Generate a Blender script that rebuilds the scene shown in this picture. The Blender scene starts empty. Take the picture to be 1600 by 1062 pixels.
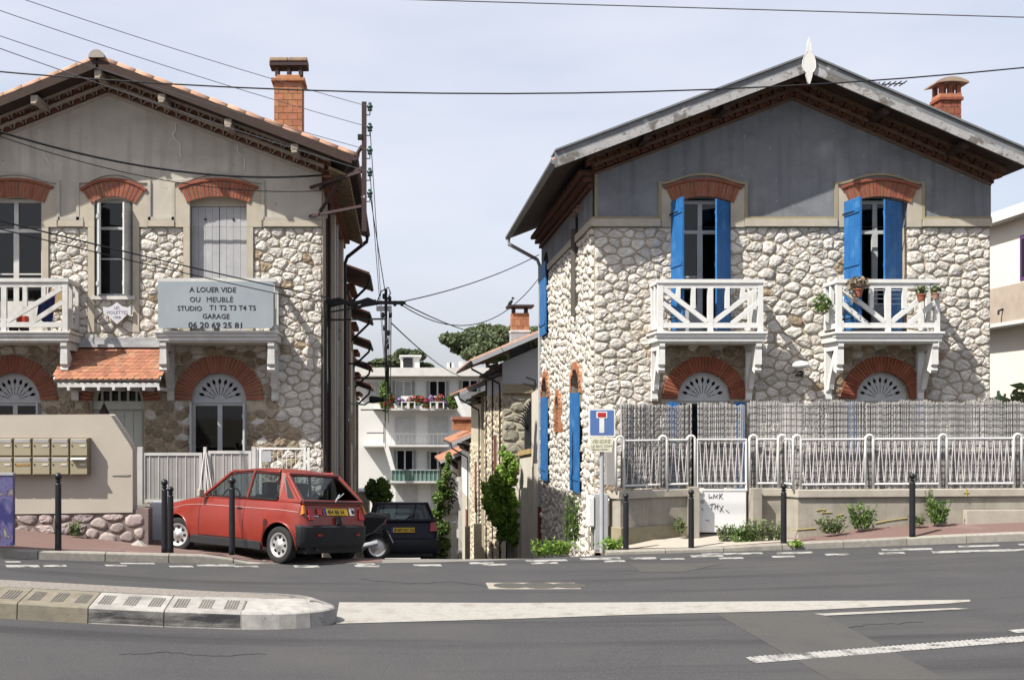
import bpy, math, random
import numpy as np
from mathutils import Vector as V, Matrix, Euler
from mathutils.geometry import tessellate_polygon
random.seed(7); np.random.seed(7)
R = math.radians
S = bpy.context.scene
COL = S.collection

# ---------------------------------------------------------------- camera, sky, sun, exposure
CZ, F, VX, HY = 2.2, 1680.0, 622.0, 655.0      # eye height, focal length and principal point of the photograph
def PX(px, Y): return (px - VX) * Y / F
def PZ(py, Y): return CZ - (py - HY) * Y / F
cd = bpy.data.cameras.new('camera'); cam = bpy.data.objects.new('camera', cd); COL.objects.link(cam)
cam.location = (0, 0, CZ); cam.rotation_euler = (R(90), 0, 0)
cd.sensor_width = 36; cd.sensor_fit = 'HORIZONTAL'; cd.lens = F / 1600 * 36
cd.shift_x = (800 - VX) / 1600; cd.shift_y = (HY - 531) / 1600
cd.clip_start = .1; cd.clip_end = 3000
S.camera = cam

SUN_D = V((1.57, 1.0, -2.28)).normalized()
W = bpy.data.worlds.new('World'); S.world = W; W.use_nodes = True
nt = W.node_tree; nt.nodes.clear()
sky = nt.nodes.new('ShaderNodeTexSky'); sky.sky_type = 'NISHITA'; sky.sun_disc = False
sky.sun_elevation = math.asin(-SUN_D.z); sky.sun_rotation = math.atan2(-SUN_D.x, -SUN_D.y) % (2*math.pi)
sky.air_density = 1.0; sky.dust_density = 4.0; sky.ozone_density = 1.0
haze = nt.nodes.new('ShaderNodeTexNoise'); haze.inputs['Scale'].default_value = 2.2; haze.inputs['Detail'].default_value = 5
tcw = nt.nodes.new('ShaderNodeTexCoord'); mpw = nt.nodes.new('ShaderNodeMapping'); mpw.inputs['Scale'].default_value = (1, 1, 3.5)
nt.links.new(tcw.outputs['Generated'], mpw.inputs['Vector']); nt.links.new(mpw.outputs['Vector'], haze.inputs['Vector'])
rw = nt.nodes.new('ShaderNodeMapRange'); rw.inputs['From Min'].default_value = .35; rw.inputs['From Max'].default_value = .7
rw.inputs['To Min'].default_value = .52; rw.inputs['To Max'].default_value = .92
nt.links.new(haze.outputs['Fac'], rw.inputs['Value'])
mxw = nt.nodes.new('ShaderNodeMix'); mxw.data_type = 'RGBA'
nt.links.new(rw.outputs['Result'], mxw.inputs['Factor']); nt.links.new(sky.outputs['Color'], mxw.inputs['A'])
mxw.inputs['B'].default_value = (4.35, 4.45, 4.95, 1)          # thin high veil of bright haze
bg = nt.nodes.new('ShaderNodeBackground'); bg.inputs['Strength'].default_value = .104
wo = nt.nodes.new('ShaderNodeOutputWorld')
nt.links.new(mxw.outputs['Result'], bg.inputs['Color']); nt.links.new(bg.outputs[0], wo.inputs[0])

ld = bpy.data.lights.new('sun', 'SUN'); ld.energy = 5.0; ld.angle = R(.53); ld.color = (1, .95, .86)
sun = bpy.data.objects.new('sun', ld); COL.objects.link(sun); sun.rotation_euler = SUN_D.to_track_quat('-Z', 'Y').to_euler(); sun.location = (-20, -10, 30)
vs = S.view_settings; vs.view_transform = 'Standard'; vs.look = 'None'; vs.exposure = .95; vs.gamma = 1; vs.use_curve_mapping = False

# ---------------------------------------------------------------- materials
MATS = {}
ALB = .74
def mat(name, c, rough=.8, c2=None, scale=3., detail=5., bump=0., bscale=None, spec=.3, metal=0., isl=0., streak=None, dirt=None, hi=None, stretch=None, lane=None, spots=None, transl=0.):
    """Principled + noise colour variation in world space; isl: per-piece value variation; streak: (colour, amount) vertical run-off stains."""
    if name in MATS: return MATS[name]
    m = bpy.data.materials.new(name); m.use_nodes = True; n = m.node_tree; N = n.nodes; L = n.links
    b = N['Principled BSDF']; b.inputs['Roughness'].default_value = rough; b.inputs['Metallic'].default_value = metal
    b.inputs['Specular IOR Level'].default_value = spec
    g = N.new('ShaderNodeNewGeometry'); pos = g.outputs['Position']
    if stretch:
        mp0 = N.new('ShaderNodeMapping'); mp0.inputs['Scale'].default_value = stretch; L.new(pos, mp0.inputs['Vector']); pos = mp0.outputs['Vector']
    t = N.new('ShaderNodeTexNoise'); t.inputs['Scale'].default_value = scale; t.inputs['Detail'].default_value = detail; t.inputs['Roughness'].default_value = .6
    L.new(pos, t.inputs['Vector'])
    rp = N.new('ShaderNodeMapRange'); rp.inputs['From Min'].default_value = .32; rp.inputs['From Max'].default_value = .68; L.new(t.outputs['Fac'], rp.inputs['Value'])
    mx = N.new('ShaderNodeMix'); mx.data_type = 'RGBA'; L.new(rp.outputs['Result'], mx.inputs['Factor'])
    c = tuple(x*ALB for x in c); c2 = tuple(x*ALB for x in c2) if c2 else tuple(x*.8 for x in c)
    if hi: hi = (tuple(x*ALB for x in hi[0]), *hi[1:])
    if streak: streak = (tuple(x*ALB for x in streak[0]), streak[1])
    mx.inputs['A'].default_value = (*c, 1); mx.inputs['B'].default_value = (*c2, 1); out = mx.outputs['Result']
    if hi:                                   # coarse second variation (colour, scale, lo, hi)
        t3 = N.new('ShaderNodeTexNoise'); t3.inputs['Scale'].default_value = hi[1]; t3.inputs['Detail'].default_value = 6; L.new(g.outputs['Position'], t3.inputs['Vector'])
        r3 = N.new('ShaderNodeMapRange'); r3.inputs['From Min'].default_value = hi[2]; r3.inputs['From Max'].default_value = hi[3]; L.new(t3.outputs['Fac'], r3.inputs['Value'])
        m3 = N.new('ShaderNodeMix'); m3.data_type = 'RGBA'; L.new(r3.outputs['Result'], m3.inputs['Factor']); L.new(out, m3.inputs['A']); m3.inputs['B'].default_value = (*hi[0], 1); out = m3.outputs['Result']
    if lane:                                 # (colour, mapping scale, lo, hi)
        mp5 = N.new('ShaderNodeMapping'); mp5.inputs['Scale'].default_value = lane[1]; L.new(g.outputs['Position'], mp5.inputs['Vector'])
        t5 = N.new('ShaderNodeTexNoise'); t5.inputs['Scale'].default_value = 1; t5.inputs['Detail'].default_value = 7; t5.inputs['Roughness'].default_value = .65; L.new(mp5.outputs['Vector'], t5.inputs['Vector'])
        r5 = N.new('ShaderNodeMapRange'); r5.inputs['From Min'].default_value = lane[2]; r5.inputs['From Max'].default_value = lane[3]; L.new(t5.outputs['Fac'], r5.inputs['Value'])
        m5 = N.new('ShaderNodeMix'); m5.data_type = 'RGBA'; L.new(r5.outputs['Result'], m5.inputs['Factor']); L.new(out, m5.inputs['A']); m5.inputs['B'].default_value = (*[x*ALB for x in lane[0]], 1); out = m5.outputs['Result']
    if spots:                                # (colour, scale, lo, hi) small specks
        t6 = N.new('ShaderNodeTexNoise'); t6.inputs['Scale'].default_value = spots[1]; t6.inputs['Detail'].default_value = 3; L.new(g.outputs['Position'], t6.inputs['Vector'])
        r6 = N.new('ShaderNodeMapRange'); r6.inputs['From Min'].default_value = spots[2]; r6.inputs['From Max'].default_value = spots[3]; L.new(t6.outputs['Fac'], r6.inputs['Value'])
        m6 = N.new('ShaderNodeMix'); m6.data_type = 'RGBA'; L.new(r6.outputs['Result'], m6.inputs['Factor']); L.new(out, m6.inputs['A']); m6.inputs['B'].default_value = (*[x*ALB for x in spots[0]], 1); out = m6.outputs['Result']
    if streak:
        mp = N.new('ShaderNodeMapping'); mp.inputs['Scale'].default_value = (5, 5, .35); L.new(g.outputs['Position'], mp.inputs['Vector'])
        t4 = N.new('ShaderNodeTexNoise'); t4.inputs['Scale'].default_value = 1.2; t4.inputs['Detail'].default_value = 7; L.new(mp.outputs['Vector'], t4.inputs['Vector'])
        r4 = N.new('ShaderNodeMapRange'); r4.inputs['From Min'].default_value = .5; r4.inputs['From Max'].default_value = .72; r4.inputs['To Max'].default_value = streak[1]; L.new(t4.outputs['Fac'], r4.inputs['Value'])
        m4 = N.new('ShaderNodeMix'); m4.data_type = 'RGBA'; L.new(r4.outputs['Result'], m4.inputs['Factor']); L.new(out, m4.inputs['A']); m4.inputs['B'].default_value = (*streak[0], 1); out = m4.outputs['Result']
    if isl:
        oi = N.new('ShaderNodeObjectInfo')
        ad = N.new('ShaderNodeMath'); ad.operation = 'ADD'; L.new(g.outputs['Random Per Island'], ad.inputs[0]); L.new(oi.outputs['Random'], ad.inputs[1])
        fr = N.new('ShaderNodeMath'); fr.operation = 'FRACT'; L.new(ad.outputs[0], fr.inputs[0])
        mr = N.new('ShaderNodeMapRange'); mr.inputs['To Min'].default_value = 1 - isl; mr.inputs['To Max'].default_value = 1 + isl; L.new(fr.outputs[0], mr.inputs['Value'])
        ml = N.new('ShaderNodeMath'); ml.operation = 'MULTIPLY'; ml.inputs[1].default_value = 7.31; L.new(fr.outputs[0], ml.inputs[0])
        f2 = N.new('ShaderNodeMath'); f2.operation = 'FRACT'; L.new(ml.outputs[0], f2.inputs[0])
        mh = N.new('ShaderNodeMapRange'); mh.inputs['To Min'].default_value = .5 - isl*.05; mh.inputs['To Max'].default_value = .5 + isl*.05; L.new(f2.outputs[0], mh.inputs['Value'])
        h = N.new('ShaderNodeHueSaturation'); L.new(mr.outputs['Result'], h.inputs['Value']); L.new(mh.outputs['Result'], h.inputs['Hue']); L.new(out, h.inputs['Color']); out = h.outputs['Color']
    L.new(out, b.inputs['Base Color'])
    if bump:
        t2 = N.new('ShaderNodeTexNoise'); t2.inputs['Scale'].default_value = bscale or scale * 4; t2.inputs['Detail'].default_value = 6; L.new(pos, t2.inputs['Vector'])
        bp = N.new('ShaderNodeBump'); bp.inputs['Strength'].default_value = 1; bp.inputs['Distance'].default_value = bump; L.new(t2.outputs['Fac'], bp.inputs['Height']); L.new(bp.outputs['Normal'], b.inputs['Normal'])
    if transl:
        tl = N.new('ShaderNodeBsdfTranslucent'); L.new(out, tl.inputs['Color']); ms = N.new('ShaderNodeMixShader'); ms.inputs[0].default_value = transl
        L.new(b.outputs[0], ms.inputs[1]); L.new(tl.outputs[0], ms.inputs[2]); L.new(ms.outputs[0], N['Material Output'].inputs['Surface'])
    MATS[name] = m; return m
def glass(name, tint, refl=.25, alpha=.8):
    m = bpy.data.materials.new(name); m.use_nodes = True; N = m.node_tree.nodes; L = m.node_tree.links; N.clear()
    tr = N.new('ShaderNodeBsdfTransparent'); tr.inputs['Color'].default_value = (*tint, 1)
    gl = N.new('ShaderNodeBsdfGlossy'); gl.inputs['Roughness'].default_value = .02
    fr = N.new('ShaderNodeFresnel'); fr.inputs['IOR'].default_value = 1.5
    mx = N.new('ShaderNodeMixShader'); o = N.new('ShaderNodeOutputMaterial')
    L.new(fr.outputs[0], mx.inputs[0]); L.new(tr.outputs[0], mx.inputs[1]); L.new(gl.outputs[0], mx.inputs[2]); L.new(mx.outputs[0], o.inputs[0])
    return m

STONE = mat('limestone', (.72, .69, .64), .92, (.52, .485, .43), 6, 8, .05, 13, isl=.16, hi=((.56, .45, .33), 1.1, .60, .82))
STONE_Y = mat('yellow_limestone', (.60, .53, .41), .9, (.44, .38, .28), 5, 8, .02, 22, isl=.2)
STONE_D = mat('dark_rubble', (.40, .36, .30), .9, (.30, .25, .20), 4, 8, .02, 18, isl=.2)
MORTAR = mat('lime_mortar', (.54, .47, .375), .95, (.42, .355, .27), 6, 6, .03, 30)
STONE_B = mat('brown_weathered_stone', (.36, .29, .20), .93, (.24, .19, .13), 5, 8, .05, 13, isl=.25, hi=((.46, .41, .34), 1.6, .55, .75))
MORTAR_L = mat('pale_mortar', (.50, .45, .38), .95, (.38, .33, .27), 6, 6, .01, 40)
MORTAR_G = mat('base_mortar', (.25, .20, .18), .95, (.18, .14, .13), 6, 6, .01, 40)
BRICK = mat('red_brick', (.33, .115, .065), .88, (.24, .08, .048), 9, 6, .006, 60, isl=.14)
BRICK_O = mat('orange_brick', (.48, .215, .115), .88, (.36, .15, .08), 9, 6, .006, 60, isl=.16)
TILE = mat('clay_tile', (.37, .165, .095), .85, (.27, .12, .075), 6, 7, .006, 50, isl=.18, hi=((.27, .2, .15), 2.5, .55, .75))
TILE_P = mat('pale_clay_tile', (.46, .28, .20), .9, (.33, .19, .13), 6, 7, .006, 50, isl=.18)
TILE_D = mat('old_cornice_tile', (.20, .085, .05), .9, (.13, .06, .04), 8, 6, .004, 50, isl=.15)
RENDER_L = mat('beige_render', (.55, .515, .45), .92, (.49, .455, .395), 1.7, 8, .004, 90, streak=((.38, .355, .31), .75), hi=((.63, .60, .53), 1.3, .52, .72), lane=((.43,.40,.34), (.8,.8,1.6), .54, .72), spots=((.36,.33,.28), 9, .70, .76))
RENDER_P = mat('pale_render', (.52, .475, .39), .92, (.44, .395, .32), 4, 7, .003, 90, streak=((.36, .33, .27), .3))
RENDER_W = mat('cream_wall_render', (.50, .455, .39), .92, (.45, .405, .345), 1.2, 8, .003, 110, hi=((.47, .42, .36), .8, .55, .8))
SLATE = mat('slate_blue_render', (.235, .248, .265), .9, (.18, .19, .205), 1.5, 8, .004, 110, streak=((.13, .14, .16), .6), hi=((.31, .325, .34), 1.5, .52, .74), lane=((.15,.16,.18), (.9,.9,1.4), .52, .70), spots=((.42,.42,.42), 11, .71, .76))
WHITE = mat('white_paint', (.78, .78, .77), .55, (.70, .70, .68), 7, 6, .001, 60, spec=.4)
WHITE_W = mat('weathered_white_wood', (.66, .66, .64), .7, (.52, .51, .49), 5, 7, .002, 50, hi=((.40, .38, .35), 3, .6, .8))
GREYW = mat('grey_white_joinery', (.50, .52, .54), .6, (.44, .46, .48), 6, 6, .001, 60)
SHUT_G = mat('grey_shutter_paint', (.46, .465, .48), .7, (.39, .395, .41), 4, 7, .001, 60, streak=((.36, .36, .39), .4))
BLUE = mat('blue_shutter_paint', (.022, .16, .43), .6, (.016, .115, .34), 4, 7, .001, 60, spec=.3, hi=((.07, .24, .50), 3, .54, .76), spots=((.22,.38,.58), 26, .70, .75), lane=((.018,.10,.29), (6,6,.5), .56, .72))
DARKW = mat('dark_brown_wood', (.060, .036, .028), .8, (.04, .025, .02), 6, 6, .003, 40)
SOFFIT_Y = mat('ochre_soffit', (.25, .19, .12), .9, (.18, .13, .08), 6, 6)
BROWN = mat('brown_paint', (.20, .065, .035), .8, (.14, .045, .028), 6, 6)
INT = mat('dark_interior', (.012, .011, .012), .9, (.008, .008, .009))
GLS = mat('window_glass', (.010, .011, .014), .06, (.008, .009, .012), 2, spec=.12)
ZINC = mat('zinc_flashing', (.20, .215, .225), .6, (.15, .16, .17), 4, 6, spec=.5)
DARKM = mat('dark_metal', (.026, .027, .031), .6, (.018, .02, .022), 6, spec=.2)
BOLL = mat('black_bollard_paint', (.020, .021, .025), .35, (.015, .016, .019), 6, spec=.3)
RUST = mat('rusty_steel', (.06, .035, .035), .8, (.045, .03, .03), 10)
GREYM = mat('grey_metal', (.40, .41, .43), .55, (.34, .35, .37), 5, spec=.5)
CABLE = mat('black_cable', (.018, .018, .02), .6)
CABLE_G = mat('grey_wire', (.20, .21, .23), .5, metal=.3)
ASPH = mat('asphalt', (.076, .076, .080), .92, (.050, .050, .053), 38, 8, .008, 70, hi=((.078, .076, .076), .7, .44, .72), lane=((.040,.040,.043), (.10,1.5,1), .52, .68), spots=((.15,.145,.14), 55, .68, .74))
ASPH_L = mat('worn_asphalt_patch', (.092, .089, .086), .92, (.07, .068, .066), 40, 8, .005, 130, hi=((.07,.069,.068), 1.4, .5, .75))
REDP = mat('red_asphalt', (.20, .125, .11), .92, (.155, .10, .09), 50, 8, .003, 160, hi=((.235, .17, .155), 1.1, .5, .75))
CONC = mat('concrete', (.40, .37, .315), .92, (.30, .275, .23), 4, 8, .004, 90, streak=((.20, .18, .15), .5))
CONC_P = mat('pale_concrete', (.47, .43, .37), .92, (.39, .355, .30), 6, 8, .003, 90)
KERB = mat('kerb_granite', (.36, .34, .30), .9, (.27, .25, .22), 14, 8, .004, 120, isl=.10, hi=((.20, .19, .17), 2, .55, .75))
ISLK = mat('island_kerb_concrete', (.40, .385, .365), .9, (.29, .28, .265), 9, 8, .003, 90, isl=.10, hi=((.20, .19, .18), 2.3, .50, .72), spots=((.12,.12,.115), 18, .66, .74))
ISLK_S = mat('scuffed_kerb_face', (.30,.29,.275), .9, (.20,.195,.185), 9, 8, .006, 80, lane=((.04,.04,.043), (1.3,1.3,6), .42, .64))
ISLK_T = mat('tan_kerb_concrete', (.25, .225, .175), .9, (.185, .165, .125), 9, 8, .006, 80, hi=((.14,.125,.10), 2.3, .52, .74))
GRIME = mat('tyre_black_grime', (.06, .06, .065), .9, (.30, .29, .27), 14, 8, .002, 120)
PAINT = mat('road_paint', (.44, .435, .42), .88, (.30, .295, .285), 26, 8, .002, 120, hi=((.11, .108, .105), 6, .50, .64), spots=((.10,.10,.10), 30, .60, .68))
PAINT_W = mat('worn_hatching_paint', (.40, .385, .36), .88, (.31, .295, .27), 22, 8, .003, 120, hi=((.26, .24, .21), 4.5, .52, .74))
EARTH = mat('earth', (.17, .14, .10), .95, (.11, .10, .07), 3, 8, .02, 20)
LEAF = mat('leaf_green', (.17, .26, .07), .7, (.10, .18, .045), 4, 6, isl=.35, transl=.35)
LEAF_B = mat('bright_leaf', (.30, .46, .09), .65, (.19, .33, .055), 3, 6, isl=.35, transl=.4)
LEAF_D = mat('dark_pine_needles', (.165, .20, .105), .8, (.105, .14, .07), .8, 6, isl=.35, transl=.25)
LEAF_G = mat('dusty_weed_leaf', (.20, .25, .115), .75, (.14, .18, .075), 6, 6, isl=.3, transl=.3)
BARK = mat('bark', (.09, .065, .045), .95, (.06, .045, .03), 8, 8, .02, 30)

# ---------------------------------------------------------------- mesh helpers
ORI = {}
class MB:
    def __init__(s): s.v = []; s.f = []; s.m = []
    def add(s, vs, fs, mi=0):
        k = len(s.v); s.v += [tuple(v) for v in vs]; s.f += [tuple(i + k for i in f) for f in fs]; s.m += [mi] * len(fs)
    def box(s, a, b, mi=0):
        (x0, y0, z0), (x1, y1, z1) = a, b
        s.add([(x0,y0,z0),(x1,y0,z0),(x1,y1,z0),(x0,y1,z0),(x0,y0,z1),(x1,y0,z1),(x1,y1,z1),(x0,y1,z1)],
              [(0,3,2,1),(4,5,6,7),(0,1,5,4),(1,2,6,5),(2,3,7,6),(3,0,4,7)], mi)
    def bar(s, p, q, w, h, up=(0,0,1), mi=0):
        p, q = V(p), V(q); d = (q - p).normalized(); u = V(up)
        a = d.cross(u)
        if a.length < 1e-4: a = d.cross(V((1,0,0)))
        a.normalize(); u = a.cross(d); a *= w/2; u *= h/2
        s.add([p-a-u,p+a-u,p+a+u,p-a+u,q-a-u,q+a-u,q+a+u,q-a+u], [(0,3,2,1),(4,5,6,7),(0,1,5,4),(1,2,6,5),(2,3,7,6),(3,0,4,7)], mi)
    def tube(s, pts, r, n=6, mi=0, cap=True):
        pts = [V(p) for p in pts]; rr = r if isinstance(r, (list, tuple)) else [r]*len(pts); k = len(pts); vs = []
        up = None
        for i, p in enumerate(pts):
            d = (pts[min(i+1,k-1)] - pts[max(i-1,0)]).normalized()
            if up is None:
                up = V((0,0,1)) if abs(d.z) < .9 else V((0,1,0))
            a = d.cross(up).normalized(); b = a.cross(d).normalized(); up = b
            for j in range(n):
                t = 2*math.pi*j/n; vs.append(p + a*math.cos(t)*rr[i] + b*math.sin(t)*rr[i])
        fs = [(i*n+j, i*n+(j+1)%n, (i+1)*n+(j+1)%n, (i+1)*n+j) for i in range(k-1) for j in range(n)]
        if cap: fs += [tuple(range(n-1,-1,-1)), tuple(range((k-1)*n, k*n))]
        s.add(vs, fs, mi)
    def lathe(s, prof, n=16, c=(0,0,0), axis='z', mi=0):
        vs = []
        for (r, h) in prof:
            for j in range(n):
                t = 2*math.pi*j/n; x, y = r*math.cos(t), r*math.sin(t)
                p = {'z':(x,y,h), 'x':(h,x,y), 'y':(x,h,y)}[axis]; vs.append((c[0]+p[0], c[1]+p[1], c[2]+p[2]))
        k = len(prof)
        s.add(vs, [(i*n+j, i*n+(j+1)%n, (i+1)*n+(j+1)%n, (i+1)*n+j) for i in range(k-1) for j in range(n)], mi)
    def prism(s, fr, poly, d0, d1, mi=0):
        """2-D outline in a frame, extruded between depths d0 and d1 (any simple outline)."""
        n = len(poly); vs = [fr(u, z, d0) for u, z in poly] + [fr(u, z, d1) for u, z in poly]
        fs = [(i, (i+1)%n, n+(i+1)%n, n+i) for i in range(n)]
        tri = tessellate_polygon([[V((u, z, 0)) for u, z in poly]])
        fs += [tuple(t) for t in tri] + [tuple(n+i for i in reversed(t)) for t in tri]
        s.add(vs, fs, mi)
    def build(s, name, mats, parent=None, smooth=False, local=False, kind=None, bevel=0):
        me = bpy.data.meshes.new(name)
        o = V((0,0,0)) if (parent is None or local) else ORI.get(parent.name, V((0,0,0)))
        me.from_pydata([(x-o.x, y-o.y, z-o.z) for x, y, z in s.v], [], s.f)
        for m in (mats if isinstance(mats, (list, tuple)) else [mats]): me.materials.append(m)
        if any(s.m): me.polygons.foreach_set('material_index', s.m)
        if smooth: me.polygons.foreach_set('use_smooth', [True]*len(me.polygons))
        me.update()
        ob = bpy.data.objects.new(name, me); COL.objects.link(ob)
        if parent: ob.parent = parent; ORI[ob.name] = o
        if kind: ob['kind'] = kind
        if bevel:
            bm = ob.modifiers.new('bevel', 'BEVEL'); bm.width = bevel; bm.segments = 2; bm.limit_method = 'ANGLE'
        return ob
def tag(o, label=None, cat=None, group=None, kind=None):
    if label: o['label'] = label
    if cat: o['category'] = cat
    if group: o['group'] = group
    if kind: o['kind'] = kind
    return o
def thing(name, loc, label, cat, group=None, rot=None):
    o = bpy.data.objects.new(name, None); COL.objects.link(o); o.location = loc; o.empty_display_size = .2
    if rot: o.rotation_euler = rot
    ORI[o.name] = V(loc); return tag(o, label, cat, group)
def struct(o): o['kind'] = 'structure'; return o
def inst(me, name, parent, loc, rot=None, scale=None):
    ob = bpy.data.objects.new(name, me); COL.objects.link(ob)
    if parent:
        ob.parent = parent; ob.location = V(loc) - ORI.get(parent.name, V((0,0,0))); ORI[ob.name] = ORI.get(parent.name, V((0,0,0)))
    else: ob.location = loc
    if rot is not None: ob.rotation_euler = rot
    if scale is not None: ob.scale = scale
    return ob
def mesh_only(mb, name, mats, smooth=False):
    o = mb.build(name, mats, smooth=smooth); me = o.data; bpy.data.objects.remove(o); return me
def frame(o, eu, ez, en):
    o, eu, ez, en = V(o), V(eu), V(ez), V(en)
    return lambda u, z, d=0.: o + eu*u + ez*z + en*d
def text(body, size, loc, rot, m, parent, align='LEFT', name='lettering', ext=.0015, bold=0, sx=1.):
    c = bpy.data.curves.new(name, 'FONT'); c.body = body; c.size = size; c.align_x = align; c.extrude = ext; c.offset = bold; c.resolution_u = 2
    c.materials.append(m); co = bpy.data.objects.new(name, c); me = bpy.data.meshes.new_from_object(co); me.name = name
    bpy.data.objects.remove(co); bpy.data.curves.remove(c)
    o = bpy.data.objects.new(name, me); COL.objects.link(o); o.rotation_euler = rot; o.scale = (sx, 1, 1)
    if parent: o.parent = parent; o.location = V(loc) - ORI.get(parent.name, V((0,0,0)))
    else: o.location = loc
    return o
def sag(p, q, s, n=14):
    p, q = V(p), V(q)
    return [p.lerp(q, t/n) - V((0,0,4*s*(t/n)*(1-t/n))) for t in range(n+1)]

# ---------------------------------------------------------------- walls with openings and rubble stone
def arch_z(o, u):
    u0, u1, z0, zs, rise = o
    if rise <= 0: return zs
    h = (u1-u0)/2; c = (u0+u1)/2; r = (h*h + rise*rise)/(2*rise)
    return zs + rise - r + math.sqrt(max(r*r - (u-c)**2, 0))
def wall_open(mb, fr, U0, U1, Z0, Z1, ops, reveal=.28, mi=0, mr=0):
    us = sorted({U0, U1, *[min(max(x, U0), U1) for o in ops for x in (o[0], o[1])]})
    zs = sorted({Z0, Z1, *[min(max(x, Z0), Z1) for o in ops for x in (o[2], o[3], o[3]+o[4])]})
    for a, b in zip(us, us[1:]):
        for c, d in zip(zs, zs[1:]):
            um, zm = (a+b)/2, (c+d)/2; hit = None
            for o in ops:
                if o[0] < um < o[1] and o[2] < zm < o[3]: hit = 'open'; break
                if o[0] < um < o[1] and o[3] <= zm < o[3]+o[4]: hit = o; break
            if hit == 'open': continue
            if hit is None:
                mb.add([fr(a,c),fr(b,c),fr(b,d),fr(a,d)], [(0,1,2,3)], mi); continue
            k = 14
            for i in range(k):
                x0, x1 = a+(b-a)*i/k, a+(b-a)*(i+1)/k
                y0, y1 = max(c, arch_z(hit, x0)), max(c, arch_z(hit, x1))
                if y0 >= d and y1 >= d: continue
                mb.add([fr(x0,min(y0,d)),fr(x1,min(y1,d)),fr(x1,d),fr(x0,d)], [(0,1,2,3)], mi)
    for o in ops:
        a, b, z0, z1, rise = o; k = 14 if rise > 0 else 1
        lo, hi_ = max(z0, Z0), min(z1, Z1)
        if hi_ > lo:
            for x in (a, b): mb.add([fr(x,lo),fr(x,hi_),fr(x,hi_,-reveal),fr(x,lo,-reveal)], [(0,1,2,3)], mr)
        if z0 > Z0: mb.add([fr(a,z0),fr(b,z0),fr(b,z0,-reveal),fr(a,z0,-reveal)], [(0,1,2,3)], mr)
        if z1 + rise <= Z1 + 1e-6 and z1 > Z0:
            for i in range(k):
                x0, x1 = a+(b-a)*i/k, a+(b-a)*(i+1)/k; y0, y1 = arch_z(o, x0), arch_z(o, x1)
                mb.add([fr(x0,y0),fr(x1,y1),fr(x1,y1,-reveal),fr(x0,y0,-reveal)], [(0,1,2,3)], mr)

def clip(poly, nx, ny, c):
    out = []; n = len(poly)
    for i in range(n):
        p, q = poly[i], poly[(i+1)%n]; a = nx*p[0]+ny*p[1]-c; b = nx*q[0]+ny*q[1]-c
        if a <= 0: out.append(p)
        if (a < 0 < b) or (b < 0 < a):
            t = a/(a-b); out.append((p[0]+(q[0]-p[0])*t, p[1]+(q[1]-p[1])*t))
    return out
def rubble(U0, U1, Z0, Z1, rects, circs, sx, sz, gap=.012, seed=1, zmin=None):
    """Irregular stone outlines filling a wall region round rectangular and round exclusions."""
    rng = random.Random(seed); A = sx/sz; pts = []; rad = []
    n = int((U1-U0)*(Z1-Z0)/(sx*sz)*26)
    P = np.zeros((0,2)); Rr = np.zeros(0)
    for _ in range(n):
        u, z = rng.uniform(U0, U1), rng.uniform(Z0, Z1)
        if any(r[0] < u < r[1] and r[2] < z < r[3] for r in rects): continue
        if any(z > c[1]-.02 and (u-c[0])**2+(z-c[1])**2 < c[2]**2 for c in circs): continue
        r = rng.choice((.56, .7, .85, .95, 1.1, 1.32))*sz*.86
        if len(P):
            d = np.hypot((P[:,0]-u)/A, P[:,1]-z)
            if (d < (Rr+r)/2).any(): continue
        P = np.vstack([P, [u, z]]); Rr = np.append(Rr, r)
    cells = []
    for i in range(len(P)):
        u, z = P[i]
        poly = [(U0,Z0),(U1,Z0),(U1,Z1),(U0,Z1)]
        d = np.hypot((P[:,0]-u)/A, P[:,1]-z); idx = np.argsort(d)[1:22]
        for j in idx:
            q = P[j]; nx, nz = (q[0]-u)/A**2, q[1]-z          # bisector in the stretched metric
            mx, mz = (q[0]+u)/2, (q[1]+z)/2; L = math.hypot(nx, nz)
            sh = (Rr[i]-Rr[j])*.25*L/max(math.hypot((q[0]-u)/A, q[1]-z), 1e-6)
            poly = clip(poly, nx/L, nz/L, (nx*mx+nz*mz)/L - gap)
            if len(poly) < 3: break
        if len(poly) < 3: continue
        for r in rects:
            c = [(r[0]-u, 1,0,r[0]), (u-r[1], -1,0,-r[1]), (r[2]-z, 0,1,r[2]), (z-r[3], 0,-1,-r[3])]
            b = max(c); 
            if b[0] > -1e-6: poly = clip(poly, b[1], b[2], b[3]-.004)
        for c in circs:
            dx, dz = c[0]-u, c[1]-z; L = math.hypot(dx, dz)
            if L > 1e-6 and z > c[1]-.1: poly = clip(poly, dx/L, dz/L, (dx*c[0]+dz*c[1])/L - c[2] - .004)
            elif L > 1e-6: poly = clip(poly, 0, 1, max(c[1]-.004, z+.01)) if abs(u-c[0]) < c[2] else poly
        if len(poly) < 3: continue
        a = sum(poly[k][0]*poly[(k+1)%len(poly)][1]-poly[(k+1)%len(poly)][0]*poly[k][1] for k in range(len(poly)))/2
        if abs(a) < sx*sz*.10: continue
        cells.append((poly, abs(a)))
    return cells
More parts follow.
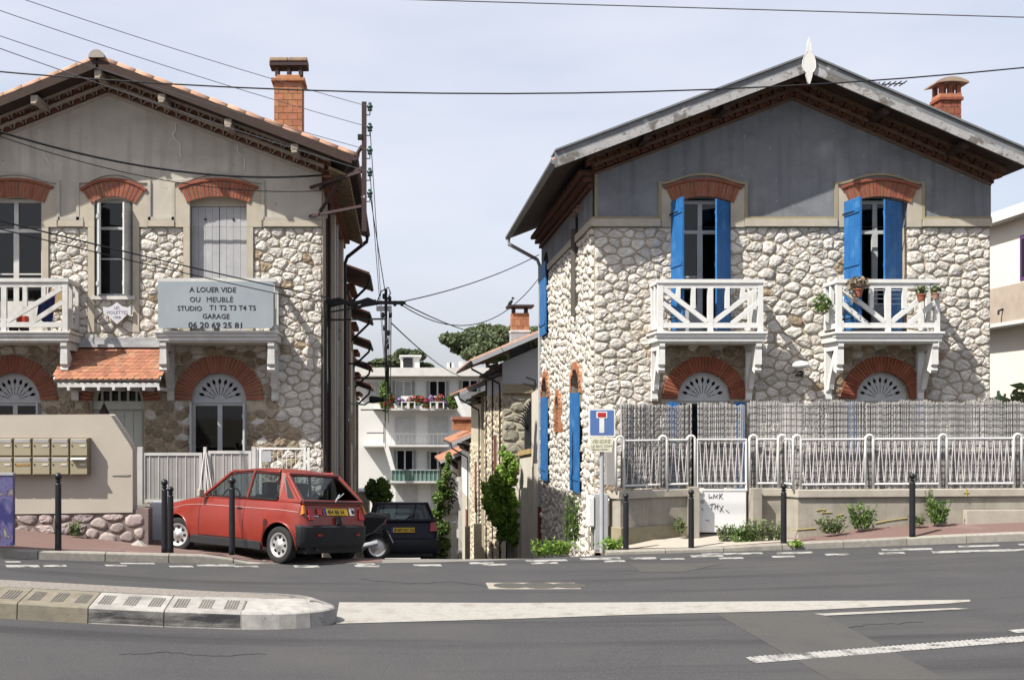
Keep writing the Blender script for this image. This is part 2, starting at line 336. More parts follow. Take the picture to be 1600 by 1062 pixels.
def stone_mesh(mb, fr, poly, h, rng, n=10):
    # round the outline by corner cutting, then resample to n points
    p = poly
    p = [q for k in range(len(p)) for w in (rng.uniform(.10,.24),) for q in ((p[k][0]*(1-w)+p[(k+1)%len(p)][0]*w, p[k][1]*(1-w)+p[(k+1)%len(p)][1]*w), (p[k][0]*w+p[(k+1)%len(p)][0]*(1-w), p[k][1]*w+p[(k+1)%len(p)][1]*(1-w)))]
    L = [0]
    for k in range(len(p)): L.append(L[-1]+math.dist(p[k], p[(k+1)%len(p)]))
    q = []
    for i in range(n):
        t = L[-1]*i/n; k = max(j for j in range(len(p)) if L[j] <= t+1e-9); s = (t-L[k])/max(L[k+1]-L[k], 1e-9)
        a, b = p[k], p[(k+1)%len(p)]; q.append((a[0]+(b[0]-a[0])*s, a[1]+(b[1]-a[1])*s))
    cu, cz = sum(x for x, _ in q)/n, sum(y for _, y in q)/n
    ring = lambda s, d, j: [fr(cu+(x-cu)*s*(1+rng.uniform(-j,j)), cz+(y-cz)*s*(1+rng.uniform(-j,j)), d*(1+rng.uniform(-.35,.35)*(j > 0))) for x, y in q]
    tu, tz = rng.uniform(-.3,.3), rng.uniform(-.2,.2)
    vs = ring(1, -.02, 0) + ring(.93, h*.66, .07) + ring(.58, h*.95, .24) + [fr(cu+(q[0][0]-cu)*tu, cz+(q[0][1]-cz)*tz, h*rng.uniform(.85,1.15))]
    fs = [(k*n+i, k*n+(i+1)%n, (k+1)*n+(i+1)%n, (k+1)*n+i) for k in range(2) for i in range(n)] + [(2*n+i, 2*n+(i+1)%n, 3*n) for i in range(n)]
    mb.add(vs, fs)
def lay_stones(parent, fr, cells, h, m, single=300, seed=3, n=10, name='stone', pick=None):
    rng = random.Random(seed); cells = sorted(cells, key=lambda c: -c[1]); rest = MB(); rest2 = MB()
    for k, (poly, a) in enumerate(cells):
        hh = h*rng.uniform(.7, 1.25)*min(1.2, max(.6, math.sqrt(a)/.28))
        if k < single:
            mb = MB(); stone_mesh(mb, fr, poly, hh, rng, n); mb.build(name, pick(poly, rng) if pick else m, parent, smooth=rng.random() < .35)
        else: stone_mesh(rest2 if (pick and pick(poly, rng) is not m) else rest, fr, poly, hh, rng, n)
    if rest.v: rest.build('small_stones', m, parent, kind='stuff')
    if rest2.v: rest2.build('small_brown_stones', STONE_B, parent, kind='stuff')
def brick_arch(parent, fr, cu, zs, ri, ro, n, a0=0, a1=180, d=.05, m=None, zc=None, back=True, mm=None):
    """radial bricks as single pieces over a recessed mortar ring"""
    zc = zs if zc is None else zc; m = m or BRICK; mm = mm or MORTAR_L
    step = R(a1-a0)/n
    if back:
        mb = MB(); k = max(n//2, 6)
        for i in range(k):
            t0, t1 = R(a0)+R(a1-a0)*i/k, R(a0)+R(a1-a0)*(i+1)/k
            mb.prism(fr, [(cu+ri*math.cos(t0),zc+ri*math.sin(t0)),(cu+ro*math.cos(t0),zc+ro*math.sin(t0)),(cu+ro*math.cos(t1),zc+ro*math.sin(t1)),(cu+ri*math.cos(t1),zc+ri*math.sin(t1))], -.1, d*.72)
        mb.build('arch_mortar', mm, parent)
    for i in range(n):
        t0, t1 = R(a0)+step*(i+.11), R(a0)+step*(i+.89); rr = ro + random.uniform(-.012, .008)
        mb = MB(); mb.prism(fr, [(cu+(ri-.004)*math.cos(t0),zc+(ri-.004)*math.sin(t0)),(cu+rr*math.cos(t0),zc+rr*math.sin(t0)),(cu+rr*math.cos(t1),zc+rr*math.sin(t1)),(cu+(ri-.004)*math.cos(t1),zc+(ri-.004)*math.sin(t1))], -.02, d*random.uniform(.92,1.1))
        mb.build('brick', m, parent)
def window(parent, fr, u0, u1, z0, z1, d, m, fw=.055, trans=None, mull=True, name='window', bars=(), leaf_gap=None, panes=True, sill_panel=0, pm=None):
    """joinery with glass panes as sub-parts; d: depth of the frame plane behind the wall"""
    mb = MB(); B = lambda a, b, c, e, t=.05: mb.prism(fr, [(a,c),(b,c),(b,e),(a,e)], d-t, d)
    B(u0,u0+fw,z0,z1); B(u1-fw,u1,z0,z1); B(u0+fw,u1-fw,z0,z0+fw); B(u0+fw,u1-fw,z1-fw,z1)
    zt = trans if trans else z1
    if trans: B(u0+fw,u1-fw,trans-fw/2,trans+fw/2, .055)
    c = (u0+u1)/2; g = []
    if mull:
        B(c-fw*.75,c+fw*.75,z0+fw,(trans-fw/2) if trans else z1-fw, .058)
        g += [(u0+fw,c-fw*.75), (c+fw*.75,u1-fw)]
        if trans: B(c-fw*.6,c+fw*.6,trans+fw/2,z1-fw,.058)
    else: g += [(u0+fw,u1-fw)]
    if leaf_gap is not None: g = [x for i, x in enumerate(g) if i != leaf_gap]
    for zb in bars:
        for a, b in g: B(a,b,zb-.014,zb+.014,.04)
    if sill_panel:
        for a, b in g: B(a,b,z0+fw,z0+sill_panel,.04)
    w = mb.build(name, m, parent)
    if panes:
        for a, b in g:
            p = MB(); p.prism(fr, [(a-.004,z0+fw-.004),(b+.004,z0+fw-.004),(b+.004,zt-fw*.5),(a-.004,zt-fw*.5)], d-.032, d-.026); p.build('pane', pm or GLS, w)
        if trans:
            for a, b in ([(u0+fw,c-fw*.6),(c+fw*.6,u1-fw)] if mull else [(u0+fw,u1-fw)]):
                p = MB(); p.prism(fr, [(a,trans+fw/2),(b,trans+fw/2),(b,z1-fw),(a,z1-fw)], d-.032, d-.026); p.build('pane', pm or GLS, w)
    return w
def shutter(parent, o, ang, w, z0, z1, m, right=False, planks=3, th=.035, name='shutter'):
    """a plank shutter hinged at o=(x,y); ang: direction of the leaf in plan"""
    dx, dy = math.cos(R(ang)), math.sin(R(ang)); fr = frame((o[0],o[1],0), (dx,dy,0), (0,0,1), (dy,-dx,0))
    s = None
    for zz in ((z0+z1)/2, z0+.22, z1-.25):
        mb = MB(); mb.prism(fr, [(.02,zz-.04),(w-.02,zz-.04),(w-.02,zz+.04),(.02,zz+.04)], th, th+.018)
        if s is None: s = mb.build(name, m, parent)
        else: mb.build('batten', m, s)
    for zz in (z0+.22, z1-.25): mb = MB(); mb.prism(fr, [(-.02,zz-.02),(w*.7,zz-.012),(w*.7,zz+.012),(-.02,zz+.02)], th+.018, th+.024); mb.build('strap_hinge', DARKM if m is BLUE else m, s)
    for k in range(planks):
        p = MB(); p.prism(fr, [(w*k/planks+.003,z0),(w*(k+1)/planks-.003,z0),(w*(k+1)/planks-.003,z1),(w*k/planks+.003,z1)], 0, th); p.build('plank', m, s)
    return s
# ---------------------------------------------------------------- ground, road, kerbs, pavements
def interp(x, ks):
    xs = [k[0] for k in ks]; ys = [k[1] for k in ks]
    return float(np.interp(x, xs, ys))
ZK = [(-60,2.6),(-9,.47),(-5.5,.262),(-3.9,.158),(-2.1,.061),(.74,.023),(3.44,.05),(6.3,.15),(9.7,.30),(14,.5),(60,2.6)]
def zr(x): return sum(interp(x+d, ZK) for d in (-.9,-.45,0,.45,.9))/5
YK = [(-60,4),(-9,14.4),(-5.5,15.0),(-2.0,15.9),(.74,16.4),(3.44,17.1),(6.3,16.95),(9.7,16.8),(14,16.6),(60,13)]
def yk(x): return sum(interp(x+d, YK) for d in (-.6,0,.6))/3
def sm(a, b, x): t = min(1, max(0, (x-a)/(b-a))); return t*t*(3-2*t)
def fall(Y):
    t = max(0, Y-16.2); s = t*t*.075/1.2 if t < 1.2 else .09+(t-1.2)*.15
    return min(s, 8.6 + .02*max(0, Y-75)*0)
def g(x, Y): return zr(x) - sm(-5,-1.2,x)*fall(Y)
def gp(px, py):
    """road point seen at a pixel of the photograph"""
    z = .1
    for _ in range(12):
        Y = (CZ-z)*F/(py-HY); x = (px-VX)*Y/F; z = zr(x)
    return V((x, Y, z))
def sheet(name, xs, ys, zf, m, mats=None):
    mb = MB(); nx = len(xs); vs = []
    for j in range(len(ys)):
        for x in xs:
            y = ys[j](x) if callable(ys[j]) else ys[j]; vs.append((x, y, zf(x, y)))
    mb.add(vs, [(j*nx+i, j*nx+i+1, (j+1)*nx+i+1, (j+1)*nx+i) for j in range(len(ys)-1) for i in range(nx-1)])
    return struct(mb.build(name, m, smooth=True))
lin = lambda a, b, n: [a+(b-a)*i/n for i in range(n+1)]
xs_g = [-700,-300,-120,-60,-30]+lin(-20,20,40)+[30,60,120,300,700]
def zground(x, y):
    if y < 14: return zr(max(-60,min(60,x))) - .06
    f = sm(-14,-1.2,x)*(1-.0*x) if y < 30 else 1
    return zr(max(-60,min(60,x)))*(1-sm(20,60,y)) - max(f*fall(y), 0 if y < 18 else sm(18,32,y)*fall(y)) - .06
sheet('ground', xs_g, [-300,-100,-40,-15,0,8,12]+lin(14,40,26)+lin(42,90,24)+[120,200,400,900], zground, EARTH)
xs_r = [-60,-40,-25,-16]+lin(-12,14,78)+[20,30,45,60]
sheet('road', xs_r, [-6,0,4,8,10,12,13,14]+[(lambda k: (lambda x: 14+(yk(x)-14)*k))(k) for k in (.25,.5,.75,1)] if False else
      [-8]+[(lambda k: (lambda x: -8+(yk(x)+8)*k))(k) for k in (.3,.5,.6,.7,.78,.85,.9,.95,1)], lambda x, y: zr(x), ASPH)
# opposite pavement behind the camera
sheet('near_pavement', xs_r, [-14,-11,-8.4,-8.0], lambda x, y: zr(x)+.12, CONC_P)
# the side street going down between the houses
def zalley(x, y): return g(x, y)
sheet('side_street', lin(-2.05,3.55,14), [lambda x: yk(x)-.02]+[(lambda k: (lambda x: yk(x)+k))(k) for k in (.3,.6,.9,1.2)]+lin(18.4,24,10)+lin(26,76,25), lambda x, y: g(x, y)+.003, mat('street_concrete', (.235,.225,.21), .92, (.19,.18,.17), 30, 8, .003, 140, hi=((.30,.285,.26),.7,.5,.75)))
ZWL = [(-20,1.3),(-9,.62),(-6.27,.42),(-4.24,.175),(-3.4,.08),(-2.6,.035),(-2.0,0)]
def kerb_h(x): return .12*(1-sm(-2.75,-2.05,x))
def zpl(x, y):
    t = min(1, max(0, (y-yk(x)-.12)/(17.5-yk(x)-.12)))
    return (zr(x)+kerb_h(x))*(1-t) + interp(x, ZWL)*t - .05*max(0, y-17.5)*sm(-5,-2,x)
sheet('pavement', [-30,-20,-14]+lin(-10,-2.0,40), [lambda x: yk(x)+.13]+[(lambda k: (lambda x: yk(x)+.13+(17.6-yk(x)-.13)*k))(k) for k in (.2,.4,.6,.8,1)]+[18.2,19.0,20.2], zpl, REDP)
sheet('red_apron', lin(-2.0,-.25,8), [lambda x: yk(x)+.06,lambda x: yk(x)+.3,lambda x: yk(x)+.6]+lin(17.2,19.2,8), lambda x, y: g(x, y)+.008, REDP)
# right-hand pavement
ZWR = [(3.3,.12),(3.9,.13),(4.6,.17),(6.5,.19),(7.8,.42),(9.2,.5),(10.3,.54),(14,.75),(40,2)]
YWR = lambda x: 18.0 if x > 6.5 else 18.2
def kerb_hr(x): return .06+.05*sm(4.5,7,x)+.02*sm(7,9,x)
def zpr(x, y):
    t = min(1, max(0, (y-yk(x)-.12)/(YWR(x)-yk(x)-.12)))
    return (zr(x)+kerb_hr(x))*(1-t) + interp(x, ZWR)*t
sheet('footpath', lin(3.45,13,44)+[18,30], [lambda x: yk(x)+.13]+[(lambda k: (lambda x: yk(x)+.13+(18.6-yk(x)-.13)*k))(k) for k in (.25,.5,.75,1)], zpr, REDP)
sheet('gate_threshold', lin(3.55,6.55,24), [lambda x: yk(x)+.14+.35*abs((x-4.9)/1.7)**2]+[(lambda k: (lambda x: (yk(x)+.14+.35*abs((x-4.9)/1.7)**2)*(1-k)+18.45*k))(k) for k in (.3,.6,1)], lambda x, y: zpr(x, y)+.005+.06*sm(17.6,18.3,y)*(1-sm(5.6,6.2,x)), CONC_P)
# kerbstones, each a piece of its kerb
def kerb(x0, x1, hf, L, label, m=KERB):
    root = tag(MB().build('kerb', m), label, kind='structure')
    x = x0
    while x < x1:
        b = min(x+L*random.uniform(.95,1.05), x1); mb = MB(); a = x+.006; e = b-.006; vs = []
        for q in (a, (a+e)/2, e):
            y, z, h = yk(q), zr(q), hf(q); vs += [(q,y,z-.1),(q,y+.004,z+h-.018),(q,y+.02,z+h),(q,y+.14,z+h+.002),(q,y+.14,z-.1)]
        fs = [(k*5+i,k*5+i+1,(k+1)*5+i+1,(k+1)*5+i) for k in range(2) for i in range(4)] + [(0,1,2,3,4),(14,13,12,11,10)]
        mb.add(vs, fs); mb.build('kerbstone', m, root); x = b
kerb(-9.5, -2.03, kerb_h, .9, 'worn granite kerb along the bollards in front of the red car')
kerb(3.3, 13, kerb_hr, .95, 'low concrete kerb along the pavement before the reed fence')
# --- markings
def gpoly(name, pxs, m, dz=.004, cat=None):
    mb = MB(); pts = [gp(*p) for p in pxs]
    tri = tessellate_polygon([[V((p.x, p.y, 0)) for p in pts]])
    mb.add([(p.x, p.y, p.z+dz) for p in pts], [tuple(t) for t in tri]); return struct(mb.build(name, m))
def gstrip(name, top, bot, m, dz=.004):
    mb = MB(); k = len(top); vs = []
    for p in top+bot: q = gp(*p); vs.append((q.x, q.y, q.z+dz))
    mb.add(vs, [(i, i+1, k+i+1, k+i) for i in range(k-1)]); return struct(mb.build(name, m))
def dense(p, q, n): return [(p[0]+(q[0]-p[0])*i/n, p[1]+(q[1]-p[1])*i/n) for i in range(n+1)]
def multi(ps, n=6):
    o = []
    for a, b in zip(ps, ps[1:]): o += dense(a, b, n)[:-1]
    return o+[ps[-1]]
gstrip('asphalt_patch', dense((1118,958),(1298,1062),10), dense((1280,956),(1480,1062),10), ASPH_L, .003)
gstrip('asphalt_patch', dense((985,880),(1130,880),4), dense((1000,893),(1070,893),4), ASPH_L, .003)
gstrip('hatched_wedge_marking', multi([(530,941),(800,942),(1000,941),(1250,939),(1480,937.5),(1516,937)]), multi([(524,974.5),(800,967),(1000,960),(1250,954),(1480,943),(1516,940)]), PAINT_W, .006)
gstrip('lane_marking', dense((1272,959),(1490,950),8), dense((1290,962),(1515,951.5),8), PAINT_W, .007)
w = gstrip('lane_marking', dense((1165,1027),(1640,990.5),14), dense((1180,1036),(1640,999),14), PAINT, .005)
mb = MB()
for k in range(60):
    a = gp(1172+k*7.7, 1026.6-k*.593); b = gp(1178+k*7.7, 1035.2-k*.593); mb.bar((a.x,a.y,a.z+.008), (b.x,b.y,b.z+.008), .018, .006)
o = mb.build('marking_ribs', PAINT, w)
gstrip('lane_marking', dense((1574,984.5),(1640,979),4), dense((1590,989),(1640,985),4), PAINT, .005)
for a, b, y, s, h in [(8,60,882.5,0,3.5),(66,102,882.5,-.3,3),(7,30,876.5,0,2),(163,196,882,0,2.5),(187,240,879,.3,2),(263,300,883.5,0,2.5),(306,366,881.3,.3,3),(365,402,883.5,0,2.5),(458,497,883,.2,3.5),(553,592,882.5,.2,3),(556,584,880,0,2.5),
        (645,688,881.5,-.2,3),(732,770,878.2,-.6,3),(752,790,881,-.6,2.5),(820,885,874.5,-.9,3),(828,870,878.5,-.6,2.5),(905,968,871.5,-1.2,3.2),(942,975,875.5,-.6,2.5),(985,1024,871,-.8,3),(1030,1068,872.3,-.6,2),
        (1078,1128,867.3,-1.2,3.2),(1122,1160,871,-.8,2.5),(1095,1190,864.5,-1.8,2.6),(1205,1240,868.5,-.8,2.6),(1212,1268,863,-1.6,2.6),(1288,1325,865,-.8,2.6),(1372,1412,863.2,-1,2.8),(1376,1455,857.6,-1.7,2.8),(1455,1640,861,-5,3.2),(1496,1560,852.5,-1.8,2.5),(1590,1640,849.5,-1,2.5)]:
    gstrip('edge_marking', dense((a,y),(b,y+s),3), dense((a+3,y+h),(b+3,y+s+h),3), PAINT)
for pts in ([(560,905),(640,912),(700,908),(770,917)],[(1300,983),(1360,976),(1440,972)],[(190,1022),(260,1018),(330,1025),(420,1021)]):
    mb = MB(); ps = multi(pts, 7); rg = random.Random(int(pts[0][0])); q = [gp(x+rg.uniform(-5,5), y+rg.uniform(-1.2,1.2)) for x, y in ps]
    for u, v in zip(q, q[1:]): mb.bar((u.x,u.y,u.z+.002), (v.x,v.y,v.z+.002), rg.uniform(.004,.011), .003)
    tag(mb.build('tar_crack', mat('crack_tar', (.022,.022,.024), .8)), kind='structure')
# manhole
mc = gp(843, 915); t = thing('manhole', (mc.x, mc.y, mc.z), 'rectangular manhole set in a pale concrete frame in the far lane', 'manhole')
mb = MB(); mb.box((mc.x-.68,mc.y-.26,mc.z-.05),(mc.x+.68,mc.y+.26,mc.z+.005)); mb.build('surround', CONC, t)
mb = MB(); mb.lathe([(0,.012),(.23,.012),(.25,.007)], 24, tuple(mc)); 
for q in (-.38,.38): mb.lathe([(0,.009),(.22,.009),(.22,.005)], 20, (mc.x+q, mc.y, mc.z))
mb.build('cover', mat('cast_iron', (.10,.095,.09), .7, (.07,.065,.06), 20, 5, .01, 60), t)
# --- traffic island
islx0 = gp(-150,960).x
near = [gp(x, 973.5) for x in (-150,14,137,262,383,432)]; Yn = near[2].y
tipx = gp(531,955).x; 
t = thing('traffic_island', (-3.0, 11.6, zr(-3)), 'raised traffic island with pale slotted kerbs and rounded end', 'traffic island')
Yf = 12.0; xr = tipx; Yc = (Yn+Yf)/2; hw = (Yf-Yn)/2
path = [(near[0].x, Yn)]+[(p.x, Yn) for p in near[1:5]]
cx = xr-.95; arc = [(cx+.95*math.sin(R(a)), Yc-hw*math.cos(R(a))) for a in range(0,181,12)]
# kerb cross-section: vertical face, sloped shoulder, inner edge
def kerb_block(pts, m, name='kerbstone', gap=.006, W=(.48,.48)):
    mb = MB(); k = len(pts); vs = []
    cen = V((cx-.6, Yc))
    for i, p in enumerate(pts):
        a, b = V(pts[max(i-1,0)]), V(pts[min(i+1,k-1)]); d = (b-a).normalized(); n = V((-d.y, d.x)); q = V(p)
        if i == 0: q = q + d*gap
        if i == k-1: q = q - d*gap
        z = zr(q.x)
        wd = W[0]+(W[1]-W[0])*i/max(1,k-1)
        for off, h in ((0,-.05),(.015,.15),(.03,.165),(wd,.235),(wd+.04,.238),(wd+.04,-.05)):
            r = q+n*off; vs.append((r.x, r.y, z+h))
    fs = [(i*6+j,(i+1)*6+j,(i+1)*6+j+1,i*6+j+1) for i in range(k-1) for j in range(5)]+[tuple(range(5,-1,-1)), tuple((k-1)*6+j for j in range(6))]
    mb.add(vs, fs); return mb.build(name, m, t)
def grooves(p, q, n, m):
    mb = MB(); p, q = V(p), V(q); d = (q-p).normalized(); nn = V((-d.y,d.x)); L = (q-p).length
    for grp in range(3):
        for k in range(5):
            s = L*(grp+.5)/3 + (k-2)*L*.036; b = p+d*s; z = zr(b.x); a = b+nn*.13; e = b+nn*.40
            mb.bar((a.x,a.y,z+.165+.07*(.10/.45)+.002), (e.x,e.y,z+.165+.07*(.37/.45)+.002), .016, .008)
    mb.build('groove', m, t)
GROOVE_DARK = mat('groove_shade_dirt', (.20,.185,.16), .95, (.13,.12,.11), 20)  # dark bars paint the shade in the slots together with their dirt
for i in range(len(path)-1):
    kerb_block([path[i], path[i+1]], ISLK_T if i in (0,1) else ISLK)
    if i >= 0 and path[i+1][0]-path[i][0] < 1.6: grooves(path[i], path[i+1], 15, GROOVE_DARK)
    if i >= 2:
        mb = MB(); x0, x1 = path[i][0]+.008, path[i+1][0]-.008
        mb.add([(x0, Yn+.0005, zr(x0)+.02),(x1, Yn+.0005, zr(x1)+.02),(x1, Yn+.012, zr(x1)+.15),(x0, Yn+.012, zr(x0)+.15)], [(0,1,2,3)]); mb.build('tyre_scuff', ISLK_S, t)
last = path[-1]; arcs = [last]+arc
mid = [(last[0], Yn), ((last[0]+cx)/2, Yn), arc[0]]
kerb_block(mid, ISLK); grooves(mid[0], mid[2], 15, GROOVE_DARK)
kerb_block(arc[0:5], ISLK, W=(.48,.40)); kerb_block(arc[4:9], ISLK, W=(.40,.26)); kerb_block(arc[8:13], ISLK, W=(.26,.14)); kerb_block(arc[12:16], ISLK, W=(.14,.14))
far = [arc[-1]]+[(x, Yf) for x in (-1.9,-2.9,-3.9,-4.9,-5.9,-7)]
for a, b in zip(far, far[1:]): kerb_block([a, b], ISLK, W=(.14,.14))
mb = MB(); inner = [(near[0].x, Yn+.50)]+[(x, Yn+.50) for x in lin(-4, cx-.1, 8)]+[(cx+.25, Yn+.56),(cx+.45, Yc+.02),(cx+.42, Yf-.34),(cx+.1, Yf-.2)]+[(x, Yf-.16) for x in lin(cx-.1,-7,8)]
tri = tessellate_polygon([[V((a,b,0)) for a,b in inner]]); mb.add([(a,b,zr(a)+.232) for a,b in inner], [tuple(x) for x in tri])
mb.build('infill', mat('island_gravel_concrete', (.30,.27,.245), .95, (.17,.155,.14), 34, 8, .008, 60, lane=((.21,.19,.17), (.5,2.5,1), .5, .7), spots=((.42,.39,.35), 40, .64, .72)), t)
mb = MB(); mb.add([(x,y,zr(x)+.237) for x,y in ((-4.3,11.5),(-3.45,11.5),(-3.35,11.78),(-4.2,11.78))], [(0,1,2,3)]); mb.build('tar_patch', ASPH, t)

# ---------------------------------------------------------------- the two stone houses
YF, YB = 21.0, 28.5
SL = .378
def SLF(xc, side): return {(True,1):.432,(True,-1):.378,(False,1):.378,(False,-1):.40}[(xc > 0, side)]
def genoise_tiles(parent, xc, xl, xr_, zb, m_t, m_b, front=True):
    """two stepped rows of half-round cornice tiles climbing the gable"""
    tm = MB(); n = 6
    for r, k in ((.105, 0), (.082, 1)): pass
    vs = []
    for yy in (0, 1):
        for r in (.108, .085):
            for i in range(n+1): a = math.pi*i/n; vs.append((r*math.cos(a), -yy*.42, r*math.sin(a)))
    N1 = n+1
    fs = [(i,i+1,2*N1+i+1,2*N1+i) for i in range(n)]+[(N1+i,3*N1+i,3*N1+i+1,N1+i+1) for i in range(n)]+[(2*N1+i,2*N1+i+1,3*N1+i+1,3*N1+i) for i in range(n)]
    tm.add(vs, fs); tm.m = [0]*n+[1]*n+[0]*n; me = mesh_only(tm, 'cornice_tile', (m_t, mat('tile_hollow_shade', (.13,.07,.045), .95)))  # inner faces coloured dark to paint the shade inside the tile hollows
    ca = .93
    for side in (-1, 1):
        SL = SLF(xc, side)
        w = (xc-xl) if side < 0 else (xr_-xc)
        for row in range(2):
            proj = .13+.13*row; off = .05+.15*row
            # mortar slab over the row of tiles
            mb = MB(); a, b = 0, w+.12*row+.05
            zf = lambda q, o: zb - SL*q + o
            p = [(xc+side*a, zf(a, off+.085)), (xc+side*b, zf(b, off+.085)), (xc+side*b, zf(b, off+.155)), (xc+side*a, zf(a, off+.155))]
            mb.prism(frame((0,YF,0),(1,0,0),(0,0,1),(0,-1,0)), p if side > 0 else p[::-1], -.05, proj+.012); 
            mb.prism(frame((0,YF,0),(1,0,0),(0,0,1),(0,-1,0)), [(xc+side*a, zf(a,off+.0)),(xc+side*b, zf(b,off+.0)),(xc+side*b, zf(b,off+.085)),(xc+side*a, zf(a,off+.085))], -.05, max(proj-.13, .055))
            mb.m = [0]*(len(mb.f)//2)+[1]*(len(mb.f)-len(mb.f)//2); mb.build('cornice_band', (m_b, TILE_D), parent)  # backing behind the tiles darkened, shade of the hollows put into its colour
            k = int(w/ca/.245)
            for i in range(k+1):
                q = (i+.5+.5*row*0)*.245*ca
                if q > w+.05: break
                inst(me, 'cornice_tile', parent, (xc+side*q, YF+.42-proj-.30+.30, zf(q, off-.005)), (0, side*math.atan(SL), 0))
        mb = MB(); mb.bar((xc, YF-.02, zb+.0), (xc+side*(w), YF-.02, zb-SL*w), .08, .05); mb.build('cornice_fillet', m_b, parent)
def roof(parent, xc, hwid, z0, yfront, yback, thick, m_under, m_top):
    """boarded slopes with rows of canal tiles on top"""
    for side in (-1, 1):
        SL = SLF(xc, side); mb = MB(); e = hwid if (xc < 0 or side < 0) else 4.22
        a = [(xc, z0), (xc+side*e, z0-SL*e), (xc+side*e, z0-SL*e+thick), (xc, z0+thick)]
        mb.prism(frame((0,yfront,0),(1,0,0),(0,0,1),(0,1,0)), a, 0, yback-yfront); mb.build('roof_slope', m_under, parent)
        rows = int((yback-yfront-.3)/.21); mb = MB(); n = 5
        for k in range(rows):
            yc = yfront+.32+.21*k; vs = []
            for q in (0, e+.04):
                for i in range(n+1):
                    t = math.pi*i/n; vs.append((xc+side*q, yc-.1*math.cos(t), z0-SL*q+thick+.065*math.sin(t)))
            mb.add(vs, [(i,i+1,n+2+i,n+1+i) for i in range(n)])
        mb.build('roof_tile_rows', m_top, parent, kind='stuff')
def barge_tiles(parent, xc, hwid, z0, y, pitch, m, r=.1):
    n = 6; L = pitch*1.12; vs = []
    for q, rr in ((0, r), (L, r*.86)):
        for i in range(n+1): t = math.pi*i/n; vs.append((q, rr*math.cos(t)*1.1, rr*math.sin(t)))
        for i in range(n+1): t = math.pi*i/n; vs.append((q, (rr-.018)*math.cos(t)*1.1, (rr-.018)*math.sin(t)))
    N1 = n+1; fs = [(i,i+1,2*N1+i+1,2*N1+i) for i in range(n)]+[(N1+i,3*N1+i,3*N1+i+1,N1+i+1) for i in range(n)]+[(i,N1+i,N1+i+1,i+1) for i in range(n)]+[(2*N1+i,2*N1+i+1,3*N1+i+1,3*N1+i) for i in range(n)]
    mb = MB(); mb.add(vs, fs); me = mesh_only(mb, 'roof_tile', m, True)
    ca = .934; k = int(hwid/ca/pitch)+1
    for side in (-1, 1):
        SL = SLF(xc, side)
        for i in range(k):
            q = (hwid/ca - (i+1)*pitch)*ca
            if q < -.02: continue
            a = math.atan(SL)*1.0+random.uniform(-.012,.012)
            # tapered end points down the slope
            inst(me, 'roof_tile', parent, (xc+side*q, y, z0-SL*q+.012+.02*(0)), (0, a if side > 0 else math.pi*0 - a, 0) if side > 0 else (0, a, math.pi))
def brick_stack(parent, x, y, z0, z1, w, d, m, ch=.13, mort=MORTAR_L):
    c = MB(); c.box((x-w/2+.012,y-d/2+.012,z0),(x+w/2-.012,y+d/2-.012,z1)); ch_o = c.build('chimney', mort, parent)
    k = int((z1-z0)/ch); h = (z1-z0)/k
    for i in range(k):
        za, zb = z0+h*i+.007, z0+h*(i+1)-.007; off = .5*(i%2)
        nb = 3; L = w/nb
        def put(a, b):
            if b-a < .03: return
            m2 = MB(); e = random.uniform(0,.006)
            m2.box((a+.005, y-d/2-e, za), (b-.005, y-d/2+.11, zb)); m2.build('brick', m, ch_o)
            m2 = MB(); m2.box((a+.005, y+d/2-.11, za), (b-.005, y+d/2+e, zb)); m2.build('brick', m, ch_o)
        edges = [x-w/2]+[x-w/2+L*(j+off) for j in range(nb+1) if 0 < j+off < nb]+[x+w/2]
        for a, b in zip(edges, edges[1:]): put(a, b)
        for sx in (-1, 1):
            xa = x+sx*w/2
            for j in range(2):
                a = y-d/2+.118+(d-.236)*j/2; b = y-d/2+.118+(d-.236)*(j+1)/2
                m2 = MB(); m2.box((min(xa, xa-sx*.11), a+.004, za), (max(xa, xa-sx*.11), b-.004, zb)); m2.build('brick', m, ch_o)
    return ch_o
def fan_transom(parent, fr, c, zs, r, d, m):
    """half-round panel with a fan of real cut-out slots"""
    mb = MB(); k = 72
    def cell(r0, r1, t0, t1):
        p = [(c+r0*math.cos(t0),zs+r0*math.sin(t0)),(c+r1*math.cos(t0),zs+r1*math.sin(t0)),(c+r1*math.cos(t1),zs+r1*math.sin(t1)),(c+r0*math.cos(t1),zs+r0*math.sin(t1))]
        mb.prism(fr, p, d-.03, d)
    H = [R(18+18*i) for i in range(9)]
    rings = [(.0,.20,0,0),(.20,.28,.030,.022),(.28,.50,.022,.022),(.50,.54,.0,0),(.54,.62,.026,.026),(.62,.68,.06,.075),(.68,.74,.085,.065),(.74,.80,.04,.02),(.80,1.0,0,0)]
    # hole half-widths in radians, ring by ring
    for r0, r1, wa, wb in rings:
        wv = max(wa, wb)
        if wv == 0:
            for i in range(18): cell(max(r0*r,.004), r1*r, math.pi*i/18, math.pi*(i+1)/18)
        else:
            e = [0]+[x for h in H for x in (h-wv*(1.6 if r0 < .5 else 1.0), h+wv*(1.6 if r0 < .5 else 1.0))]+[math.pi]
            for i in range(0, len(e), 2):
                n = max(1, int((e[i+1]-e[i])/R(9)))
                for j in range(n): cell(r0*r, r1*r, e[i]+(e[i+1]-e[i])*j/n, e[i]+(e[i+1]-e[i])*(j+1)/n)
    mb.prism(fr, [(c-r,zs-.05),(c+r,zs-.05),(c+r,zs+.004),(c-r,zs+.004)], d-.03, d+.012)
    o = mb.build('fan_transom', m, parent)
    b = MB(); b.prism(fr, [(c-r*.97,zs),(c+r*.97,zs)]+[(c+r*.97*math.cos(R(a)),zs+r*.97*math.sin(R(a))) for a in range(15,180,15)], d-.09, d-.07); b.build('dark_backing', INT, o)
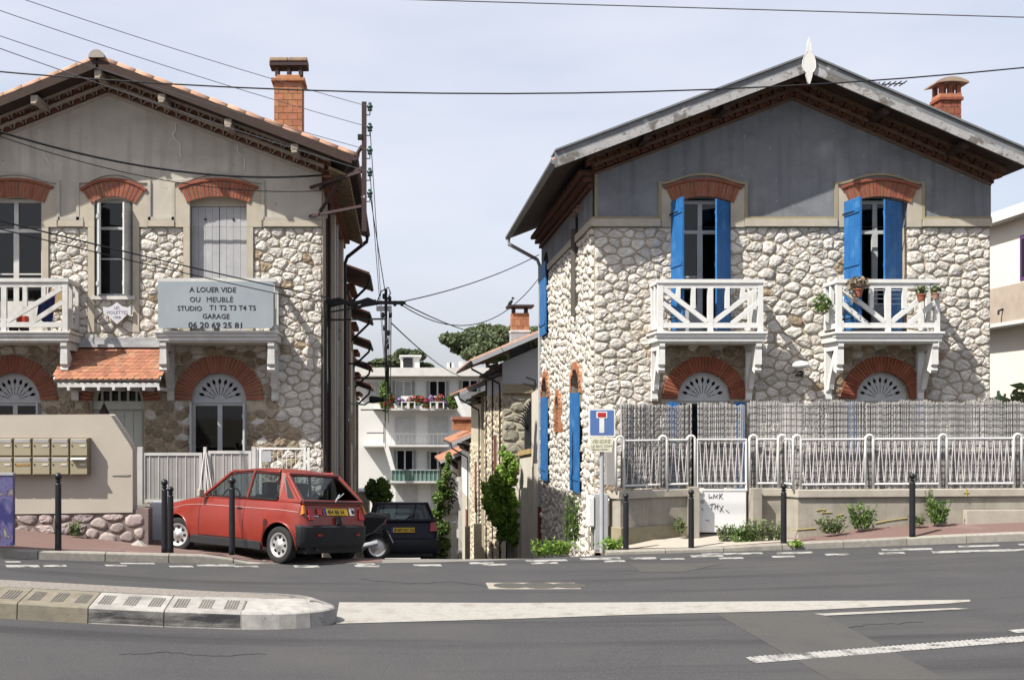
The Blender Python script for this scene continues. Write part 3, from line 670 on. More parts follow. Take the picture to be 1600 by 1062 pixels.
def balcony(parent, xa, xb, yf, full=True, m=WHITE, side_rail=True, label=None):
    """timber balcony: slab with moulding, posts, rails, braces; every stick a sub-part"""
    z0, zf = 3.64, 3.855
    mb = MB(); mb.box((xa-.03,yf,z0+.03),(xb+.03,YF,z0+.17)); mb.box((xa-.07,yf-.05,z0+.17),(xb+.07,YF,zf)); mb.box((xa-.045,yf-.025,z0+.11),(xb+.045,yf+.1,z0+.17)); mb.box((xa+.02,yf+.03,z0),(xb-.02,YF,z0+.03))
    b = mb.build('balcony', WHITE_W if m is WHITE_W else m, parent, bevel=.008)
    zt, zl = 4.81, 3.98; P_ = .085; yc = yf+.05
    def stick(p, q, w=.07, name='baluster', dep=.06):
        s = MB(); s.bar(p, q, w, dep, up=(0,1,0)); return s.build(name, m, b)
    def vert(x, za, zb, w=.075, name='baluster', y=yc): s = MB(); s.box((x-w/2,y-.035,za),(x+w/2,y+.035,zb)); s.build(name, m, b)
    for x in (xa+.05, xb-.05): vert(x, zf, zt, .1, 'post')
    s = MB(); s.box((xa-.02,yc-.055,zt-.035),(xb+.02,yc+.055,zt+.035)); s.build('handrail', m, b)
    s = MB(); s.box((xa+.1,yc-.03,zt-.13),(xb-.1,yc+.03,zt-.036)); s.build('top_rail', m, b)
    s = MB(); s.box((xa+.1,yc-.032,zl-.05),(xb-.1,yc+.032,zl+.045)); s.build('bottom_rail', m, b)
    c = (xa+xb)/2; h = (xb-xa)/2-.1
    if full:
        vert(c, zf, zt-.13, .1, 'post')
        for sgn in (-1, 1):
            e = c+sgn*h
            stick((e-sgn*.02,yc-.004,zt-.15), (c+sgn*.06,yc-.004,zl+.06), .085, 'brace')
            stick((e-sgn*.0,yc-.004,zl+.42), (c+sgn*h*.46,yc-.004,zl+.03), .085, 'brace')
            for f in (.36, .68):
                x = c+sgn*h*f; zz = zl+.06+(zt-.15-zl-.06)*f; vert(x, zz+.03, zt-.13, .08)
    # side rails back to the wall
    for x in (xa+.05, xb-.05):
        s = MB(); s.box((x-.05,yc+.056,zt-.035),(x+.05,YF,zt+.035)); s.build('handrail', m, b)
        s = MB(); s.box((x-.032,yc+.04,zl-.05),(x+.032,YF,zl+.045)); s.build('bottom_rail', m, b)
        for y in (yf+.38, YF-.06):
            s = MB(); s.box((x-.035,y-.04,zl+.045),(x+.035,y+.04,zt-.035)); s.build('baluster', m, b)
    # brackets
    for x in (xa+.08, xb-.08):
        fr = frame((x,YF,0),(0,-1,0),(0,0,1),(1,0,0)); D = YF-yf
        s = MB(); w = .056 if xa > 0 else .065
        s.prism(fr, [(0,2.56),(.09,2.56),(.11,2.60),(.11,2.72),(.14,2.76),(.10,2.82),(.10,z0-.001),(0,z0-.001)], -w, w)
        s.prism(fr, [(.101,z0-.12),(D-.06,z0-.12),(D-.02,z0-.06),(D-.02,z0-.001),(.101,z0-.001)], -w*.9, w*.9)
        k = 7; up, lo = [], []
        for i in range(k+1):
            q = i/k; u = .10+(D-.32)*(q**1.25); z = 2.80+(z0-.12-2.80)*q
            up.append((u, z+.03)); lo.append((u+.12, z-.02))
        s.prism(fr, lo[:-1]+[(lo[-1][0],z0-.121),(up[-1][0],z0-.121)]+up[:-1][::-1], -w*.75, w*.75)
        s.prism(fr, [(D-.22,z0-.50),(D-.10,z0-.56),(D-.06,z0-.50),(D-.10,z0-.44),(D-.04,z0-.40),(D-.04,z0-.12),(D-.2,z0-.12)], -w, w)
        s.build('bracket', m, b, bevel=.006)
    return b
FRONT = frame((0,YF,0),(1,0,0),(0,0,1),(0,-1,0))

def house(label, xc, xl, xr_, gable_m, ops_top, ops_ground, surround, seed, side_vis, extra_rects, extra_circs):
    h = thing('stone_house', (xc, YF, .4), label, 'house')
    ops = ops_top+ops_ground
    mb = MB(); wall_open(mb, FRONT, xl, xr_, -.4, 5.95, ops, .3); mb.build('front_wall', MORTAR, h)
    mb = MB(); GF = frame((0,YF-.035,0),(1,0,0),(0,0,1),(0,-1,0))
    wall_open(mb, GF, xl, xr_, 5.95, 7.0, ops_top, .3)
    mb.add([GF(xl,7.0),GF(xr_,7.0),GF(xr_,7.0),GF(xc,7.0+SLF(xc,-1)*(xr_-xc)+.02+.0),GF(xl,7.0)], [(0,1,3)])
    mb.add([FRONT(xl,5.95),FRONT(xr_,5.95),GF(xr_,5.95),GF(xl,5.95)], [(0,1,2,3)])
    mb.build('gable_wall', gable_m, h)
    # other outer walls, floors
    mb = MB(); mb.box((xl,YB-.3,-2.2),(xr_,YB,6.74)); mb.box((xl+.3,YF+.35,.35),(xr_-.3,YB-.3,.45)); mb.box((xl+.3,YF+.31,3.6),(xr_-.3,YB-.3,3.8)); mb.box((xl+.3,YF+.31,6.62),(xr_-.3,YB-.3,6.70))
    mb.box((xl+.3,YF+3.2,.45),(xr_-.3,YF+3.3,6.61))
    mb.prism(frame((0,YB,0),(1,0,0),(0,0,1),(0,1,0)), [(xl,6.75),(xr_,6.75),(xc,7.0+.36*(xr_-xc))], -.3, 0)
    mb.build('back_wall', mat('inner_plaster', (.22,.20,.18), .95, (.18,.165,.15)), h)
    rects = [(o[0]-extra_rects[0], o[1]+extra_rects[0], o[2]-.02, 9) for o in ops_top] + [(o[0]-.01, o[1]+.01, o[2], o[3]+.02) for o in ops_ground] + extra_rects[1:]
    cells = rubble(xl+.01, xr_-.01, .35, 5.94, rects, extra_circs, .285, .205, .0065, seed)
    print('front stones', len(cells))
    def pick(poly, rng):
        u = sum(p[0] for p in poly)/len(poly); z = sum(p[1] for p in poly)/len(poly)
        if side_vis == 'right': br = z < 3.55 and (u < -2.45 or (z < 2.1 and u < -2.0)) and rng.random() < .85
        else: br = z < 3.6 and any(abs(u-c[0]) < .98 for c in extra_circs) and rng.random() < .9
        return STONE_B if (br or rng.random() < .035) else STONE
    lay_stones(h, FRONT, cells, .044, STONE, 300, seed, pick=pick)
    return h
# ----- left house
LX = (-5.65, -9.81, -1.4875)
topL = [(-8.06,-6.94,3.9,6.44,.10), (-5.92,-5.17,4.60,6.44,.07), (-4.06,-2.95,3.9,6.44,.10)]
gndL = [(-8.06,-6.98,.95,2.575,.54), (-5.99,-4.96,.5,2.56,.515), (-4.04,-2.96,.95,2.575,.54)]
circL = [(-7.52,2.575,.885), (-5.475,2.56,.84), (-3.5,2.575,.885)]
hL = house('stone house with beige gable, white balconies and a for-rent board', *LX, RENDER_L, topL, gndL, .12, 11, 'right', [.125], circL)
# ----- right house
RX = (7.69, 3.83, 11.56)
topR = [(5.40,6.48,3.9,6.44,.10), (8.84,9.93,3.9,6.44,.10)]
gndR = [(5.45,6.50,.7,2.61,.525), (8.935,9.985,.7,2.61,.525)]
circR = [(5.975,2.61,.83), (9.46,2.61,.83)]
hR = house('stone house with slate blue gable, blue shutters and white carved balconies', *RX, SLATE, topR, gndR, .0, 23, 'left', [.0], circR)

def top_arch(h, c, hw, m=BRICK, n=20, spring=6.44, rise=.10):
    """flat segmental brick head splaying outwards"""
    r = (hw*hw+rise*rise)/(2*rise); zc = spring+rise-r
    ro = r+.33; a = math.degrees(math.asin((hw+.06)/r)); GF = frame((0,YF-.035,0),(1,0,0),(0,0,1),(0,-1,0))
    brick_arch(h, GF, c, 0, r, ro-.035, n, 90-a, 90+a, .045, m, zc=zc)
    # thin course on top
    mb = MB(); k = 10; pts = []
    for i in range(k+1): t = R(90-a-1+(2*a+2)*i/k); pts.append((c+(ro-.03)*math.cos(t), zc+(ro-.03)*math.sin(t)))
    for i in range(k+1): t = R(90+a+1-(2*a+2)*i/k); pts.append((c+(ro+.025)*math.cos(t), zc+(ro+.025)*math.sin(t)))
    mb.prism(GF, pts, 0, .065); mb.build('drip_course', BRICK, h)
def band(h, x0, x1, z0, z1, d0, d1, m, name): mb = MB(); mb.prism(FRONT, [(x0,z0),(x1,z0),(x1,z1),(x0,z1)], d0, d1); return mb.build(name, m, h)
GD = .035
# left house: ledge, surrounds, heads
segs = [(-9.81,-8.36),(-6.62,-6.13),(-4.87,-4.36),(-2.62,-1.4875)]
def surround(h, c, hw, m, edge, w_up=.29, jamb=.125, zlow=3.9, ear=True):
    a, b = c-hw, c+hw
    for s in (-1, 1):
        e = c+s*hw
        x0, x1 = sorted((e, e+s*w_up)); mb = MB()
        mb.prism(FRONT, [(x0,5.945),(x1,5.945),(x1,6.72),(x0,6.60)] if s > 0 else [(x0,5.945),(x1,5.945),(x1,6.60),(x0,6.72)], GD+.001, GD+.022); mb.build('window_surround', m, h)
        if jamb: 
            y0, y1 = sorted((e, e+s*jamb)); band(h, y0, y1, zlow, 5.944, -.02, .055, m, 'jamb')
        q0, q1 = sorted((e+s*w_up, e+s*(w_up+.06))); band(h, q0, q1, 6.08, 6.80, GD, GD+.030, edge, 'surround_edge')
for c, hw in ((-7.5,.56),(-5.545,.375),(-3.505,.555)):
    top_arch(hL, c, hw, n=int(hw*36)); surround(hL, c, hw, RENDER_P, mat('render_edging', (.50,.47,.41), .9))
    mb = MB(); k = 12; pts = []; 
    for i in range(k+1): u = c-hw-.35+(2*hw+.70)*i/k; pts.append((u, 6.80+.16*max(0, 1-((u-c)/(hw+.12))**2)))
    mb.prism(FRONT, pts+[(u, z+.055) for u, z in pts[::-1]], GD, GD+.03); mb.build('surround_edge', MATS['render_edging'], hL)
for a, b in segs:
    band(hL, a, b, 5.955, 6.075, 0, .075, RENDER_P, 'ledge'); band(hL, a+.0, b, 6.08, 6.14, GD, GD+.03, MATS['render_edging'], 'ledge_edge')
# cracks repaired in the gable render
for pts in ([(-6.98+.0,7.85),(-6.9,7.6),(-6.88,7.35),(-6.74,7.1),(-6.77,6.92)], [(-4.3,8.0),(-4.37,7.75),(-4.24,7.5),(-4.22,7.2)], [(-3.15,7.6),(-3.1,7.4),(-3.0,7.25),(-3.02,6.95)]):
    mb = MB(); mb.tube([FRONT(u+random.uniform(-.03,.03), z, GD) for u, z in [((p[0]*(1-t)+q[0]*t), (p[1]*(1-t)+q[1]*t)) for p, q in zip(pts, pts[1:]) for t in (0,.33,.66)]], [random.uniform(.012,.028) for _ in range((len(pts)-1)*3)], 5); mb.build('crack_filler', mat('filler', (.70,.68,.62), .95), hL)
# right house: ledge + surrounds
EDG = mat('ochre_edging', (.36,.31,.20), .9, (.30,.26,.17))
for c, hw in ((5.94,.54),(9.385,.545)):
    top_arch(hR, c, hw, n=20); surround(hR, c, hw, RENDER_P, EDG, .27, 0)
    mb = MB(); k = 12; pts = []
    for i in range(k+1): u = c-hw-.33+(2*hw+.66)*i/k; pts.append((u, 6.78+.17*max(0, 1-((u-c)/(hw+.12))**2)))
    mb.prism(FRONT, pts+[(u, z+.045) for u, z in pts[::-1]], GD, GD+.028); mb.build('surround_edge', EDG, hR)
for a, b in ((3.83-.06,5.11),(6.76,8.55),(10.22,11.56)):
    band(hR, a, b, 5.955, 6.10, 0, .085, RENDER_P, 'ledge'); band(hR, a, b, 6.105, 6.145, GD, GD+.025, EDG, 'ledge_edge')
band(hR, 3.83, 3.89, 6.146, 6.98, GD, GD+.025, EDG, 'corner_edge')
# cornices, roofs
genoise_tiles(hL, -5.65, -9.81, -1.4875, 8.53, mat('limewashed_cornice_tile', (.46,.38,.31), .95, (.34,.27,.215), 8, 6, isl=.12), mat('cornice_mortar', (.52,.46,.39), .95, (.42,.37,.31), 8, 6), True)
genoise_tiles(hR, 7.69, 3.83, 11.56, 8.44, TILE_D, mat('brown_cornice_mortar', (.19,.12,.085), .95, (.13,.085,.06), 8, 6), True)
roof(hL, -5.65, 4.8, 8.86, 20.2, 28.65, .10, DARKW, TILE)
roof(hR, 7.69, 4.73, 8.80, 20.2, 28.65, .10, DARKW, TILE)
YG = 20.2
for side in (-1, 1):
    a, e = -5.65, 4.8; SL = SLF(-5.65, side)
    mb = MB(); mb.bar((a,YG-.012,8.86+.03),(a+side*e,YG-.012,8.86+.03-SL*e), .03, .17); mb.build('barge_board', DARKW, hL)
barge_tiles(hL, -5.65, 4.86, 8.965, YG+.07, .37, TILE_P, .095)
mb = MB(); n = 8; vs = []
for yy in (YG-.08, YB+.1):
    for i in range(n+1): t = math.pi*i/n; vs.append((-5.65-.15*math.cos(t), yy, 8.97+.15*math.sin(t)))
mb.add(vs, [(i,i+1,n+2+i,n+1+i) for i in range(n)]+[tuple(range(n+1))]); mb.build('ridge_tile', mat('grey_ridge_tile', (.42,.38,.33), .9), hL, smooth=False)
for x, py in ((-6.85,None),(-5.65,None),(-4.45,None),(-3.2,None),(-1.95,None),(-8.1,None)):
    zz = 8.86-SLF(-5.65, 1 if x > -5.65 else -1)*abs(x+5.65)-.10
    mb = MB(); mb.box((x-.07,YG+.02,zz-.11),(x+.07,YF,zz+.02)); mb.box((x-.055,YG+.0,zz-.16),(x+.055,YG+.1,zz-.11)); mb.build('purlin_end', mat('pale_purlin', (.40,.34,.28), .9), hL, bevel=.015)
# right house: painted barge boards with a zinc flashing, finial
FASC = mat('flaking_fascia_paint', (.44,.44,.45), .85, (.34,.34,.345), 6, 8, .004, 50, hi=((.15,.14,.13), 3.2, .53, .60), spots=((.22,.21,.20), 24, .58, .66), stretch=(.5,1,1))
for side in (-1, 1):
    e = 4.75 if side < 0 else 4.26; SL = SLF(7.69, side)
    f = lambda o: (lambda q: (7.69+side*q, 8.90+o-SL*q))
    for nm, o0, o1, y0, y1, m in (('fascia_board',-.19,-.03,-.05,-.012,FASC), ('upper_fascia',-.026,.115,-.03,-.002,mat('grey_fascia', (.24,.25,.265), .8, (.17,.18,.19), 5, 8, .003, 50, hi=((.42,.42,.43), 4, .60, .66), stretch=(.5,1,1))), ('flashing',.119,.155,-.07,.5,ZINC)):
        mb = MB(); p = [f(o0)(0), f(o0)(e), f(o1)(e), f(o1)(0)]
        mb.prism(frame((0,YG,0),(1,0,0),(0,0,1),(0,1,0)), p, y0, y1); mb.build(nm, m, hR)
    for q in (1.5, 3.0): 
        mb = MB(); mb.box((7.69+side*q-.06,YG+.05,8.80-SL*q-.2),(7.69+side*q+.06,YF,8.80-SL*q-.08)); mb.build('purlin_end', DARKW, hR)
mb = MB(); FX = frame((7.69,YG-.055,0),(1,0,0),(0,0,1),(0,-1,0))
prof = [(.0,9.33),(.03,9.22),(.035,9.08),(.09,9.0),(.12,8.90),(.125,8.80),(.10,8.72),(.06,8.68),(.055,8.62),(.02,8.50),(0,8.46)]
mb.prism(FX, [(u,z) for u,z in prof]+[(-u,z) for u,z in prof[-2:0:-1]], 0, .035); mb.build('finial', WHITE, hR, bevel=.005)
# gutters and downpipes on the street sides
def eave(h, x_e, z, xw, s, dropY, pipe_to):
    mb = MB(); n = 6; vs = []
    for yy in (20.15, 28.7):
        for i in range(n+1): t = math.pi+math.pi*i/n; vs.append((x_e+s*.03+.075*math.cos(t), yy, z+.075*math.sin(t)))
    mb.add(vs, [(i,i+1,n+2+i,n+1+i) for i in range(n)]+[tuple(range(n+1)), tuple(range(2*n+1,n,-1))]); mb.build('gutter', ZINC if s < 0 else RUST, h)
    mb = MB(); mb.tube([(x_e+s*.03,28.55,z-.05),(x_e+s*.02,28.55,z-.2),(xw+s*.14,28.5,z-.62),(xw+s*.08,28.45,z-.8),(xw+s*.08,28.45,pipe_to)], .05, 7); mb.build('downpipe', GREYM if s < 0 else DARKM, h)
eave(hL, -.85, 7.12, -1.4875, 1, 28.5, -1.2)
eave(hR, 2.96, 7.05, 3.83, -1, 28.5, -1.4)
# stepped cornice along the street sides
for h, xw, s, m in ((hL,-1.4875,1,BROWN),(hR,3.83,-1,mat('dark_brown_cornice', (.15,.06,.04), .85, (.11,.045,.03)))):
    for k in range(3):
        mb = MB(); mb.box((min(xw,xw+s*(.10+.11*k)),YF-.1*k*0+.003,6.72+.12*k),(max(xw,xw+s*(.10+.11*k)),YB-.003-.0*k,6.72+.12*k+.085)); mb.build('cornice_band', m, h)
        mb = MB(); mb.box((min(xw,xw+s*(.07+.11*k)),YF+.006,6.805+.12*k),(max(xw,xw+s*(.07+.11*k)),YB-.006,6.84+.12*k)); mb.build('cornice_band', TILE_P if s > 0 else DARKW, h)
for k in range(24):
    y = 20.45+k*.34; m2 = MB(); q0, q1 = 3.95+.38, 4.72
    m2.bar((-5.65+q0,y,8.84-SL*q0),(-5.65+q1,y,8.84-SL*q1),.2,.05); m2.build('soffit_board', SOFFIT_Y, hL)
PANE = glass('window_glass_clear', (.42,.45,.46))
# ---------------------------------------------------------------- house details
# right house: sunlit side wall along the side street
SIDE = frame((3.83,0,0),(0,1,0),(0,0,1),(-1,0,0))
ops = [(22.2,23.25,.71,2.74,.5), (26.9,28.0,.68,2.74,.5), (25.0,25.6,1.95,2.45,.3), (27.15,28.2,4.39,6.1,.4), (22.72,23.12,6.15,6.55,.2)]
mb = MB(); wall_open(mb, SIDE, YF, YB, -2.2, 7.02, ops, .22); mb.build('side_wall', MORTAR_L, hR)
mb = MB(); wall_open(mb, frame((3.80,0,0),(0,1,0),(0,0,1),(-1,0,0)), YF-.0, YB, 5.95, 7.0, [o for o in ops if o[3] > 5.95], .2); mb.build('upper_side_wall', SLATE, hR)
mb = MB(); mb.prism(SIDE, [(YF-.06,5.955),(27.05,5.955),(27.05,6.10),(YF-.06,6.10)], 0, .085); mb.build('ledge', RENDER_P, hR)
cells = rubble(YF+.01, YB-.02, -1.6, 5.94, [(o[0]-.01,o[1]+.01,o[2]-.02,o[3]+.02) for o in ops[:2]+ops[3:4]]+[(24.9,25.7,1.88,2.46),(22.75,23.05,4.4,6)], [(o[0]/2+o[1]/2,o[3],(o[1]-o[0])/2+.15) for o in ops[:3]], .27, .20, .006, 5)
rest = MB(); rng = random.Random(4)
for poly, a in cells: stone_mesh(rest, SIDE, poly, .062*rng.uniform(.6,1.35), rng, 8)
rest.build('side_stones', STONE, hR, smooth=True, kind='stuff')
for o, n in ((ops[0],17),(ops[1],17),(ops[2],12)):
    c = (o[0]+o[1])/2; r = (o[1]-o[0])/2; brick_arch(hR, SIDE, c, o[3], r, r+.15, n, d=.11, m=BRICK_O)
c = 25.3
for s in (-1, 1):
    for k in range(5):
        mb = MB(); a, b = sorted((c+s*.30, c+s*.45)); mb.prism(SIDE, [(a,1.9+k*.11),(b,1.9+k*.11),(b,2.0+k*.11),(a,2.0+k*.11)], -.02, .11); mb.build('brick', BRICK_O, hR)
brick_arch(hR, frame((3.80,0,0),(0,1,0),(0,0,1),(-1,0,0)), 22.92, 6.55, .2, .33, 11, d=.03, m=BRICK_O)
mb = MB(); mb.prism(SIDE, [(25.0,1.95),(25.6,1.95),(25.6,2.72),(25.0,2.72)], -.22, -.18); mb.prism(SIDE, [(22.72,6.15),(23.12,6.15),(23.12,6.74),(22.72,6.74)], -.2, -.16); mb.build('niche_back', mat('niche_brick', (.22,.09,.055), .9), hR)
def side_shutters(y0, y1, z0, z1, d):
    s = MB(); s.prism(SIDE, [(y0+.02,z0+.25),(y1-.02,z0+.25),(y1-.02,z0+.33),(y0+.02,z0+.33)], d, d+.02); o = s.build('shutter', BLUE, hR); n = 8
    for k in range(n):
        p = MB(); a, b = y0+(y1-y0)*k/n+.004, y0+(y1-y0)*(k+1)/n-.004; p.prism(SIDE, [(a,z0),(b,z0),(b,z1),(a,z1)], d-.035, d); p.build('plank', BLUE, o)
side_shutters(22.17, 23.28, .68, 2.76, .12); side_shutters(26.87, 28.03, .65, 2.76, .12); side_shutters(27.1, 28.25, 4.36, 6.2, .12)
for o in ops[:2]:
    c = (o[0]+o[1])/2; mb = MB(); mb.prism(SIDE, [(c-.5,o[3])]+[(c+.5*math.cos(R(a)),o[3]+.5*math.sin(R(a))) for a in range(180,-1,-15)][1:], -.2, -.16); mb.build('arch_panel', INT, hR)
mb = MB(); mb.prism(SIDE, [(27.15,6.1),(28.2,6.1),(28.2,6.5),(27.15,6.5)], -.2, -.15); mb.build('arch_panel', INT, hR)
mb = MB(); mb.tube([(3.78,22.92,4.4),(3.78,22.92,6.25)], .10, 10); mb.build('flue_pipe', mat('sooty_pipe', (.10,.09,.08), .8), hR)
mb = MB(); mb.tube([(3.75,28.45,-1.4),(3.75,28.45,-.1)], .058, 8); mb.build('pipe_boot', mat('red_brown_pipe', (.16,.04,.04), .6), hR)
mb = MB(); wall_open(mb, frame((11.56,0,0),(0,1,0),(0,0,1),(1,0,0)), YF, YB, -.4, 7.02, []); mb.build('outer_wall', MORTAR, hR)
# left house: shaded side wall with pilasters and pipes
SL_ = frame((-1.4875,0,0),(0,1,0),(0,0,1),(1,0,0))
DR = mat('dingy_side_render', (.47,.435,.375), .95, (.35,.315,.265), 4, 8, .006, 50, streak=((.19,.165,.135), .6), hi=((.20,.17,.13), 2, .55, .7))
opsS = [(22.3,23.1,.8,2.7,.3), (25.6,26.4,.8,2.7,.3), (22.3,23.1,4.2,6.3,.0), (25.6,26.4,4.2,6.3,0)]
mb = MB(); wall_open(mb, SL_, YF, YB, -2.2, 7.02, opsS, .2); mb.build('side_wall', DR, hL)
for y, w, d, m in ((21.18,.36,.02,mat('quoin_render', (.42,.375,.31), .95, (.31,.27,.22), 5, 7, .006, 60)),(23.8,.4,.10,RENDER_P),(25.0,.3,.06,DR),(27.2,.5,.10,RENDER_P)):
    mb = MB(); mb.prism(SL_, [(y-w/2,-2),(y+w/2,-2),(y+w/2,6.7),(y-w/2,6.7)], 0, d); mb.build('pilaster', m, hL)
for y0, y1, z0, z1, m in ((22.2,23.2,4.15,6.35,BROWN),(25.5,26.5,4.15,6.35,BROWN),(22.2,23.2,.75,2.75,BROWN),(25.5,26.5,.75,2.75,BROWN)):
    s = MB(); s.prism(SL_, [(y0+.03,z0+.2),(y1-.03,z0+.2),(y1-.03,z0+.28),(y0+.03,z0+.28)], .05, .07); o = s.build('shutter', m, hL)
    for k in range(6):
        p = MB(); a, b = y0+(y1-y0)*k/6+.004, y0+(y1-y0)*(k+1)/6-.004; p.prism(SL_, [(a,z0),(b,z0),(b,z1),(a,z1)], .01, .05); p.build('plank', m, o)
mb = MB(); mb.tube([(-1.42,21.05,.1),(-1.42,21.05,4.5)], .028, 6); mb.build('cable_duct', CABLE, hL)
mb = MB(); mb.tube([(-1.40,22.0,0),(-1.40,22.0,3.1),(-1.40,21.9,3.3),(-1.40,21.9,6.6)], .03, 6); mb.build('cable_duct', CABLE, hL)
mb = MB(); mb.tube([(-1.40,24.4,-.3),(-1.40,24.4,6.6)], .045, 6); mb.build('drainpipe', GREYM, hL)
mb = MB(); wall_open(mb, frame((-9.81,0,0),(0,1,0),(0,0,1),(-1,0,0)), YF, YB, -.4, 7.02, []); mb.build('outer_wall', MORTAR, hL)
# stone cladding behind nothing else: balconies
yB = 20.15
bl1 = balcony(hL, -8.60, -6.20, yB, True, WHITE_W); bl2 = balcony(hL, -4.50, -2.31, yB, True, WHITE_W)
br1 = balcony(hR, 4.91, 6.90, 20.30); br2 = balcony(hR, 8.29, 10.24, 20.30)
# fan transoms and brick arches
for c in (-7.52, -3.5):
    brick_arch(hL, FRONT, c, 2.575, .54, .875, 34, d=.05); fan_transom(hL, FRONT, c, 2.575, .535, -.10, GREYW)
brick_arch(hL, FRONT, -5.475, 2.56, .515, .83, 28, d=.05)
for c in (5.975, 9.46):
    brick_arch(hR, FRONT, c, 2.61, .525, .82, 34, d=.05, mm=BRICK); fan_transom(hR, FRONT, c, 2.61, .52, -.10, mat('pale_grey_joinery', (.60,.62,.63), .6))
# windows of the left house
window(hL, FRONT, -8.06, -6.94, 3.9, 6.52, -.12, WHITE_W, .07, 5.9, True, bars=(5.05,), sill_panel=.62, pm=PANE)
for a in (-6.93,):
    shutter(hL, (a, YF+.02), 80, .28, 3.92, 6.36, WHITE_W, planks=1)
window(hL, FRONT, -5.92, -5.17, 4.62, 6.50, -.14, GREYW, .05, 5.95, False, bars=(5.35,), pm=PANE)
shutter(hL, (-5.90, YF+.10), -62, .30, 4.62, 6.40, GREYW, planks=2); shutter(hL, (-5.19, YF+.10), -108, .34, 4.62, 6.40, WHITE_W, planks=2)
mb = MB(); mb.prism(FRONT, [(-5.97,4.53),(-5.12,4.53),(-5.12,4.60),(-5.97,4.60)], -.1, .10); mb.build('sill', WHITE_W, hL)
for a, b in ((-4.05,-3.51),(-3.50,-2.96)):
    s = MB(); s.prism(FRONT, [(a+.01,4.2),(b-.01,4.2),(b-.01,4.28),(a+.01,4.28)], -.16, -.13); o = s.build('shutter', SHUT_G, hL)
    for k in range(4):
        x0, x1 = a+(b-a)*k/4+.002, a+(b-a)*(k+1)/4-.002; p = MB(); p.prism(FRONT, [(x0,3.9),(x1,3.9),(x1,6.36),(x0,6.36)], -.13-.002*(k%2), -.10-.003*(k%2)); p.build('plank', SHUT_G, o)
    for zz in (4.6, 6.1): p = MB(); p.prism(FRONT, [((a+b)/2-.02,zz),((a+b)/2+.02,zz),((a+b)/2+.02,zz+.04),((a+b)/2-.02,zz+.04)], -.10, -.085); p.build('hinge_bolt', DARKM, o)
mb = MB(); mb.prism(FRONT, [(-4.06,6.37),(-2.95,6.37),(-2.95,6.46),(-3.2,6.52),(-3.5,6.54),(-3.8,6.52),(-4.06,6.46)], -.16, -.09); mb.build('shutter_head', RENDER_P, hL)
for c in (-7.52, -3.5):
    window(hL, FRONT, c-.54, c+.54, .95, 2.53, -.12, GREYW, .06, None, True, bars=(1.52,), pm=PANE)
    for s in (-1, 1): shutter(hL, (c+s*.535, YF+.02), -90-s*8, .14, 1.0, 2.52, GREYW, planks=1)
    mb = MB(); mb.prism(FRONT, [(c-.6,.87),(c+.6,.87),(c+.6,.945),(c-.6,.945)], -.2, .07); mb.build('sill', RENDER_P, hL)
# left entrance: plank door, barred fanlight, lantern, tiled canopy
DOOR = mat('cream_door_paint', (.58,.60,.55), .6, (.50,.52,.48), 5, 6)
mb = MB(); mb.prism(FRONT, [(-5.99,.5),(-4.96,.5),(-4.96,2.5),(-5.99,2.5)], -.2, -.16); dr = mb.build('door', DOOR, hL)
for k in range(5):
    x0, x1 = -5.93+.91*k/5+.004, -5.93+.91*(k+1)/5-.004; p = MB(); p.prism(FRONT, [(x0,.62),(x1,.62),(x1,2.36),(x0,2.36)], -.16, -.14); p.build('plank', DOOR, dr)
p = MB(); p.prism(FRONT, [(-5.99,2.40),(-4.96,2.40),(-4.96,2.56),(-5.99,2.56)], -.16, -.08); p.build('transom_rail', DOOR, dr)
mb = MB()
for i in range(12):
    t0, t1 = math.pi*i/12, math.pi*(i+1)/12; q = lambda r, t: (-5.475+r*math.cos(t), 2.56+r*math.sin(t))
    mb.prism(FRONT, [q(.43,t0),q(.515,t0),q(.515,t1),q(.43,t1)], -.18, -.10)
for x in (-.34,-.17,0,.17,.34): mb.prism(FRONT, [(-5.475+x-.022,2.56),(-5.475+x+.022,2.56),(-5.475+x+.022,2.56+math.sqrt(.44**2-x*x)),(-5.475+x-.022,2.56+math.sqrt(.44**2-x*x))], -.16, -.12)
fl = mb.build('fanlight', mat('cream_fanlight', (.60,.60,.52), .6), hL)
mb = MB(); mb.prism(FRONT, [(-5.475+.5*math.cos(R(a)),2.56+.5*math.sin(R(a))) for a in range(0,181,15)], -.2, -.185); mb.build('pane', GLS, fl)
t = thing('lantern', (-5.62, 20.55, 2.72), 'small dark lantern hanging in front of the cream door under the tiled canopy', 'lantern')
mb = MB(); mb.lathe([(.02,2.50),(.06,2.40),(.10,2.34),(.105,2.31)], 6, (-5.62,20.55,0)); mb.build('cap', RUST, t)
mb = MB(); mb.lathe([(.085,2.31),(.05,2.10),(.0,2.08)], 6, (-5.62,20.55,0)); mb.build('lamp_glass', mat('amber_glass', (.20,.13,.07), .3), t)
mb = MB(); mb.tube([(-5.62,20.55,2.50),(-5.62,20.55,2.99)], .008, 5); mb.build('chain', DARKM, t)
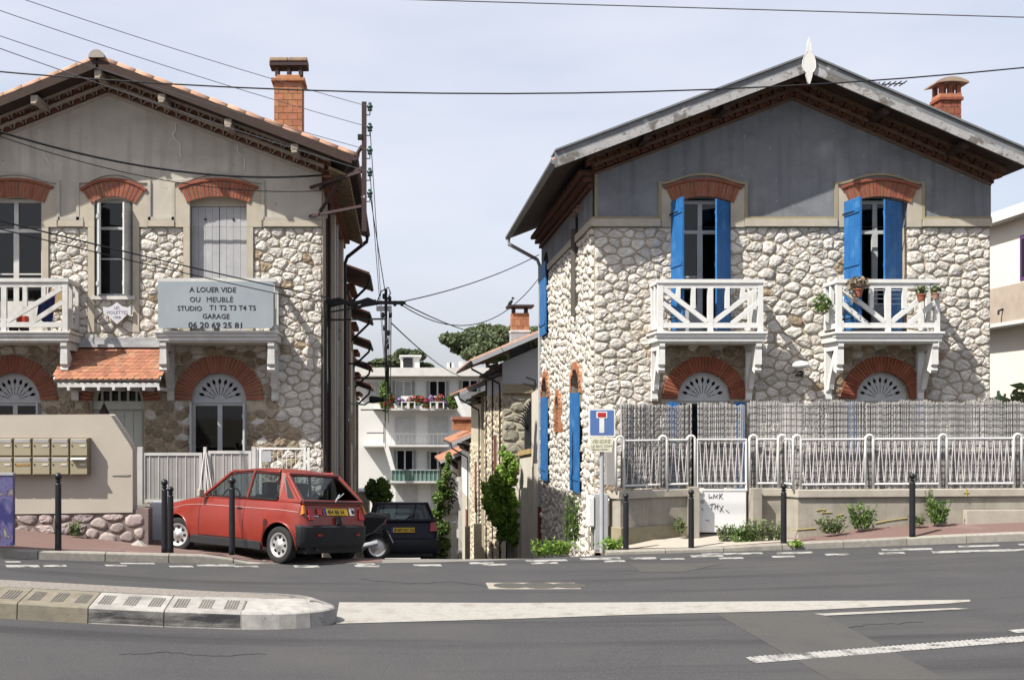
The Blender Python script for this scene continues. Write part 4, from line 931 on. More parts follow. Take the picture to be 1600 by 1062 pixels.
# canopy with beaver-tail tiles
cn = MB(); cx0, cx1 = -6.46, -4.40; CA = math.atan2(3.60-2.93, .98)
ctop = (YF-.03, 3.60); cbot = (YF-1.01, 2.93); cs = math.hypot(.98,.67)
CF = frame((0,cbot[0],cbot[1]),(1,0,0),(0,.98/cs,.67/cs),(0,-.67/cs,.98/cs))
cn.prism(CF, [(cx0+.03,.05),(cx1-.03,.05),(cx1-.03,cs),(cx0+.03,cs)], -.05, -.006)
can = cn.build('canopy', WHITE_W, hL)
mb = MB(); mb.box((cx0+.12,YF-.98,2.80),(cx1-.05,YF-.94,2.885)); 
for k in range(7): mb.box((cx0+.3+k*.28,YF-1.0,2.74),(cx0+.35+k*.28,YF-.2,2.80))
mb.build('canopy_beam', WHITE_W, can)
mb = MB(); mb.box((cx0-.02,YF-.14,3.60),(cx1+.0,YF+0,3.66)); mb.box((cx0+.03,YF-.07,3.665),(cx1,YF,3.75)); mb.box((cx0+.0,YF-.05,3.755),(cx1,YF,3.80)); mb.build('canopy_flashing', mat('pale_lead', (.55,.55,.56), .6, (.30,.30,.31), 3, 6), can)
n = 6; tv = []
outl = [(-.058,.27),(.058,.27),(.058,.05)]+[(.058*math.cos(R(a)),.05-.05*math.sin(R(a))) for a in (30,60,90,120,150)]+[(-.058,.05)]
tm = MB(); tm.prism(lambda u, z, d=0: V((u,z,d)), outl, -.008, .010); tme = mesh_only(tm, 'roof_tile', TILE)
rows = 9; ncol = 17
for r in range(rows):
    for k in range(ncol+(r%2)):
        u = cx0+.06+(cx1-cx0-.12)*(k+(0 if r%2 else .5)-(0))/ncol
        s = .0+r*(cs-.1)/rows; p = CF(u, s, .012)
        inst(tme, 'roof_tile', can, p+V((random.uniform(-.004,.004),0,random.uniform(-.002,.004))), (math.atan2(.67,.98)-R(3.2)+random.uniform(-.012,.012), 0, random.uniform(-.02,.02)))
# right house: French windows, shutters and blue leaves below
for c in (5.94, 9.385):
    w = window(hR, FRONT, c-.54, c+.54, 3.9, 6.50, -.16, mat('pale_grey_joinery', (.60,.62,.63), .6), .07, 5.88, True, bars=(5.0,) if c < 7 else (), leaf_gap=1 if c < 7 else 0, sill_panel=.55, pm=PANE)
    if c < 7:
        shutter(hR, (5.335, YF-.10), -81, .54, 3.92, 6.42, BLUE, planks=3); shutter(hR, (6.49, YF-.02), -134, .56, 3.92, 6.42, BLUE, planks=3)
        fr2 = frame((c+.47,YF+.15,0),(.22,.97,0),(0,0,1),(.97,-.22,0)); window(hR, fr2, 0, .46, 3.95, 5.84, 0, MATS['pale_grey_joinery'], .06, None, False, bars=(5.0,), name='open_leaf', sill_panel=.5)
    else:
        shutter(hR, (8.70, YF-.10), -82, .56, 3.92, 6.42, BLUE, planks=3); shutter(hR, (9.84, YF-.02), -144, .62, 3.92, 6.42, BLUE, planks=3)
    # thresholds
    mb = MB(); mb.prism(FRONT, [(c-.56,3.80),(c+.56,3.80),(c+.56,3.90),(c-.56,3.90)], -.3, .02); mb.build('threshold', RENDER_P, hR)
for c in (5.975, 9.46):
    window(hR, FRONT, c-.5, c+.5, .7, 2.57, -.14, WHITE, .06, None, True)
    for s in (-1, 1): shutter(hR, (c+s*.53, YF-.13), 0 if s > 0 else 180, .22 if c < 7 else .26, .75, 2.54, BLUE, planks=2)
# plain red rings over the right-hand arches
# chimneys
CY = 25.8; CX = -2.61
ch = brick_stack(hL, CX, CY, 7.3, PZ(132,CY), .67, .6, BRICK_O, .15)
zq = PZ(132,CY)
mb = MB(); mb.box((CX-.40,CY-.36,zq-.03),(CX+.40,CY+.36,zq+.06)); mb.box((CX-.28,CY-.20,zq+.06),(CX+.28,CY+.20,zq+.17)); mb.build('chimney_collar', BRICK_O, ch, bevel=.015)
for x in (-.28,0,.28):
    for y in (-.14, .14): mb = MB(); mb.box((CX+x-.04,CY+y-.05,zq+.16),(CX+x+.04,CY+y+.05,PZ(107,CY))); mb.build('chimney_leg', RUST, ch)
zq = PZ(107,CY); mb = MB(); mb.box((CX-.45,CY-.24,zq),(CX+.45,CY+.24,zq+.09)); mb.build('chimney_slab', RUST, ch)
for x0, x1 in ((-.45,-.005),(.005,.45)): mb = MB(); mb.box((CX+x0,CY-.26,zq+.095),(CX+x1,CY+.26,zq+.19)); mb.build('chimney_cap', mat('lichen_clay', (.40,.31,.24), .9, (.30,.22,.16), 6, 6), ch, bevel=.02)
ch = brick_stack(hR, 11.17, 21.9, 6.7, 8.64, .43, .34, BRICK, .13, mort=mat('white_pointing', (.62,.60,.56), .9))
mb = MB(); mb.box((10.925,21.69,8.64),(11.415,22.11,8.71)); mb.build('chimney_collar', BRICK, ch, bevel=.01)
mb = MB(); mb.box((10.95,21.72,8.71),(11.39,22.08,8.78)); mb.build('chimney_collar', BRICK_O, ch)
for x in (11.0,11.17,11.34):
    for y in (21.77, 22.03): mb = MB(); mb.box((x-.038,y-.04,8.78),(x+.038,y+.04,8.98)); mb.build('brick', BRICK, ch)
mb = MB(); n = 8; vs = []
for yy in (21.64, 22.16):
    for i in range(n+1): q = -1+2*i/n; vs.append((11.17+.33*q, yy, 8.98+.10*(1-q*q)+.02))
    for i in range(n+1): q = -1+2*i/n; vs.append((11.17+.33*q, yy, 8.97+.04*(1-q*q)))
N1 = n+1; mb.add(vs, [(i,i+1,2*N1+i+1,2*N1+i) for i in range(n)]+[(N1+i,3*N1+i,3*N1+i+1,N1+i+1) for i in range(n)]+[(i,N1+i,N1+i+1,i+1) for i in range(n)]+[(2*N1+i,2*N1+i+1,3*N1+i+1,3*N1+i) for i in range(n)]+[(0,2*N1,3*N1,N1),(n,N1+n,3*N1+n,2*N1+n)])
mb.build('chimney_cap', MATS['lichen_clay'], ch)

# ---------------------------------------------------------------- things fixed to the houses
BLK = mat('sign_lettering', (.02,.022,.03), .7)
t = thing('for_rent_board', (-3.4, 20.06, 3.86), 'grey for-rent board with black lettering on the balcony railing', 'sign')
SG = mat('sign_grey_sheet', (.33,.375,.41), .55, (.29,.335,.37), 1.5, 6, streak=((.27,.30,.32), .3))
mb = MB(); FB = frame((0,20.075,0),(1,0,0),(0,0,1),(0,-1,0)); a, b, c0, d0 = -4.48, -2.325, 3.90, 4.77
mb.prism(FB, [(a+.04,c0),(b-.04,c0),(b,c0+.05),(b,d0-.03),(b-.03,d0),(a+.01,d0),(a,d0-.01),(a,c0+.05)], 0, .025); mb.build('panel', SG, t)
for tx, px, py, s, bo, sx in (('A LOUER VIDE',296,456,.135,.0014,1.0),('OU',296,471.5,.135,.0014,1.0),('MEUBLÉ',322,471.5,.135,0,1.06),('STUDIO',277,485,.125,.0014,1.03),('T1 T2 T3 T4 T5',327,484,.128,.0014,1.03),('GARAGE',316,497.5,.13,.0014,1.0),('06 20 69 25 81',294,512,.155,.003,1.09)):
    text(tx, s, (PX(px,20.047), 20.047, PZ(py,20.047)), (R(90),R(.6),0), BLK, t, 'LEFT', bold=bo, sx=sx)
t = thing('house_plaque', (-5.45, 20.9, 4.1), 'small white shield-shaped house name plaque below the narrow window', 'plaque')
mb = MB(); x0 = -5.46; z0 = 4.27
mb.prism(frame((x0,20.9,z0),(1,0,0),(0,0,1),(0,-1,0)), [(0,.20),(.10,.13),(.20,.10),(.27,.13),(.27,-.07),(.20,-.03),(.12,-.12),(0,-.22),(-.10,-.13),(-.18,-.05),(-.26,-.02),(-.27,.12),(-.18,.10),(-.10,.13)], 0, .03); mb.build('panel', mat('marble', (.66,.66,.70), .6, (.58,.58,.62), 9), t)
PL = mat('faded_violet_lettering', (.25,.24,.36), .8)
for tx, s, dz in (('LES', .075, .07), ('VIOLETTES', .088, -.025), ('1908', .075, -.115)): text(tx, s, (x0, 20.868, z0+dz), (R(90),0,0), PL, t, 'CENTER')
for i, (x, z, r) in enumerate(((-6.0+1.2,4.30,.0),)): pass
# flower pots hanging on the right-hand balcony
POT = mat('terracotta_pot', (.36,.13,.08), .85, (.28,.10,.06), 8)
def leaves(n, c, rad, size, rng, flat=.0, grav=0, hollow=.3, elong=1.6):
    mb = MB()
    for _ in range(n):
        while True:
            p = V((rng.uniform(-1,1), rng.uniform(-1,1), rng.uniform(-1,1)))
            if hollow*hollow < p.length_squared < 1: break
        q = V(c)+V((p.x*rad[0], p.y*rad[1], p.z*rad[2])); a = V((rng.gauss(0,1), rng.gauss(0,1), rng.gauss(0,.7))).normalized()
        b = a.cross(V((rng.gauss(0,1), rng.gauss(0,1), rng.gauss(0,1)))).normalized(); s = size*rng.uniform(.6,1.4)
        mb.add([q-a*s*elong/2, q+b*s/2, q+a*s*elong/2, q-b*s/2], [(0,1,2,3)])
    return mb
PINKD = mat('dry_pink_flowers', (.34,.26,.20), .8, (.22,.20,.13), 5, isl=.3)
def pot(x, y, z, r, h, m, label, foliage, nleaf, rad, cascade=0):
    t = thing('flower_pot', (x, y, z), label, 'flower pot', 'flower pots on the right balcony')
    mb = MB(); mb.lathe([(0,z),(r*.68,z),(r*.95,z+h*.85),(r*1.08,z+h*.85),(r*1.08,z+h),(r*.92,z+h),(r*.9,z+h*.88),(0,z+h*.88)], 14, (x,y,0)); mb.build('pot', m, t)
    leaves(nleaf, (x,y,z+h+rad[2]*.75), rad, .045, random.Random(int(abs(x)*100)), hollow=.1).build('foliage', foliage, t)
    if cascade: leaves(60, (x-.1,y,z+.05), (.16,.1,.2), .04, random.Random(9)).build('trailing_stems', foliage, t, kind='stuff')
    mb = MB(); mb.tube([(x-r,y+.02,z+h*.8),(x-r*.9,y+.09,z+h+.16),(x,y+.10,z+h+.2)], .006, 5); mb.build('wire_hook', DARKM, t)
pot(8.64, 20.21, 4.50, .10, .15, POT, 'terracotta pot with dry pinkish flowers hung inside left end of balcony', PINKD, 260, (.22,.12,.14), 1)
pot(9.83, 20.20, 4.42, .085, .13, POT, 'smaller terracotta pot with sparse yellow-green plant on balcony rail', LEAF_G, 90, (.12,.08,.09))
pot(10.10, 20.20, 4.46, .07, .11, mat('pale_clay_pot', (.42,.24,.17), .85), 'smallest pale clay pot at the right corner post of balcony', LEAF_G, 70, (.10,.07,.08))
t = thing('flower_pot', (8.2, 20.6, 4.35), 'green trailing plant hung outside the left side rail of balcony', 'flower pot', 'flower pots on the right balcony')
leaves(170, (8.12,20.6,4.42), (.17,.16,.20), .05, random.Random(77), hollow=.1).build('foliage', LEAF, t)
mb = MB(); mb.lathe([(0,4.3),(.06,4.3),(.085,4.42),(0,4.42)], 10, (8.16,20.6,0)); mb.build('pot', POT, t)
# clothes rack on that balcony
t = thing('drying_rack', (9.2, 20.5, 3.86), 'white wire drying rack standing on the right balcony', 'drying rack')
mb = MB()
for z in (4.5,4.58,4.66,4.40): mb.tube([(9.05,20.5,z),(9.62,20.5,z)], .007, 5)
mb.build('wire', WHITE, t)
mb = MB(); mb.tube([(8.98,20.45,4.72),(9.0,20.48,4.3),(9.35,20.5,3.86)], .010, 5); mb.tube([(9.65,20.5,4.70),(9.62,20.5,4.3),(9.2,20.52,3.86)], .010, 5); mb.build('leg', WHITE, t)
# white wall lamp between the right house arches
t = thing('wall_lamp', (7.75, 20.9, 3.2), 'white globe lamp on the stones between the two blue-windowed arches', 'lamp')
mb = MB(); mb.lathe([(0,.10),(.10,.085),(.16,.03),(.165,0),(.12,-.05),(0,-.06)], 16, (7.77,20.74,3.23)); mb.build('lamp_shade', WHITE, t, smooth=True)
mb = MB(); mb.lathe([(0,.04),(.05,.03),(.06,-.03),(.04,-.08),(0,-.08)], 10, (7.76,20.74,3.10)); mb.build('lamp_body', DARKM, t)
mb = MB(); mb.tube([(7.76,20.96,3.06),(7.76,20.80,3.06),(7.76,20.74,3.1)], .02, 6); mb.build('arm', DARKM, t)
# clutter on the left-hand balcony
t = thing('folding_chair', (-6.55, 20.6, 3.86), 'folding chair draped with a navy cloth at right end of left balcony', 'chair')
TAN = mat('tan_cloth', (.36,.26,.14), .9); NAVY = mat('navy_cloth', (.03,.04,.15), .9)
mb = MB()
for x in (-6.75,-6.40): mb.tube([(x,20.75,4.75),(x,20.45,3.86)], .014, 6); mb.tube([(x,20.45,4.3),(x,20.8,3.86)], .014, 6)
mb.build('leg', GREYM, t)
mb = MB(); mb.box((-6.74,20.44,4.26),(-6.41,20.72,4.30)); mb.build('seat', TAN, t)
mb = MB(); mb.add([(-6.74,20.70,4.34),(-6.41,20.70,4.34),(-6.41,20.76,4.72),(-6.74,20.76,4.72)], [(0,1,2,3)]); mb.build('backrest', TAN, t)
mb = MB(); vs = []
for i in range(9):
    for j in range(9): u, v = i/8, j/8; vs.append((-6.86+.30*u+.06*v, 20.40+.02*math.sin(i*1.9), 4.12+.46*v-.12*u*(1-v)+.02*math.sin(i*1.3)))
mb.add(vs, [(i*9+j,(i+1)*9+j,(i+1)*9+j+1,i*9+j+1) for i in range(8) for j in range(8)]); mb.build('cloth', NAVY, t)
t = thing('toy_truck', (-7.15, 20.4, 3.86), 'red plastic toy truck on the floor of the left balcony', 'toy')
RED = mat('red_plastic', (.48,.05,.03), .5)
mb = MB(); mb.box((-7.38,20.3,3.93),(-7.05,20.55,4.02)); mb.box((-7.22,20.32,4.02),(-7.04,20.53,4.16)); mb.build('body', RED, t, bevel=.015)
for x in (-7.3,-7.1):
    for y in (20.29, 20.53): mb = MB(); mb.lathe([(0,0),(.05,0),(.05,.03),(0,.03)], 12, (x,y,3.91), 'y'); mb.build('wheel', BLK, t)

def curtain(x0, x1, z0, z1, y, m, n=14):
    mb = MB(); vs = []
    for i in range(n+1):
        x = x0+(x1-x0)*i/n; vs += [(x, y+.03*math.sin(i*1.9), z0), (x, y+.02*math.sin(i*1.9+.4), z1)]
    mb.add(vs, [(2*i,2*i+2,2*i+3,2*i+1) for i in range(n)]); return mb.build('curtain', m, hL if x0 < 0 else hR)
curtain(-7.22, -6.98, 3.95, 6.4, YF+.28, mat('dark_red_curtain', (.16,.015,.05), .9)); curtain(-8.05, -7.75, 3.95, 6.4, YF+.28, mat('violet_curtain', (.06,.02,.10), .9))
curtain(-3.98, -3.72, 1.0, 2.5, YF+.30, mat('grey_net_curtain', (.22,.22,.22), .9)); curtain(8.9, 9.15, 3.95, 6.4, YF+.5, MATS['grey_net_curtain']); curtain(5.44, 5.62, 3.95, 6.4, YF+.4, MATS['grey_net_curtain'])
# ---------------------------------------------------------------- front walls, fences, street furniture
def yard(name, x0, x1, y0, y1, z): mb = MB(); mb.box((x0,y0,-.5),(x1,y1,z)); return struct(mb.build(name, EARTH))
yard('front_yard', -9.6, -4.35, 17.85, 20.95, .5); yard('front_yard', 3.95, 13, 18.6, 20.95, .62); yard('front_yard', 11.65, 24, 20.95, 34, .62)
# --- left: rendered wall with mailboxes on a rubble base
WY = 17.5
t = thing('garden_wall', (-6, WY, .3), 'cream rendered garden wall with cut corner on a rubble stone base', 'wall')
WF = frame((0,WY,0),(1,0,0),(0,0,1),(0,-1,0)); X = lambda p: PX(p, WY); Z = lambda p: PZ(p, WY)
mb = MB(); mb.prism(WF, [(-9.6,Z(806)),(X(206),Z(799)),(X(206),Z(703)),(X(203),Z(694)),(X(171),Z(648)),(-9.6,Z(648))], -.32, 0); mb.build('rendered_wall', RENDER_W, t, bevel=.012)
mb = MB(); mb.prism(WF, [(X(196),Z(740)),(X(204),Z(741)),(X(200),Z(743)),(X(175),Z(742.5))], 0, .012); mb.build('render_seam', CONC, t)
BS = frame((0,WY+.03,0),(1,0,0),(0,0,1),(0,-1,0))
mb = MB(); mb.prism(BS, [(-9.6,-.2),(X(231),-.2),(X(231),Z(795)),(X(222),Z(793)),(X(207),Z(797)),(X(206),Z(799)),(-9.6,Z(806))], -.3, 0); mb.build('base_wall', MORTAR_G, t)
cells = rubble(-7.2, X(224), 0.05, Z(803), [], [], .34, .22, .016, 14)
lay_stones(t, BS, cells, .035, mat('lilac_grey_stone', (.42,.36,.34), .9, (.33,.27,.26), 8, 8, .012, 30, isl=.2, hi=((.50,.44,.36), 2, .55, .7)), 120, 6)
mb = MB(); mb.add([(X(222)+.2*math.cos(a)*r, WY-.25+.2*math.sin(a)*r, .15+.12*(1-r)) for r in (1,.6,.01) for a in [math.pi*k/4 for k in range(8)]], [(i*8+j,i*8+(j+1)%8,(i+1)*8+(j+1)%8,(i+1)*8+j) for i in range(2) for j in range(8)]); mb.build('foot_rock', KERB, t)
# mailboxes
TANM = mat('tan_mailbox_paint', (.355,.315,.215), .5, (.32,.285,.195), 2, spec=.4); TANE = mat('mailbox_edge', (.24,.20,.12), .6); LBL = mat('name_label', (.62,.60,.52), .6); ORL = mat('orange_name_label', (.40,.22,.07), .6)
FLAP = mat('white_flap', (.74,.74,.72), .45)
for r in range(2):
    for k in range(6):
        px0 = 114.0-29.05*k; x0, x1 = X(px0)+.004, X(px0+28.6)-.004; zt = Z(683.5+29*r); zb = Z(711.8+29*r)
        word = ['upper','lower'][r]; nm = ['right end','second from right end','third from right end','fourth from right end','fifth from right end','left edge'][k]
        t = thing('mailbox', ((x0+x1)/2, WY-.13, zb), f'tan mailbox with white flap, {word} row, {nm} of the bank', 'mailbox', 'mailboxes on the cream wall')
        mb = MB(); mb.box((x0,WY-.17,zb),(x1,WY+.0,zt)); mb.build('body', TANE, t)
        mb = MB(); mb.box((x0+.012,WY-.182,zb+.012),(x1-.012,WY-.171,zt-.012)); d = mb.build('door', TANM, t, bevel=.003)
        tilt = .03 if (r, k) == (1, 0) else 0
        mb = MB(); mb.add([(x0+.025,WY-.186-tilt*2,zt-.075+tilt),(x1-.025,WY-.186-tilt*2,zt-.075+tilt),(x1-.025,WY-.200-tilt*0,zt-.022),(x0+.025,WY-.200,zt-.022),(x0+.025,WY-.18,zt-.075+tilt),(x1-.025,WY-.18,zt-.075+tilt),(x1-.025,WY-.18,zt-.02),(x0+.025,WY-.18,zt-.02)], [(0,1,2,3),(4,7,6,5),(0,4,5,1),(3,2,6,7),(0,3,7,4),(1,5,6,2)]); mb.build('flap', FLAP, d)
        mb = MB(); mb.box((x1-.13,WY-.188,zt-.145),(x1-.035,WY-.182,zt-.11)); mb.build('name_plate', ORL if (r, k) == (1, 3) else LBL, d)
        if (r, k) == (1, 3): mb = MB(); mb.box((x0+.03,WY-.188,zt-.15),(x1-.15,WY-.182,zt-.12)); mb.build('name_plate', ORL, d)
        mb = MB(); mb.lathe([(0,WY-.192),(.010,WY-.192),(.012,WY-.18)], 10, (x0+.035,0,zt-.125), 'y'); mb.build('lock', DARKM, d)
# advertising panel at the left edge
t = thing('advertising_panel', (-5.55, 14.95, .4), 'colourful violet and green panel standing at the kerb in front of the mailboxes', 'panel')
m = bpy.data.materials.new('violet_green_print'); m.use_nodes = True; N = m.node_tree.nodes; L = m.node_tree.links
te = N.new('ShaderNodeTexNoise'); te.inputs['Scale'].default_value = 3.2; te.inputs['Distortion'].default_value = 1.2; ge = N.new('ShaderNodeNewGeometry'); L.new(ge.outputs['Position'], te.inputs['Vector'])
cr = N.new('ShaderNodeValToRGB'); cr.color_ramp.elements[0].color = (.02,.018,.10,1); cr.color_ramp.elements[0].position = .38; cr.color_ramp.elements[1].color = (.20,.22,.17,1); cr.color_ramp.elements[1].position = .66
e = cr.color_ramp.elements.new(.5); e.color = (.09,.085,.19,1); e = cr.color_ramp.elements.new(.58); e.color = (.06,.035,.09,1)
L.new(te.outputs['Fac'], cr.inputs['Fac']); L.new(cr.outputs['Color'], N['Principled BSDF'].inputs['Base Color'])
mb = MB(); mb.box((-6.3,14.93,PZ(852,14.95)),(PX(20.5,14.95),15.03,PZ(742,14.95))); mb.build('panel', m, t)
mb = MB(); mb.box((-6.32,14.92,PZ(742,14.95)),(PX(21,14.95),15.04,PZ(738.5,14.95))); mb.build('frame', GREYM, t)
# --- bollards
def bollard(px, pt, pb, Y, label):
    x = PX(px, Y); zb, zt = PZ(pb+1, Y), PZ(pt, Y)
    t = thing('bollard', (x, Y, zb), label, 'bollard', 'black ball-topped bollards along the kerb')
    k = (zt-zb)/1.05; r = .046
    mb = MB(); mb.lathe([(0,zb-.03),(r*1.03,zb-.03),(r,zb+.05),(r*.95,zt-.165*k),(r*.92,zt-.15*k),(0,zt-.15*k)], 14, (x,Y,0)); mb.build('post', BOLL, t, smooth=True)
    mb = MB(); mb.lathe([(r*.62,zt-.155*k),(r*.62,zt-.13*k),(r*.95,zt-.122*k),(r*.95,zt-.11*k),(r*.5,zt-.10*k)], 14, (x,Y,0)); mb.build('collar', BOLL, t)
    mb = MB(); R0 = .052*k; mb.lathe([(R0*math.sin(R(a)), zt-R0-R0*math.cos(R(a))) for a in range(0,181,15)], 16, (x,Y,0)); mb.build('ball', BOLL, t, smooth=True)
bollard(91, 738, 855, 15.3, 'black bollard standing alone in front of the mailbox wall')
bollard(257, 748, 858.5, 15.75, 'left one of the two close bollards at the red car nose')
bollard(266.5, 759.5, 859, 16.0, 'right one of the two close bollards at the red car nose')
bollard(362.5, 745, 862, 15.85, 'black bollard in front of the red car door')
bollard(978, 770, 859, 17.2, 'black bollard beside the dead end sign post')
bollard(1080, 764, 857.5, 17.15, 'black bollard in front of the white gate left hinge')
bollard(1224.5, 754.5, 851.5, 17.05, 'black bollard at the wall corner right of white gate')
bollard(1425.5, 738.5, 836, 16.95, 'black bollard on red pavement furthest right')
# --- left metal gate and little fence behind the car
GY = 19.2
GT = mat('dull_grey_gate_sheet', (.36,.35,.345), .65, (.31,.30,.295), 3, 6, streak=((.27,.26,.25), .4)); GTF = mat('pale_gate_frame', (.60,.60,.59), .6)
t = thing('metal_gate', (PX(300,GY), GY, .3), 'grey sheet metal double gate behind the red car', 'gate')
gx = lambda p: PX(p, GY); gz = lambda p: PZ(p, GY)
for a, b in ((223,316),(325,393)):
    fs_ = MB(); za, zb = gz(784), gz(704-.0*(b>330)+ (3 if b < 330 else 0))
    fs_.box((gx(a),GY-.03,zb-.05),(gx(b),GY+.03,zb)); fs_.box((gx(a),GY-.03,za),(gx(b),GY+.03,za+.05)); fs_.box((gx(a),GY-.03,za+.051),(gx(a)+.05,GY+.03,zb-.051)); fs_.box((gx(b)-.05,GY-.03,za+.051),(gx(b),GY+.03,zb-.051))
    lf = fs_.build('leaf', GTF, t); n = int((b-a)/7.5); w = gx(b)-gx(a)-.10
    for k in range(n):
        mb = MB(); x0 = gx(a)+.05+w*k/n; mb.box((x0+.003,GY-.012,za+.051),(x0+w/n-.003,GY+.004,zb-.051)); mb.build('slat', GT, lf)
        if k % 2: mb = MB(); mb.box((x0-.008,GY-.022,za+.051),(x0+.008,GY-.013,zb-.051)); mb.build('rib', GTF, lf)
for p, w in ((219.5,.09),(320.5,.05),(397,.07)):
    mb = MB(); mb.box((gx(p)-w/2,GY-.05,-.05),(gx(p)+w/2,GY+.05,gz(698))); mb.build('post', GTF, t)
for a, b in ((320,312),(321,327),(323,334)): mb = MB(); mb.tube([(gx(a),GY-.06,gz(706)),(gx(b),GY-.06,gz(775))], .012, 5); mb.build('stay', WHITE, t)
mb = MB(); mb.box((gx(205),GY-.02,gz(712)),(gx(219),GY+.02,gz(708))); mb.box((gx(204),GY-.012,gz(786)),(gx(217),GY+.012,gz(713))); mb.build('side_panel', GT, t)
mb = MB(); mb.box((gx(205),GY-.16,-.05),(gx(404),GY+.16,gz(787))); mb.build('sill_wall', CONC, t)
t = thing('metal_fence', (gx(440), GY, .3), 'short white metal fence behind the red car roof, stone wall showing through', 'fence')
for p in (402,407,476,482): mb = MB(); mb.box((gx(p)-.022,GY-.02,-.05),(gx(p)+.022,GY+.02,gz(699))); mb.build('post', WHITE, t)
mb = MB(); mb.box((gx(409),GY-.02,gz(702)),(gx(474),GY+.02,gz(699))); mb.build('rail', WHITE, t)
mb = MB(); mb.box((gx(409),GY-.02,gz(780)),(gx(474),GY+.02,gz(777))); mb.build('rail', WHITE, t)
for k in range(9): mb = MB(); mb.tube([(gx(413+k*7),GY,gz(778)),(gx(413+k*7),GY,gz(701))], .006, 5); mb.build('wire', WHITE, t)
mb = MB(); mb.box((gx(408),GY-.04,gz(721)),(gx(424),GY-.02,gz(704))); mb.build('notice_plate', GREYM, t)
# grey meter cabinet by the gate
t = thing('meter_cabinet', (PX(247,18.4), 18.4, .1), 'plain grey meter cabinet low beside the rubble base left of car', 'cabinet')
mb = MB(); mb.box((PX(236,18.4),18.3,PZ(850,18.4)),(PX(266,18.4),18.6,PZ(784,18.4))); mb.build('body', mat('light_grey_cabinet', (.78,.79,.84), .6), t, bevel=.01)
mb = MB(); mb.box((PX(237.5,18.4),18.285,PZ(847,18.4)),(PX(264,18.4),18.298,PZ(787,18.4))); mb.build('door', MATS['light_grey_cabinet'], t)
mb = MB(); mb.box((PX(236,18.4),18.2,PZ(856,18.4)),(PX(270,18.4),18.65,PZ(850.5,18.4))); mb.build('plinth', CONC_P, t)
# --- right: low concrete wall, railing with wire zigzags, white gate, reed screens
pw = [(3.52,17.95),(3.66,17.72),(4.46,18.12),(4.98,18.25)]; pe = [(6.03,18.25),(6.50,18.20),(6.62,17.82),(7.82,17.82),(9.04,17.82),(10.28,17.82),(11.55,17.82),(13.2,17.82)]
def wall_run(parent, pts, ztop, th=.22, zb=-.1, capo=.05):
    fr_pts = [V(p) for p in pts]
    def off(i, d):
        a = fr_pts[max(i-1,0)]; b = fr_pts[min(i+1,len(fr_pts)-1)]; t_ = (b-a).normalized(); return fr_pts[i]+V((t_.y,-t_.x))*d
    def run(d0, d1, z0f, z1f, m, name):
        mb = MB(); vs = []
        for i in range(len(fr_pts)):
            for d, zf in ((d0,z0f),(d1,z0f),(d1,z1f),(d0,z1f)): q = off(i,d); vs.append((q.x,q.y,zf(q.x)))
        k = len(fr_pts); mb.add(vs, [(i*4+j,i*4+(j+1)%4,(i+1)*4+(j+1)%4,(i+1)*4+j) for i in range(k-1) for j in range(4)]+[(3,2,1,0),tuple((k-1)*4+j for j in range(4))]); return mb.build(name, m, parent, bevel=.012)
    run(-th+.06, .0, lambda x: zb, lambda x: ztop(x)-.131, CONC, 'wall')
    run(-th, capo, lambda x: ztop(x)-.13, ztop, CONC_P, 'coping')
    return run
ztopw = lambda x: 1.02+.006*(x-4)
t1 = thing('low_wall', (4.2, 18.0, .1), 'low curved concrete wall left of the white gate', 'wall'); r1 = wall_run(t1, pw, ztopw)
r1(-.02, .035, lambda x: -.1, lambda x: .42, mat('stained_plinth', (.34,.30,.20), .95, (.26,.23,.16), 5, 7), 'plinth')
t2 = thing('low_wall', (8.5, 17.9, .3), 'long low concrete wall under the railing right of the white gate', 'wall'); r2 = wall_run(t2, pe, ztopw)
mb = MB(); mb.box((4.90,18.02,-.1),(5.05,18.44,1.06)); mb.build('gate_pier', CONC, t1); mb = MB(); mb.box((5.95,18.02,-.1),(6.10,18.44,1.04)); mb.build('gate_pier', CONC, t2)
mb = MB(); mb.box((9.35,17.66,.45),(13.2,17.80,PZ(797,17.7))); mb.build('step', CONC_P, t2)
